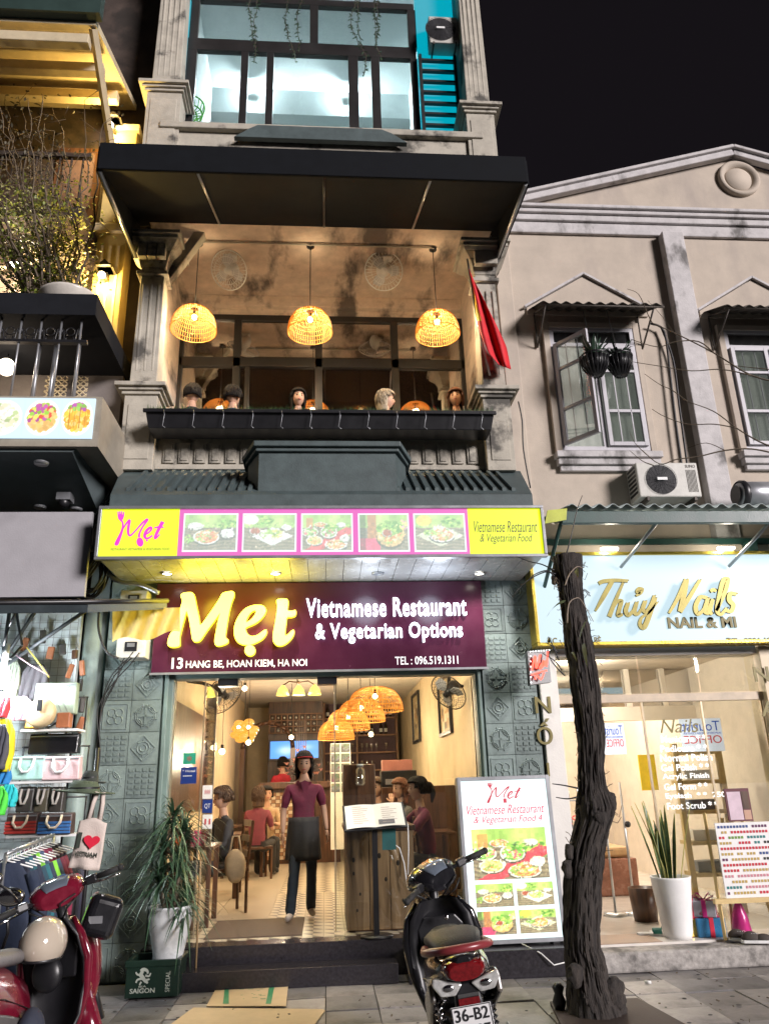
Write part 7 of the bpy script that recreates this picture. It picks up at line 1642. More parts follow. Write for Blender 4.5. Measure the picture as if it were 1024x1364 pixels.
bag(15, 1007, 58, 1039, lth('mint_canvas', (.38, .62, .56)), 'mint green handbag with a looped handle', Y=-.62, handle='down', hm=m_white, flare=-.01); bag(58, 1007, 105, 1039, lth('pale_pink_canvas', (.62, .45, .46)), 'pale pink handbag beside the mint one', Y=-.62, handle='down', hm=m_white, flare=-.01)
for k, (a, c, m_, lb) in enumerate(((22, 44, (.05, .045, .04), 'dark handbag in the lower row, left of three'), (46, 64, (.10, .09, .06), 'olive brown handbag in the lower row, middle of three'), (66, 84, (.04, .035, .03), 'black handbag in the lower row, right of three'))): bag(a, 1048, c, 1082, lth('dark_leather_%d' % k, m_), lb, Y=-.5, handle='down', hm=lth('silk_scarf', (.45, .42, .38)))
def woven(a, c, col, lb):
    bag(a, 1083, c, 1112, lth('brown_bag_top', (.06, .035, .03)), lb, Y=-.62, handle='down', hm=lth('scarf_wrap', (.62, .5, .38)), d=.14); x0, x1, z0, z1 = rect(a, 1083, c, 1112, -.62); t = [o for o in COL.objects if o.name.startswith('handbag') and o.parent is None and o.get('label') == lb][0]
    for k in range(4): MB().box(x0+.0, x1-.0, -.628+.001*k, -.624+.001*k, z0+.01+k*.026, z0+.03+k*.026).build('woven_band', lth('%s_weave' % col[0], col[1]), t, bev=.004)
woven(7, 49, ('red', (.5, .05, .04)), 'brown handbag with a red woven base'); woven(51, 95, ('blue', (.05, .16, .4)), 'brown handbag with a blue woven base')
# things hanging high at the left
HG = 'garments hanging in the stall'
def cloth(px0, py0, px1, py1, c, lb, Y=-.8, name='hanging_shirt', top=.55):
    x0, x1, z0, z1 = rect(px0, py0, px1, py1, Y); b = MB(); n = 16; k = 12; vs, fs = [], []
    for i in range(k+1):
        v = i/k; sh = top+(1-top)*min(1, v*4); 
        for j in range(n+1): u = j/n-.5; vs.append(((x0+x1)/2+u*(x1-x0)*sh, Y+.03*math.sin(u*22+i*.4)*(.3+v), z1+(z0-z1)*v+.0))
    for i in range(k):
        for j in range(n): fs.append((i*(n+1)+j, i*(n+1)+j+1, (i+1)*(n+1)+j+1, (i+1)*(n+1)+j))
    b.add(vs, fs, 0, True); o = b.build(name, mat(name+'_'+str(abs(hash(c)) % 1000) if False else 'cloth_%02d%02d%02d' % tuple(int(99*q) for q in c), c, rough=.8, var=.2, scale=8, bump=.3, bscale=30), label=lb, cat='clothing', group=HG); sm = o.modifiers.new('t', 'SOLIDIFY'); sm.thickness = .012; return o
cloth(-12, 922, 12, 956, (.65, .06, .08), 'red cap-like cloth hanging beside the stall lamp'); cloth(10, 928, 42, 960, (.62, .40, .45), 'pale pink cloth hanging behind the round beige bag', Y=-.45)
cloth(-14, 958, 18, 1028, (.68, .58, .02), 'bright yellow shirt hanging at the left edge'); cloth(-10, 965, 10, 1025, (.07, .07, .09), 'dark grey shirt hanging in front of the yellow one', Y=-.9)
cloth(-14, 1048, 9, 1086, (.08, .6, .06), 'neon green shirt hanging at the left edge below the yellow one', Y=-.85); cloth(2, 1045, 22, 1075, (.02, .45, .5), 'turquoise cloth hanging beside the neon green shirt', Y=-.8); cloth(-14, 1022, 14, 1045, (.02, .2, .5), 'blue cloth hanging under the yellow shirt', Y=-.78)
cloth(28, 885, 64, 935, (.10, .09, .10), 'dark grey backpack-like cloth hanging above the sage bag', Y=-.35); cloth(8, 880, 26, 930, (.30, .32, .26), 'olive cloth hanging by the stall lamp', Y=-.4)
# clothes rail
CR = empty('clothes_rail', (-2.3, -1.5, 0), 'steel clothes rail in front of the bag stall', 'clothes rail'); ra, rb_ = at(8, 1138, Y=-1.65), at(72, 1112, Y=-.95)
MB().tube([ra, rb_], .014, 6).build('rail', m_steel, CR); MB().tube([(ra[0], ra[1], 0), ra], .014, 6).build('upright', m_steel, CR); MB().tube([(rb_[0], rb_[1], 0), rb_], .014, 6).build('upright', m_steel, CR)
cols = [(.02, .03, .06), (.02, .025, .05), (.02, .06, .09), (.02, .12, .15), (.02, .03, .06), (.20, .55, .04), (.05, .08, .16), (.22, .02, .06), (.25, .03, .07), (.025, .025, .03), (.02, .02, .03), (.03, .03, .05)]
names = ['navy', 'dark navy', 'petrol blue', 'teal', 'midnight blue', 'lime green', 'slate blue', 'burgundy', 'crimson', 'charcoal', 'black', 'blue-black']
A_, B_ = Vector(ra.tolist()), Vector(rb_.tolist()); ax = (B_-A_).normalized(); sd_ = Vector((ax.y, -ax.x, 0)).normalized()
for k in range(12):
    c = A_+(B_-A_)*((k+.6)/12.4); t = empty('hung_jacket', (c.x, c.y, c.z-.75), '%s jacket on the steel clothes rail, number %d of the row counted by colour from the near end' % (names[k], k+1) if False else '%s jacket hanging on the steel clothes rail' % names[k], 'jacket', 'jackets on the clothes rail')
    hk = MB(); hk.tube([c+Vector((0, 0, .02)), c+Vector((0, 0, .0)), c-Vector((0, 0, .05))], .004, 4); hk.tube([c-Vector((0, 0, .10))-sd_*.2, c-Vector((0, 0, .05)), c-Vector((0, 0, .10))+sd_*.2], .006, 4); hk.build('hanger', m_white, t)
    vs, fs = [], []; n, m2 = 14, 12; wv_ = random.Random(k)
    for i in range(m2+1):
        v = i/m2; hw_ = .10+.13*min(1, v*5); z = c.z-.06-.06*min(1, v*5)-.66*v; 
        for j in range(n): a = 6.2832*j/n; p_ = Vector((c.x, c.y, z))+sd_*hw_*math.cos(a)*(1+.05*math.sin(i+k))+ax*(.03+.012*math.sin(3*a+i*.5+k))*math.sin(a); vs.append(p_)
    for i in range(m2):
        for j in range(n): fs.append((i*n+j, i*n+(j+1) % n, (i+1)*n+(j+1) % n, (i+1)*n+j))
    b = MB(); b.add(vs, fs, 0, True); b.build('body', mat('cloth_j%d' % k, cols[k], rough=.75, var=.2, bump=.3, bscale=25), t)
    for sg in (-1, 1): s_ = MB(); s_.tube([Vector((c.x, c.y, c.z-.13))+sd_*sg*.19, Vector((c.x, c.y, c.z-.30))+sd_*sg*.27, Vector((c.x, c.y, c.z-.62))+sd_*sg*.27], [.045, .05, .04], 8, flat=.7); s_.build('sleeve', MATS['cloth_j%d' % k], t)
# hats and the tote bag
def hat(px, py, r, c, lb, Y=-1.4):
    q = at(px, py, Y=Y); t = empty('sun_hat', (q[0], Y, q[2]), lb, 'hat', 'hats on the pole of the stall'); b = MB(); b.lathe([(r, .0), (r*.8, -.008), (r*.52, 0), (r*.48, .04), (r*.38, .075), (0, .08)], n=26, sy=.85); b.xf(Matrix.Rotation(R(5), 4, 'Y')); o = b.build('hat', mat('felt_%s' % lb.split()[0], c, rough=.85, bump=.3), t, local=True); o.modifiers.new('t', 'SOLIDIFY').thickness = .006
    MB().lathe([(r*.5, .005), (r*.505, .03)], n=26, sy=.85).build('hat_band', m_blk, t, local=True)
hat(112, 1054, .24, (.06, .08, .05), 'olive wide-brimmed sun hat hanging above the tote bag'); hat(120, 1040, .13, (.03, .035, .03), 'black sun hat stacked behind the olive hat', Y=-1.3)
MB().tube([(at(122, 1040, Y=-1.35)[0], -1.25, .0), (at(122, 1040, Y=-1.35)[0], -1.25, 1.95)], .016, 6).build('hat_pole', m_blk, ST)
p0 = rect(93, 1090, 144, 1160, -1.5); TB = empty('tote_bag', ((p0[0]+p0[1])/2, -1.5, p0[2]), 'white canvas tote bag printed with a red heart souvenir slogan', 'bag'); m_can = mat('natural_canvas', (.56, .48, .43), rough=.8, var=.08, bump=.3, bscale=90)
Mt = Matrix.Translation(((p0[0]+p0[1])/2, -1.5, (p0[2]+p0[3])/2)) @ Matrix.Rotation(R(7), 4, 'Y'); tw, th = (p0[1]-p0[0])*.40, (p0[3]-p0[2])*.47
b = MB(); n = 12; vs, fs = [], []
for i in range(n+1):
    for j in range(n+1): u, v = j/n-.5, i/n-.5; vs.append((u*2*tw*(1-.08*(v+.5)), .012*math.sin(u*8+v*5)*(.6-v)-.01*math.cos(u*3), v*2*th+.015*math.cos(u*6)*(v+.5)))
for i in range(n):
    for j in range(n): fs.append((i*(n+1)+j, i*(n+1)+j+1, (i+1)*(n+1)+j+1, (i+1)*(n+1)+j))
b.add(vs, fs, 0, True); b.xf(Mt); o = b.build('body', m_can, TB); o.modifiers.new('t', 'SOLIDIFY').thickness = .015
for s in (-.42, .42): h = MB(); h.tube([Mt @ Vector((s*tw*.9, 0, th)), Mt @ Vector((s*tw*.75, .01, th+.12)), Mt @ Vector((s*tw*.45, .02, th+.20))], .020, 4, flat=.25); h.build('handle', m_can, TB)
tm = lambda *a, **k: text('print', *a, M=Mt, **k); m_pr = mat('dark_bag_print', (.03, .04, .03), rough=.8, var=0, bump=0)
text('print', 'I', (-.085, -.055, -.03, .08), -.032, m_pr, TB, .002, M=Mt, bold=.02); text('print', 'VIETNAM', (-.085, .085, -.085, -.05), -.032, m_pr, TB, .002, M=Mt, bold=.02)
hp = [(16*math.sin(a)**3, 13*math.cos(a)-5*math.cos(2*a)-2*math.cos(3*a)-math.cos(4*a)) for a in [i*.262 for i in range(24)]]
b = MB().prism([(x*.0038+.025, z*.0034+.025) for x, z in hp], 'y', -.036, -.030); b.xf(Mt); b.build('heart_print', mat('red_heart_print', (.6, .01, .04), rough=.7, var=0, bump=0), TB)
# cords, coils, meters, wires
def coil(px, py, r, Y, lb):
    q = at(px, py, Y=Y); t = empty('cable_coil', (q[0], Y, q[2]-r), lb, 'cable coil'); rg = random.Random(px)
    for k in range(9):
        rr = r*rg.uniform(.7, 1.05); ox, oz = rg.uniform(-.04, .04), rg.uniform(-.05, .05); b = MB(); b.tube([(q[0]+ox+rr*.62*math.cos(a), Y+.02*k-.08+.03*math.sin(a*2+k), q[2]+oz+rr*math.sin(a)) for a in [i*.2618 for i in range(25)]], .010, 5, caps=False); b.build('cable_loop', m_cable, t)
coil(122, 765, .22, -.35, 'thick coil of black cables hanging left of the lightbox sign')
rg = random.Random(17)
WR = 'overhead wires at the left of the restaurant'
for k, (P, lb) in enumerate(((((45, 797), (75, 785), (105, 765), (135, 735), (140, 700)), 'black wire bundle rising to the left end of the lightbox sign'), (((50, 797), (85, 775), (110, 730), (128, 690), (150, 655)), 'wire rising steeply behind the wire bundle'), (((60, 798), (95, 780), (118, 770), (145, 730), (160, 700)), 'wire curving under the lightbox sign end'), (((118, 735), (105, 755), (90, 770)), 'short wire stub left of the coil'))):
    for j in range(4):
        b = MB(); b.tube([at(x+rg.uniform(-5, 5), y+rg.uniform(-4, 4), Y=-.55+.04*j).tolist() for x, y in P], .008, 5); b.build('wire', m_cable, label=lb, cat='wire', group=lb)
for k in range(5):
    b = MB(); P = [(172+rg.uniform(-14, 14), 872+rg.uniform(-4, 8)), (164+rg.uniform(-9, 9), 888), (148+rg.uniform(-7, 7), 908), (134+rg.uniform(-4, 4), 945), (128+k*1.5, 1000), (124+k*1.2, 1040)]; b.tube([v.tolist() for v in [at(x, y, Y=-.22-.01*k) for x, y in smooth(P, 3)]], .006, 5); b.build('wire', m_cable, label='black wire running down from the electricity meters', cat='wire', group='wires below the electricity meters')
for k, (a, c, d, e, lb) in enumerate(((160, 786, 196, 812, 'electricity meter box above the yellow valance'), (155, 848, 194, 876, 'electricity meter box below the yellow valance'))):
    x0, x1, z0, z1 = rect(a, c, d, e, -.25); t = empty('electricity_meter', ((x0+x1)/2, -.2, z0), lb, 'meter', 'electricity meters beside the sign'); MB().box(x0, x1, -.25, -.02, z0, z1).build('box', mat('ivory_plastic', (.52, .50, .43), rough=.5), t, bev=.01)
    MB().box(x0+(x1-x0)*.3, x0+(x1-x0)*.72, -.262, -.25, z0+(z1-z0)*.3, z0+(z1-z0)*.75).build('window', m_blk, t, bev=.004); MB().box(x0+(x1-x0)*.38, x0+(x1-x0)*.64, -.266, -.262, z0+(z1-z0)*.5, z0+(z1-z0)*.68).build('dial', m_alu, t)
b = MB(); b.tube([at(x, y, Y=-.3).tolist() for x, y in smooth([(140, 730), (143, 760), (160, 775), (185, 778), (212, 790)], 5)], .022, 8); b.build('conduit', m_alu, label='grey conduit bending over the upper meter box', cat='pipe')
b = MB(); b.tube([at(x, y, Y=-.4).tolist() for x, y in smooth([(132, 815), (132, 840), (142, 868), (158, 877)], 5)], .012, 6); b.build('cable', m_cable, label='thick black cable curving into the lower meter box', cat='cable')
for P, Y, lb in ((((690, 535), (695, 560), (697, 600), (706, 650)), -.18, 'black wire hanging down beside the right balcony column'), (((866, 431), (884, 442), (892, 500), (899, 560), (906, 610), (914, 668)), .22, 'dark pipe running down the left side of the white pilaster'), (((880, 436), (896, 480), (904, 540), (912, 600), (921, 668)), .235, 'thin wire running down the white pilaster')):
    b = MB(); b.tube([v.tolist() for v in [at(x, y, Y=Y) for x, y in smooth(P, 4)]], .008 if Y < .1 else .014, 6); b.build('wire', m_cable, label=lb, cat='wire')

# clutter hung on the wire grid and on the frame
rg = random.Random(91); TG = 'small souvenirs hung on the stall grid'
for k, (px, py) in enumerate(((70, 862), (86, 858), (102, 866), (60, 840), (36, 850), (44, 862), (96, 885), (110, 905), (112, 930), (110, 955), (30, 1012), (8, 935), (20, 905), (112, 880))):
    q = at(px, py, Y=-.2); t = empty('hung_souvenir', q.tolist(), '%s trinket hung on the stall grid, %s' % (rg.choice(['dark', 'silver', 'brown', 'pale']), ['above the sage bag', 'above the sage bag on the right', 'high at the right of the grid', 'high by the frame pole', 'beside the slanted pole', 'below the slanted pole', 'just right of the dark cloth', 'right of the sage bag', 'level with the round bag', 'right of the tan case', 'between lamp cloth and mint bag', 'behind the red cloth', 'under the awning at the left', 'at the top right corner of the bags'][k]), 'souvenir', TG)
    h = rg.uniform(.07, .16); w = rg.uniform(.03, .07); b = MB(); b.tube([(0, 0, .03), (0, -.01, 0)], .003, 4); b.build('string', m_cable, t, local=True)
    b = MB(); b.cbox((0, -.03, -h/2), (w, .03, h), rot=(0, rg.uniform(-.3, .3), rg.uniform(-.5, .5))); b.build('body', [m_brown, m_gpan, MATS['dark_leather_0'], MATS['tan_leather']][rg.randrange(4)], t, local=True, bev=.01)
for P, c_, lb in (([(15, 868), (40, 885), (66, 900)], 'pink_cord', 'pink cord stretched across the stall from the frame pole'), ([(36, 862), (50, 880), (66, 902)], 'yellow_cord', 'yellow cord stretched down to the sage handbag')):
    b = MB(); b.tube([at(x, y, Y=-.62).tolist() for x, y in P], .006, 5); b.build('cord', mat(c_, (.6, .5, .08) if c_[0] == 'y' else (.45, .3, .35), bump=0), label=lb, cat='cord')
for P, lb in (([(5, 860), (12, 835), (22, 815), (30, 860), (14, 878)], 'folded black umbrella ribs hanging at the top left of the stall'),):
    b = MB(); [b.tube([at(a_[0], a_[1], Y=-.9).tolist(), at(c_[0], c_[1], Y=-.95).tolist()], .012, 5) for a_, c_ in zip(P[:-1], P[1:])]; b.build('umbrella_ribs', m_blk, label=lb, cat='umbrella')
# ================================================================== STREET OBJECTS
# ---- tree trunk, cut at the top
m_bark, nt_, P_, N_, L_ = nodes_of('rough_dark_bark')
tc = N_('ShaderNodeTexCoord'); mp = N_('ShaderNodeMapping'); mp.inputs['Scale'].default_value = (1, 1, .22); L_(tc.outputs['Object'], mp.inputs[0])
nz = N_('ShaderNodeTexNoise'); nz.inputs['Scale'].default_value = 26; nz.inputs['Detail'].default_value = 9; nz.inputs['Roughness'].default_value = .72; L_(mp.outputs[0], nz.inputs['Vector'])
ra = N_('ShaderNodeValToRGB'); L_(nz.outputs['Fac'], ra.inputs[0]); ra.color_ramp.elements[0].position = .35; ra.color_ramp.elements[0].color = (.012, .010, .010, 1); ra.color_ramp.elements[1].position = .72; ra.color_ramp.elements[1].color = (.065, .052, .043, 1)
L_(ra.outputs[0], P_.inputs['Base Color']); P_.inputs['Roughness'].default_value = .85
bp = N_('ShaderNodeBump'); bp.inputs['Strength'].default_value = .9; bp.inputs['Distance'].default_value = .03; L_(nz.outputs['Fac'], bp.inputs['Height']); L_(bp.outputs[0], P_.inputs['Normal'])
TR = empty('street_tree', (1.95, -1.75, 0), 'dark rough tree trunk sawn off at the top, growing through the pavement', 'tree')
prof = [(1372, 754, 842), (1340, 755, 826), (1310, 755, 812), (1285, 754, 806), (1262, 752, 798), (1235, 751, 797), (1205, 752, 799), (1170, 754, 800), (1150, 755, 803), (1120, 761, 806), (1090, 770, 816), (1075, 768, 818), (1050, 771, 807), (1020, 771, 803), (985, 770, 804), (950, 766, 800), (915, 760, 797), (880, 756, 790), (855, 752, 787), (830, 750, 782), (800, 746, 776), (775, 743, 774), (755, 738, 775), (741, 736, 775)]
YT = -1.75; b = MB(); n = 72; vs, fs = [], []
rows = [np.array(r, float) for r in prof]; rr = []
for a_, c_ in zip(rows[:-1], rows[1:]):
    for k in range(9): rr.append(a_+(c_-a_)*k/9)
rr.append(rows[-1]); K = len(rr)
for i, (py, xa_, xb_) in enumerate(rr):
    A = at(xa_, py, Y=YT); B = at(xb_, py, Y=YT); cx, z = (A[0]+B[0])/2, (A[2]+B[2])/2; r0 = (B[0]-A[0])/2*.97
    if i == 0: z = -.1
    for j in range(n):
        q = 2*math.pi*j/n; d = Vector((math.cos(q), math.sin(q), 0)); p = Vector((cx, YT, z))
        nn = mnoise.noise(Vector((d.x*1.6+3, d.y*1.6, z*2.2)))*.10+mnoise.noise(Vector((d.x*5, d.y*5+9, z*3)))*.07+mnoise.noise(Vector((d.x*12, d.y*12, z*4)))*.07-abs(mnoise.noise(Vector((d.x*8+5, d.y*8, z*1.5))))*.16+.04
        vs.append(p+d*r0*(1+nn))
for i in range(K-1):
    for j in range(n): fs.append((i*n+j, i*n+(j+1) % n, (i+1)*n+(j+1) % n, (i+1)*n+j))
b.add(vs, fs, 0, True); b.s = [True]*len(b.f); b.f.append(tuple((K-1)*n+j for j in range(n))); b.m.append(0); b.s.append(False)
for (px, py, r_, dy) in ((812, 1068, .055, -.05), (757, 1135, .045, -.06), (756, 1158, .05, -.05), (817, 1325, .085, -.08), (822, 1345, .07, -.05), (800, 1090, .05, -.12), (742, 760, .05, 0), (738, 772, .035, 0), (800, 1010, .035, -.05), (785, 880, .04, -.04), (765, 1300, .06, -.12)):
    q = at(px, py, Y=YT+dy); mm = len(b.v); b.ell(q.tolist(), (r_*.9, r_*.8, r_*1.35), 22, 14)
    for i in range(mm, len(b.v)): v = Vector(b.v[i]); b.v[i] = tuple(v+Vector((1, 0, .3))*mnoise.noise(v*22)*r_*.55)
b.build('trunk', m_bark, TR)
bk = MB(); rg = random.Random(55)
for _ in range(900):
    i = rg.randrange(2, K-14); j = rg.randrange(n); ln_ = rg.randint(3, 12); w_ = rg.choice((1, 1, 2)); vs2 = []
    for q in range(ln_+1):
        a = Vector(vs[(i+q)*n+j]); c = Vector(vs[(i+q)*n+(j+w_) % n]); ax_ = Vector((rr[i+q][0]*0, 0, 0)); o_ = (a-Vector(((at(rr[i+q][1], rr[i+q][0], Y=YT)[0]+at(rr[i+q][2], rr[i+q][0], Y=YT)[0])/2, YT, a.z))).normalized(); k_ = math.sin(math.pi*q/ln_)
        m_ = (a+c)/2; vs2 += [m_+(a-m_)*(.25+k_)+o_*.002, m_+o_*(.004+.009*k_*rg.uniform(.5, 1)), m_+(c-m_)*(.25+k_)+o_*.002]
    bk.add(vs2, [f_ for q in range(ln_) for f_ in ((3*q, 3*q+1, 3*q+4, 3*q+3), (3*q+1, 3*q+2, 3*q+5, 3*q+4))], 0, False)
bk.build('bark_ridges', m_bark, TR, kind='stuff')
b = MB(); rg = random.Random(13)
for k in range(60):   # hairy rootlets and dry shoots
    py = rg.choice([rg.uniform(745, 860), rg.uniform(745, 800), rg.uniform(860, 1150)]); row = min(rows, key=lambda r: abs(r[0]-py)); sg = rg.choice((-1, 1)); px = row[1]+2 if sg < 0 else row[2]-2
    q = at(px, py, Y=YT-.03); l = rg.uniform(.02, .07); b.tube([q, q+np.array([sg*l*.6, -l*.3, l*rg.uniform(-.6, .8)]), q+np.array([sg*l, -l*.6, l*rg.uniform(-1, 1)])], .003, 3)
b.build('rootlets', m_twig, TR, kind='stuff')
def twig(P, Y, r0=.007, m=m_blk, parent=TR, name='twig', dy=0.):
    b = MB(); q = smooth(P, 4); b.tube([at(x, y, Y=Y+dy*i/len(q)).tolist() for i, (x, y) in enumerate(q)], [r0*(1-.6*i/len(q)) for i in range(len(q))], 4); return b.build(name, m, parent)
for P in ([(740, 765), (725, 762), (700, 775), (682, 795)], [(738, 760), (722, 752), (705, 748), (690, 742)], [(745, 750), (740, 742), (738, 732)], [(738, 768), (728, 760), (712, 765), (704, 772)], [(752, 745), (760, 715), (768, 680), (775, 660)], [(742, 870), (735, 858), (730, 848)], [(744, 880), (736, 862), (727, 856)], [(748, 893), (738, 880), (722, 870)], [(752, 900), (742, 890), (734, 880), (728, 866)], [(770, 1050), (750, 1046), (735, 1044)], [(768, 1062), (755, 1064), (740, 1062)]): twig(P, YT-.05)
for P in ([(752, 780), (758, 765), (768, 755), (776, 757)], [(755, 830), (757, 805), (766, 797), (774, 800), (790, 828)]): twig(P, YT-.30, .006, mat('pale_aerial_root', (.30, .24, .19), rough=.7))
lf = lambda A, B, w, m: MB().blade(A, B, w, .03, 6, 0, (0.5, -.6, .6)).build('leaf', m, TR)
m_orch = mat('dull_orchid_leaf', (.10, .13, .06), rough=.45, var=.3, bump=0)
for (a, c, w) in (((752, 801), (727, 823), .05), ((784, 822), (771, 853), .06), ((766, 760), (770, 770), .05), ((760, 870), (768, 882), .02), ((776, 858), (782, 890), .05)): lf(at(*a, Y=YT-.26).tolist(), at(*c, Y=YT-.34).tolist(), w, m_orch)
# bare branches reaching in from the right
BB = empty('bare_branch', (4.8, -.8, 5), 'thin bare branches reaching in front of the cream house from the right edge', 'tree')
for P, r0 in (([(1050, 512), (1000, 500), (950, 470), (905, 447), (872, 432), (868, 430)], .012), ([(1000, 500), (960, 492), (920, 494), (880, 488), (842, 482)], .008), ([(950, 470), (930, 455), (900, 455), (875, 462), (840, 452)], .008), ([(1040, 600), (1010, 588), (980, 570), (950, 548), (915, 535)], .010), ([(980, 570), (950, 565), (915, 565), (885, 555), (868, 545)], .007), ([(1035, 605), (1000, 598), (965, 600), (930, 608), (900, 612), (878, 618), (855, 600)], .010), ([(965, 600), (940, 590), (915, 597)], .005), ([(915, 535), (895, 520), (878, 512), (858, 498)], .006), ([(860, 605), (845, 590), (838, 575)], .005), ([(1024, 492), (985, 488), (965, 485)], .006), ([(868, 430), (862, 418), (850, 392), (835, 385)], .007), ([(900, 447), (880, 420), (862, 400)], .004), ([(870, 620), (855, 614), (838, 600)], .006)): twig(P, -.9, r0, m_twig, BB, dy=.3)

# ---- scooters
def loft(b, secs, n=20, mi=0, e=2.6, caps=True):
    "secs: (y, z centre, half width, half height)"
    vs, fs = [], []
    for (y, z, hw, hh) in secs:
        for j in range(n):
            a = 2*math.pi*j/n; c, s = math.cos(a), math.sin(a); vs.append((hw*math.copysign(abs(c)**(2/e), c), y, z+hh*math.copysign(abs(s)**(2/e), s)))
    for i in range(len(secs)-1):
        for j in range(n): fs.append((i*n+j, (i+1)*n+j, (i+1)*n+(j+1) % n, i*n+(j+1) % n))
    b0 = len(b.v); b.add(vs, fs, mi, True)
    if caps: b.f += [tuple(b0+j for j in range(n)), tuple(b0+(len(secs)-1)*n+j for j in reversed(range(n)))]; b.m += [mi]*2; b.s += [False]*2
    return b
m_tyre = mat('black_tyre', (.015, .015, .015), rough=.8, bump=.2); m_seatb = mat('black_vinyl_seat', (.013, .013, .014), rough=.55, bump=.3, bscale=150)
m_lens = mat('clear_lens', (.6, .6, .58), rough=.12, metal=.4, var=.3, scale=40, bump=0, coat=1); m_rlens = mat('red_lens', (.13, .006, .008), rough=.12, var=.4, scale=60, bump=0, coat=1); m_chrome = mat('chrome', (.75, .75, .76), rough=.12, metal=1, var=.05, bump=0); m_grip = mat('rubber_grip', (.012, .012, .012), rough=.7, bump=.4, bscale=200)
def scooter(loc, rz, lean, lock, mp_, mlow, mrail, mseat, label, plate=None, badge=None, topp=None, side='', helmet=False):
    t = empty('scooter', loc, label, 'scooter', None, rz); t.rotation_euler = (0, R(lean), rz)
    B = lambda mb, nm, m, **k: mb.build(nm, m, t, local=True, **k)
    ST_ = Matrix.Translation((0, .44, .9)) @ Matrix.Rotation(R(22), 4, 'X') @ Matrix.Rotation(R(lock), 4, 'Z') @ Matrix.Rotation(R(-22), 4, 'X') @ Matrix.Translation((0, -.44, -.9))
    def wheel(y, M=None):
        w = MB(); rw, tw = .275, .05
        pr = [(rw-.055, -tw), (rw-.02, -tw), (rw-.004, -tw*.5), (rw, 0), (rw-.004, tw*.5), (rw-.02, tw), (rw-.055, tw)]; w.lathe([(r, z) for r, z in pr], n=30); w.xf(Matrix.Translation((0, y, rw)) @ Matrix.Rotation(R(90), 4, 'Y'))
        if M: w.xf(M)
        o = B(w, 'wheel', m_tyre)
        r = MB(); r.lathe([(rw-.052, -.04), (rw-.07, -.035), (rw-.075, 0), (rw-.07, .035), (rw-.052, .04)], n=30); r.lathe([(0, -.05), (.045, -.05), (.05, .05), (0, .05)], n=14)
        for k in range(5): a = k*1.2566; r.cbox((.12*math.cos(a), .12*math.sin(a), 0), (.20, .028, .03), rot=(0, 0, a))
        r.xf(Matrix.Translation((0, y, rw)) @ Matrix.Rotation(R(90), 4, 'Y'))
        if M: r.xf(M)
        r.build('rim', m_alu, o, local=True)
    wheel(-.62); wheel(.66, ST_)
    # rear body
    b = MB(); loft(b, [(-.98, .80, .03, .02), (-.93, .77, .085, .055), (-.80, .71, .135, .10), (-.60, .66, .165, .14), (-.38, .62, .175, .17), (-.15, .56, .165, .19), (.0, .50, .13, .17), (.05, .46, .10, .13)]); B(b, 'rear_body', mp_)
    for s in (-1, 1):
        b = MB(); b.prism([(-.86, .62), (-.55, .50), (-.25, .36), (.02, .30), (.06, .42), (-.2, .52), (-.55, .62), (-.84, .70)], 'x', s*.150, s*.178); B(b, 'side_panel', mlow, bev=.012)
    # seat
    b = MB(); loft(b, [(-.86, .815, .07, .02), (-.78, .835, .12, .04), (-.55, .835, .145, .05), (-.36, .80, .15, .05), (-.20, .775, .14, .045), (-.02, .765, .10, .045), (.06, .75, .05, .03)], e=2.3); B(b, 'seat', mseat)
    # grab rail round the tail
    b = MB(); b.tube([(-.155, -.52, .79), (-.165, -.72, .81), (-.13, -.92, .845), (-.06, -.99, .855), (.06, -.99, .855), (.13, -.92, .845), (.165, -.72, .81), (.155, -.52, .79)], .024, 8, flat=.8); B(b, 'grab_rail', mrail)
    # tail light and indicators
    b = MB(); loft(b, [(-.99, .755, .075, .035), (-.955, .76, .10, .045), (-.90, .76, .11, .05)]); B(b, 'tail_light', m_rlens)
    for s in (-1, 1):
        b = MB(); b.prism([(s*.02, .70), (s*.155, .74), (s*.165, .71), (s*.13, .66), (s*.06, .655)], 'y', -.955, -.90); o = B(b, 'indicator', m_lens, bev=.008)
        k_ = MB(); k_.ell((s*.09, -.957, .693), (.03, .006, .016), 10, 6); k_.build('bulb_housing', m_chrome, o, local=True)
    b = MB(); b.prism([(-.05, .70), (.05, .70), (.065, .62), (.07, .50), (-.07, .50), (-.065, .62)], 'y', -.94, -.84); B(b, 'tail_fairing', m_blk, bev=.012)
    b = MB().box(-.05, .05, -.955, -.945, .645, .66); B(b, 'plate_lamp', m_chrome); b = MB().box(-.05, .05, -.95, -.945, .612, .64); B(b, 'reflector', m_rlens)
    b = MB(); b.hexa([(-.10, -.95, .26), (.10, -.95, .26), (.10, -.93, .26), (-.10, -.93, .26)], [(-.07, -.94, .52), (.07, -.94, .52), (.07, -.90, .52), (-.07, -.90, .52)]); B(b, 'mudguard', m_blk)
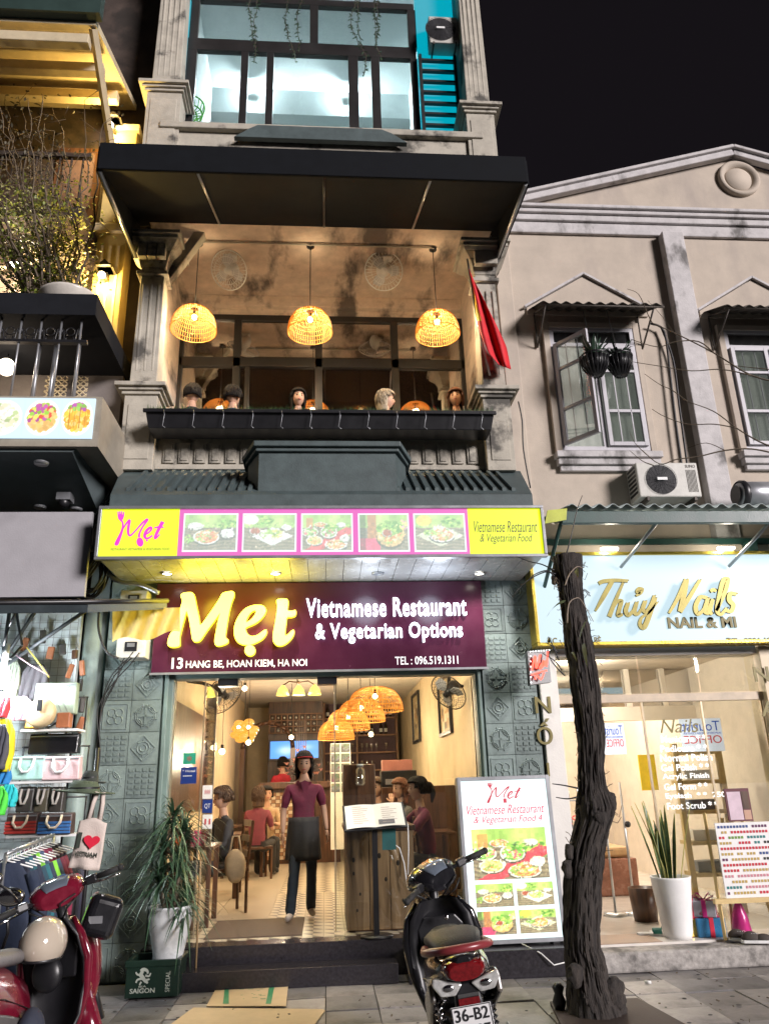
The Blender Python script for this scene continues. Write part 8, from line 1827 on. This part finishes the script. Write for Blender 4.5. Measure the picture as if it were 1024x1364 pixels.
    if plate:
        Mp = Matrix.Translation((0, -.975, .545)) @ Matrix.Rotation(R(-12), 4, 'X'); b = MB().box(-.095, .095, -.004, .004, -.07, .07); b.xf(Mp); o = B(b, 'number_plate', mat('white_plate', (.62, .62, .62), rough=.4, var=.03, bump=0), bev=.002)
        for s_, z0, z1 in ((plate[0], .008, .058), (plate[1], -.058, -.008)):
            tx = text('plate_number', s_, (-.08, .08, z0, z1), -.005, m_blk, RB, .002, M=Mp, bold=.015); 
            for v in tx.data.vertices: pass
            tx.parent = o
        b = MB(); 
        for a_ in ((-.093, .093, .064, .068), (-.093, .093, -.068, -.064), (-.093, -.089, -.064, .064), (.089, .093, -.064, .064)): b.box(a_[0], a_[1], -.006, -.0045, a_[2], a_[3])
        b.xf(Mp); b.build('plate_rim', m_blk, o, local=True)
    # rear fender, engine, exhaust, shock
    b = MB(); loft(b, [(-.80, .30, .05, .10), (-.62, .29, .09, .12), (-.30, .27, .11, .10), (-.05, .26, .10, .08)]); b.cbox((-.11, -.45, .30), (.09, .50, .20)); B(b, 'engine', mat('dark_engine_metal', (.06, .06, .065), rough=.45, metal=.6), bev=.02)
    b = MB(); loft(b, [(-.90, .36, .035, .04), (-.86, .36, .05, .055), (-.50, .33, .055, .06), (-.25, .27, .035, .04), (.0, .22, .02, .02)]); b.xf(Matrix.Translation((.16, 0, 0))); o = B(b, 'exhaust', m_blk)
    k_ = MB(); k_.box(.205, .222, -.82, -.50, .31, .40); k_.build('heat_shield', m_alu, o, local=True, bev=.01)
    for s in (-1, 1):
        b = MB(); b.tube([(s*.13, -.66, .30), (s*.13, -.58, .62)], .012, 8); 
        for k in range(9): z = .36+.025*k; b.tube([(s*.13+.024*math.cos(q*.7854), -.645+.07*k/9+.024*math.sin(q*.7854), z) for q in range(9)], .006, 4, caps=False)
        B(b, 'shock_absorber', m_chrome if s < 0 else m_blk)
    # floor, inner shield, legs
    b = MB(); loft(b, [(.04, .27, .15, .035), (.20, .26, .17, .035), (.38, .28, .17, .04)]); B(b, 'floorboard', mlow)
    b = MB(); vs, fs = [], []; sec = [(.27, .36, .14), (.40, .42, .20), (.55, .45, .215), (.68, .45, .215), (.80, .42, .19), (.90, .39, .12)]
    for s2, off in ((0, 0), (1, .045)):
        for (z, y, hw) in sec:
            for j in range(9): u = j/8*2-1; vs.append((hw*u, y+off-.11*u*u+(.05 if s2 and abs(u) < .9 else 0), z))
    m9 = len(sec)*9
    for i in range(len(sec)-1):
        for j in range(8): fs += [(i*9+j, i*9+j+1, (i+1)*9+j+1, (i+1)*9+j), (m9+i*9+j, m9+(i+1)*9+j, m9+(i+1)*9+j+1, m9+i*9+j+1)]
    for i in range(len(sec)-1): fs += [(i*9, (i+1)*9, m9+(i+1)*9, m9+i*9), (i*9+8, m9+i*9+8, m9+(i+1)*9+8, (i+1)*9+8)]
    b.add(vs, fs, 0, True); B(b, 'leg_shield', m_blk)
    for s in (-1, 1):
        b = MB(); b.tube([(s*.155, .33, .30), (s*.215, .36, .50), (s*.23, .36, .68), (s*.20, .34, .80), (s*.13, .36, .89)], [.02, .026, .03, .028, .018], 8, flat=.7); B(b, 'shield_edge', mp_)
    b = MB(); loft(b, [(.52, .55, .10, .20), (.60, .58, .13, .22), (.68, .62, .10, .18), (.74, .64, .05, .10)]); B(b, 'front_cowl', mp_)
    b = MB().ell((0, .30, .62), (.10, .05, .10), 14, 10); B(b, 'glove_box', m_blk)
    b = MB(); b.ell((.04, .27, .80), (.018, .012, .018), 10, 6); B(b, 'key_barrel', m_chrome)
    # steering head
    H = MB(); loft(H, [(.28, 1.00, .10, .05), (.33, 1.03, .15, .07), (.42, 1.05, .16, .075), (.52, 1.03, .12, .07), (.60, .98, .06, .04)]); H.xf(ST_); o = B(H, 'handlebar_cowl', topp or mp_)
    g = MB(); loft(g, [(.285, 1.055, .06, .012), (.33, 1.095, .085, .014), (.41, 1.118, .075, .012)]); g.xf(ST_); B(g, 'instrument_cluster', mat('smoked_glass', (.10, .12, .15), rough=.08, var=.3, bump=0, coat=1))
    hl = MB(); loft(hl, [(.52, 1.02, .10, .05), (.60, 1.0, .07, .04)]); hl.xf(ST_); B(hl, 'headlight', m_lens)
    st = MB(); st.tube([(0, .42, .98), (0, .52, .74), (0, .60, .50)], .03, 8); 
    for s in (-1, 1): st.tube([(s*.07, .58, .50), (s*.07, .66, .275)], .018, 6)
    st.xf(ST_); B(st, 'fork', m_blk)
    fe = MB(); fe.lathe([(.30, -.06), (.315, 0), (.30, .06)], n=20, a0=R(40), a1=R(190)); fe.xf(ST_ @ Matrix.Translation((0, .66, .275)) @ Matrix.Rotation(R(90), 4, 'Y') @ Matrix.Rotation(R(90), 4, 'Z')); o = B(fe, 'front_fender', mp_); o.modifiers.new('t', 'SOLIDIFY').thickness = .006
    for s in (-1, 1):
        b = MB(); b.tube([(s*.10, .36, 1.02), (s*.20, .30, 1.03), (s*.25, .275, 1.03)], .014, 8); b.xf(ST_); B(b, 'handlebar', m_blk)
        b = MB(); b.tube([(s*.235, .282, 1.03), (s*.36, .235, 1.025)], .019, 10); b.ell((s*.365, .233, 1.025), (.022, .022, .022), 8, 6); b.xf(ST_); B(b, 'grip', m_grip)
        b = MB(); b.cbox((s*.20, .31, 1.03), (.07, .05, .05), rot=(0, 0, -s*.35)); b.xf(ST_); B(b, 'switch_block', m_blk, bev=.01)
        b = MB(); b.tube([(s*.20, .35, 1.01), (s*.28, .325, 1.00), (s*.35, .29, .995)], [.008, .008, .006], 6); b.ell((s*.352, .288, .995), .010, 8, 6); b.xf(ST_); B(b, 'brake_lever', m_chrome)
        if side == 'both' or (side == 'l' and s < 0) or (side == 'r' and s > 0):
            b = MB(); b.tube([(s*.20, .33, 1.05), (s*.24, .30, 1.15), (s*.30, .29, 1.22)], .007, 6); b.xf(ST_); o = B(b, 'mirror', m_blk)
            k_ = MB(); k_.ell((s*.33, .29, 1.24), (.075, .02, .05), 16, 8); k_.xf(ST_); k_.build('mirror_head', m_blk, o, local=True); k_ = MB(); k_.ell((s*.33, .274, 1.24), (.065, .006, .042), 16, 6); k_.xf(ST_); k_.build('mirror_glass', m_chrome, o, local=True)
    for s in (-1, 1):
        b = MB(); b.tube([(s*.17, .34, 1.0), (s*.13, .30, .95), (s*.06, .36, .90)], .006, 5); b.tube([(s*.15, .35, 1.02), (s*.10, .28, .98), (s*.03, .36, .90)], .005, 5); B(b, 'control_cable', m_cable)
        b = MB(); b.tube([(s*.178, -.80, .70), (s*.182, -.55, .665), (s*.18, -.25, .60), (s*.14, .0, .50)], .003, 4); B(b, 'panel_seam', m_blk)
    b = MB(); b.prism([(-.13, .58), (.13, .58), (.15, .74), (.10, .80), (-.10, .80), (-.15, .74)], 'y', .375, .395); B(b, 'storage_pocket', m_blk, bev=.01)
    b = MB(); b.tube([(-.12, -.15, .25), (-.20, -.22, .02), (-.24, -.24, .01)], .012, 6); B(b, 'side_stand', m_blk)
    b = MB(); b.tube([(.16, -.25, .30), (.25, -.27, .30)], .014, 6); b.tube([(-.16, -.25, .30), (-.25, -.27, .30)], .014, 6); B(b, 'pillion_footrest', m_blk)
    if badge: 
        for s in (-1, 1): 
            tx = text('badge', badge, (-.10, .10, -.018, .018), 0, m_chrome, RB, .003, shear=.3, M=Matrix.Translation((s*.182, -.50, .60)) @ Matrix.Rotation(R(-90 if s > 0 else 90), 4, 'Z') @ Matrix.Rotation(R(10*s), 4, 'Y')); tx.parent = t; 
            if s > 0: tx.data.transform(Matrix.Identity(4))
    return t
gloss = dict(rough=.16, bump=.02, bscale=6, var=.25, scale=14, coat=.6)
mb_ = mat('gloss_black_paint', (.008, .008, .010), **gloss); mr_ = mat('gloss_crimson_paint', (.12, .006, .018), **gloss); mg_ = mat('matt_grey_plastic', (.085, .08, .078), rough=.4, bump=.1); mgr = mat('taupe_paint', (.13, .115, .10), rough=.25, bump=0, var=.1)
sc1 = scooter((.80, -2.90, .005), R(-3), -7, 38, mb_, mgr, mat('faded_red_rail', (.20, .03, .035), rough=.3, bump=0), m_seatb, 'black scooter with red tail rail and number plate parked in front of the menu lightbox', ('36-B2', '163.27'), None, mb_)
sc2 = scooter((-1.64, -3.08, .005), R(-20), -7, 40, mr_, mg_, mr_, mat('grey_vinyl_seat', (.16, .15, .15), rough=.5, bump=.2), 'crimson scooter with a beige helmet on its floor, parked in front of the clothes stall', None, 'LED LIGHT', mr_, side='l')
# black bag under the red scooter's handlebar, helmet, cap hanging
def on(sc, p): bpy.context.view_layer.update(); return (sc.matrix_world @ Vector(p))
p = on(sc2, (.10, .14, .80)); t = empty('helmet', (p.x, p.y, p.z-.12), 'glossy beige helmet resting in front of the crimson scooter seat', 'helmet'); b = MB(); b.ell((0, 0, .12), (.125, .15, .135), 24, 16, z0=-.55); b.build('shell', mat('gloss_beige_shell', (.42, .36, .29), rough=.12, bump=0, var=.04, coat=1), t, local=True); b = MB(); b.lathe([(.106, .035), (.112, .045), (.106, .052)], n=24, sy=1.18); b.build('rim', m_blk, t, local=True)
p = on(sc2, (.22, -.10, .48)); t = empty('cloth_sun_cap', (p.x, p.y, p.z-.2), 'dark blue and white cloth cap hanging off the side of the crimson scooter', 'cap'); b = MB(); b.ell((0, 0, .12), (.07, .10, .13), 14, 10); b.build('crown', mat('dark_blue_cloth', (.02, .025, .045), rough=.8), t, local=True); b = MB(); b.ell((.05, -.04, .0), (.02, .06, .10), 12, 8); b.build('brim', mat('white_trim_cloth', (.5, .5, .52), rough=.8), t, local=True)
p = on(sc2, (.22, .52, .92)); t = empty('black_pannier', (p.x, p.y, p.z-.15), 'black plastic luggage case hanging beyond the crimson scooter', 'case'); b = MB(); b.cbox((0, 0, .10), (.20, .18, .24), rot=(0, .3, .3)); b.build('case', mb_, t, local=True, bev=.05, seg=4); b = MB(); b.box(-.05, .03, -.105, -.095, .07, .11); b.build('sticker', m_alu, t, local=True)
# mirror of a third scooter at the left edge
q = at(15, 1195, Y=-2.6); t = empty('scooter_mirror', q.tolist(), 'oval scooter mirror on a stalk standing before the hanging jackets', 'mirror'); b = MB(); b.ell((0, 0, 0), (.085, .02, .055), 18, 10); b.build('housing', m_blk, t, local=True); b = MB(); b.ell((0, -.014, 0), (.076, .010, .047), 18, 8); b.build('glass', m_chrome, t, local=True); b = MB(); b.tube([(-.02, .01, -.03), (-.0, .02, -.20), (-.10, .05, -.55), (-.12, .05, -q[2])], .010, 6); b.build('stalk', m_blk, t, local=True)
# ---- potted plant on the beer crate
cx0, cx1 = -1.60, -1.21; CRT = empty('beer_crate', (-1.42, -.52, 0), 'dark green plastic beer crate with a printed lion under the white pot', 'crate'); m_crate = mat('dark_green_crate_plastic', (.006, .020, .013), rough=.35, var=.15, bump=.05)
a_, c_ = at(176, 1330, Z=0), at(240, 1332, Z=0); cx0, cx1, cy0 = -1.63, -1.20, -.66; hC = .29
b = MB(); b.box(cx0, cx1, cy0, cy0+.02, .02, hC-.05); b.box(cx0, cx1, cy0+.32, cy0+.34, .02, hC-.05); b.box(cx0, cx0+.02, cy0+.02, cy0+.32, .02, hC-.05); b.box(cx1-.02, cx1, cy0+.02, cy0+.32, .02, hC-.05); b.box(cx0+.02, cx1-.02, cy0+.02, cy0+.32, .02, .04); b.build('crate_wall', m_crate, CRT, bev=.006)
b = MB(); b.box(cx0-.012, cx1+.012, cy0-.012, cy0+.025, hC-.05, hC); b.box(cx0-.012, cx1+.012, cy0+.315, cy0+.352, hC-.05, hC); b.box(cx0-.012, cx0+.025, cy0+.025, cy0+.315, hC-.05, hC); b.box(cx1-.025, cx1+.012, cy0+.025, cy0+.315, hC-.05, hC); b.build('crate_rim', m_crate, CRT, bev=.008)
m_cp = mat('pale_crate_print', (.35, .38, .33), rough=.6, bump=0)
text('lettering', 'SAIGON', (cx0+.04, cx0+.24, .055, .09), cy0-.001, m_cp, CRT, .002, bold=.02); text('lettering', 'BIA', (cx0+.11, cx0+.17, .095, .11), cy0-.001, m_cp, CRT, .002)
text('lettering', 'SPECIAL', (-.075, .075, -.018, .018), 0, m_cp, CRT, .002, M=Matrix.Translation((cx1-.09, cy0-.001, .13)) @ Matrix.Rotation(R(-90), 4, 'Y'))
b = MB(); fL = lambda x, y: (cx0+.08+x*.12, .115+y*.11, cy0-.001)
strokes(b, [[(.3, .9, 1.4), (.5, 1., 1.6), (.75, .9, 1.2), (.8, .7, .8)], [(.45, .9, 1.5), (.35, .65, 1.9), (.5, .45, 1.8), (.65, .25, 1.4), (.85, .1, .9)], [(.4, .6, 1.), (.1, .7, .8), (.0, .85, .7)], [(.45, .4, 1.), (.15, .35, .9), (.05, .15, .8)], [(.65, .6, 1.), (.9, .55, .8), (1., .75, .7)], [(.7, .3, 1.), (.95, .35, .7)], [(.4, .2, .9), (.3, 0, .8)]], fL, .016, .002); b.build('lion_print', m_cp, CRT)
PP = empty('potted_dracaena', (-1.33, -.48, .25), 'bushy long-leaved potted plant in a tall white pot on the beer crate', 'plant')
b = MB(); b.lathe([(0, 0), (.115, 0), (.13, .02), (.125, .04), (.15, .16), (.175, .27), (.185, .34), (.17, .385), (.185, .40), (.19, .42), (.17, .42), (.16, .38), (0, .37)], n=32); b.build('pot', mat('mottled_white_glaze', (.52, .54, .55), rough=.25, var=.2, scale=10, bump=.05), PP, local=True)
st = MB(); lfm = MB(); rg = random.Random(31)
heads = [(-.02, -.02, 1.18), (.07, .05, 1.05), (-.09, .03, .95), (.06, -.06, .80), (.12, .0, .50), (-.10, -.05, .70)]
for hx, hy, hz in heads:
    st.tube([(hx*.4, hy*.4, .36), (hx*.8, hy*.8, hz*.7), (hx, hy, hz)], .016, 6)
    for k in range(84):
        a = rg.uniform(0, 6.28); el = rg.uniform(-.3, 1.35); l = rg.uniform(.26, .52); d = Vector((math.cos(a)*math.cos(el), math.sin(a)*math.cos(el), math.sin(el))); base = Vector((hx, hy, hz-rg.uniform(0, .16))); pts = []
        sd = d.cross(Vector((0, 0, 1))).normalized(); vs = []; K_ = 8; w_ = rg.uniform(.013, .022)
        for i in range(K_+1): t_ = i/K_; p_ = base+d*l*t_+Vector((0, 0, -1))*l*.62*t_**2.2; ww = w_*(1-t_**2.5)+.001; vs += [p_-sd*ww/2, p_+sd*ww/2]
        lfm.add(vs, [(2*i, 2*i+1, 2*i+3, 2*i+2) for i in range(K_)], 0, True)
st.build('stem', m_twig, PP, local=True); lfm.build('leaves', mat('slender_dark_leaf', (.032, .072, .038), rough=.4, var=.6, scale=5, bump=0), PP, local=True, kind='stuff')
b = MB(); b.tube([(-1.12, -.30, .02), (-1.12, -.32, 1.0)], .010, 5); b.build('cane', mat('bamboo_cane', (.30, .2, .1)), label='thin bamboo cane standing beside the white pot', cat='cane')
# ---- cardboard
m_card = mat('flattened_cardboard', (.55, .41, .25), rough=.85, var=.08, bump=.1); CB = empty('flattened_carton', (-.5, -1.2, 0), 'large flattened cardboard carton lying on the pavement', 'cardboard')
def flat(pts, z0, z1, m, nm, par): b = MB().prism([tuple(at(x, y, Z=z1)[:2]) for x, y in pts], 'z', z0, z1); return b.build(nm, m, par)
flat([(225, 1366), (258, 1342), (430, 1344), (433, 1346), (418, 1366), (405, 1380), (200, 1385)], .006, .011, m_card, 'sheet', CB)
C2 = empty('printed_carton', (-.5, -.9, 0), 'smaller opened carton with green printed bands lying before the steps', 'cardboard')
flat([(275, 1340), (290, 1313), (384, 1311), (381, 1340)], .0115, .0165, m_card, 'sheet', C2)
for k, (a, c, d, e) in enumerate(((297, 305, 303, 311), (355, 362, 358, 365))): flat([(a, 1337), (c, 1337), (d+2, 1312.5), (d-5+2, 1312.5)] if k == 0 else [(354, 1337), (361, 1337), (366, 1312.5), (359, 1312.5)], .0168, .0172, mat('green_carton_print', (.03, .22, .10), bump=0), 'printed_band', C2)
ln = MB(); rg = random.Random(4)
for k in range(16): x, y = rg.uniform(312, 350), rg.uniform(1316, 1334); q = at(x, y, Z=.017); ln.box(q[0], q[0]+rg.uniform(.01, .05), q[1], q[1]+.01, .0167, .0171)
ln.build('printed_marks', mat('dim_green_print', (.10, .22, .10), bump=0), C2, kind='stuff')
# ---- dark planter flaps round the tree and litter
TP = MB(); q0, q1 = at(742, 1345, Z=.02), at(845, 1350, Z=.02)
TP.prism([(q0[0]-.10, -2.1), (q1[0]+.22, -2.15), (q1[0]+.16, -1.45), (q0[0], -1.42)], 'z', .002, .03); TP.build('tree_pit_sheet', mat('brown_rubber_sheet', (.04, .025, .02), rough=.7), label='dark brown sheet laid round the foot of the tree', cat='sheet')
q = at(745, 1340, Z=.05); b = MB(); b.lathe([(0, 0), (.035, 0), (.05, .05), (.03, .10), (.045, .14), (.02, .17), (0, .17)], (q[0], q[1], .03), 12); b.build('figurine', m_blk, label='small black knob-like object standing left of the tree foot', cat='ornament')
rg = random.Random(77); g = MB()
for k in range(170): x, y = rg.uniform(-2.5, 4.5), rg.uniform(-3, -.6); g.cbox((x, y, .012), (rg.uniform(.008, .03), rg.uniform(.005, .02), .004), rot=(rg.uniform(-.4, .4), rg.uniform(-.4, .4), rg.uniform(0, 3)))
g.build('leaf_litter', m_twig, label='scattered dry bits on the pavement', kind='stuff')

gm_ = MB(); rg = random.Random(101)
for k in range(120): x, y = rg.uniform(-2.4, 4.6), rg.uniform(-2.6, -.62); r_ = rg.uniform(.008, .022); gm_.lathe([(0, .0035), (r_*.8, .003), (r_, .0)], (x, y, .006), 8, sy=rg.uniform(.6, 1))
gm_.build('gum_spots', mat('trodden_gum', (.05, .048, .048), rough=.8, bump=0), label='dark trodden gum spots on the paving', kind='stuff')
b = MB(); b.lathe([(0, .0), (.012, .0), (.012, .05), (0, .05)], n=8); b.xf(Matrix.Translation((2.6, -.95, .02)) @ Matrix.Rotation(1.5, 4, 'X') @ Matrix.Rotation(.7, 4, 'Y')); b.build('cigarette_end', m_white, label='cigarette end on the paving before the salon step', cat='litter')
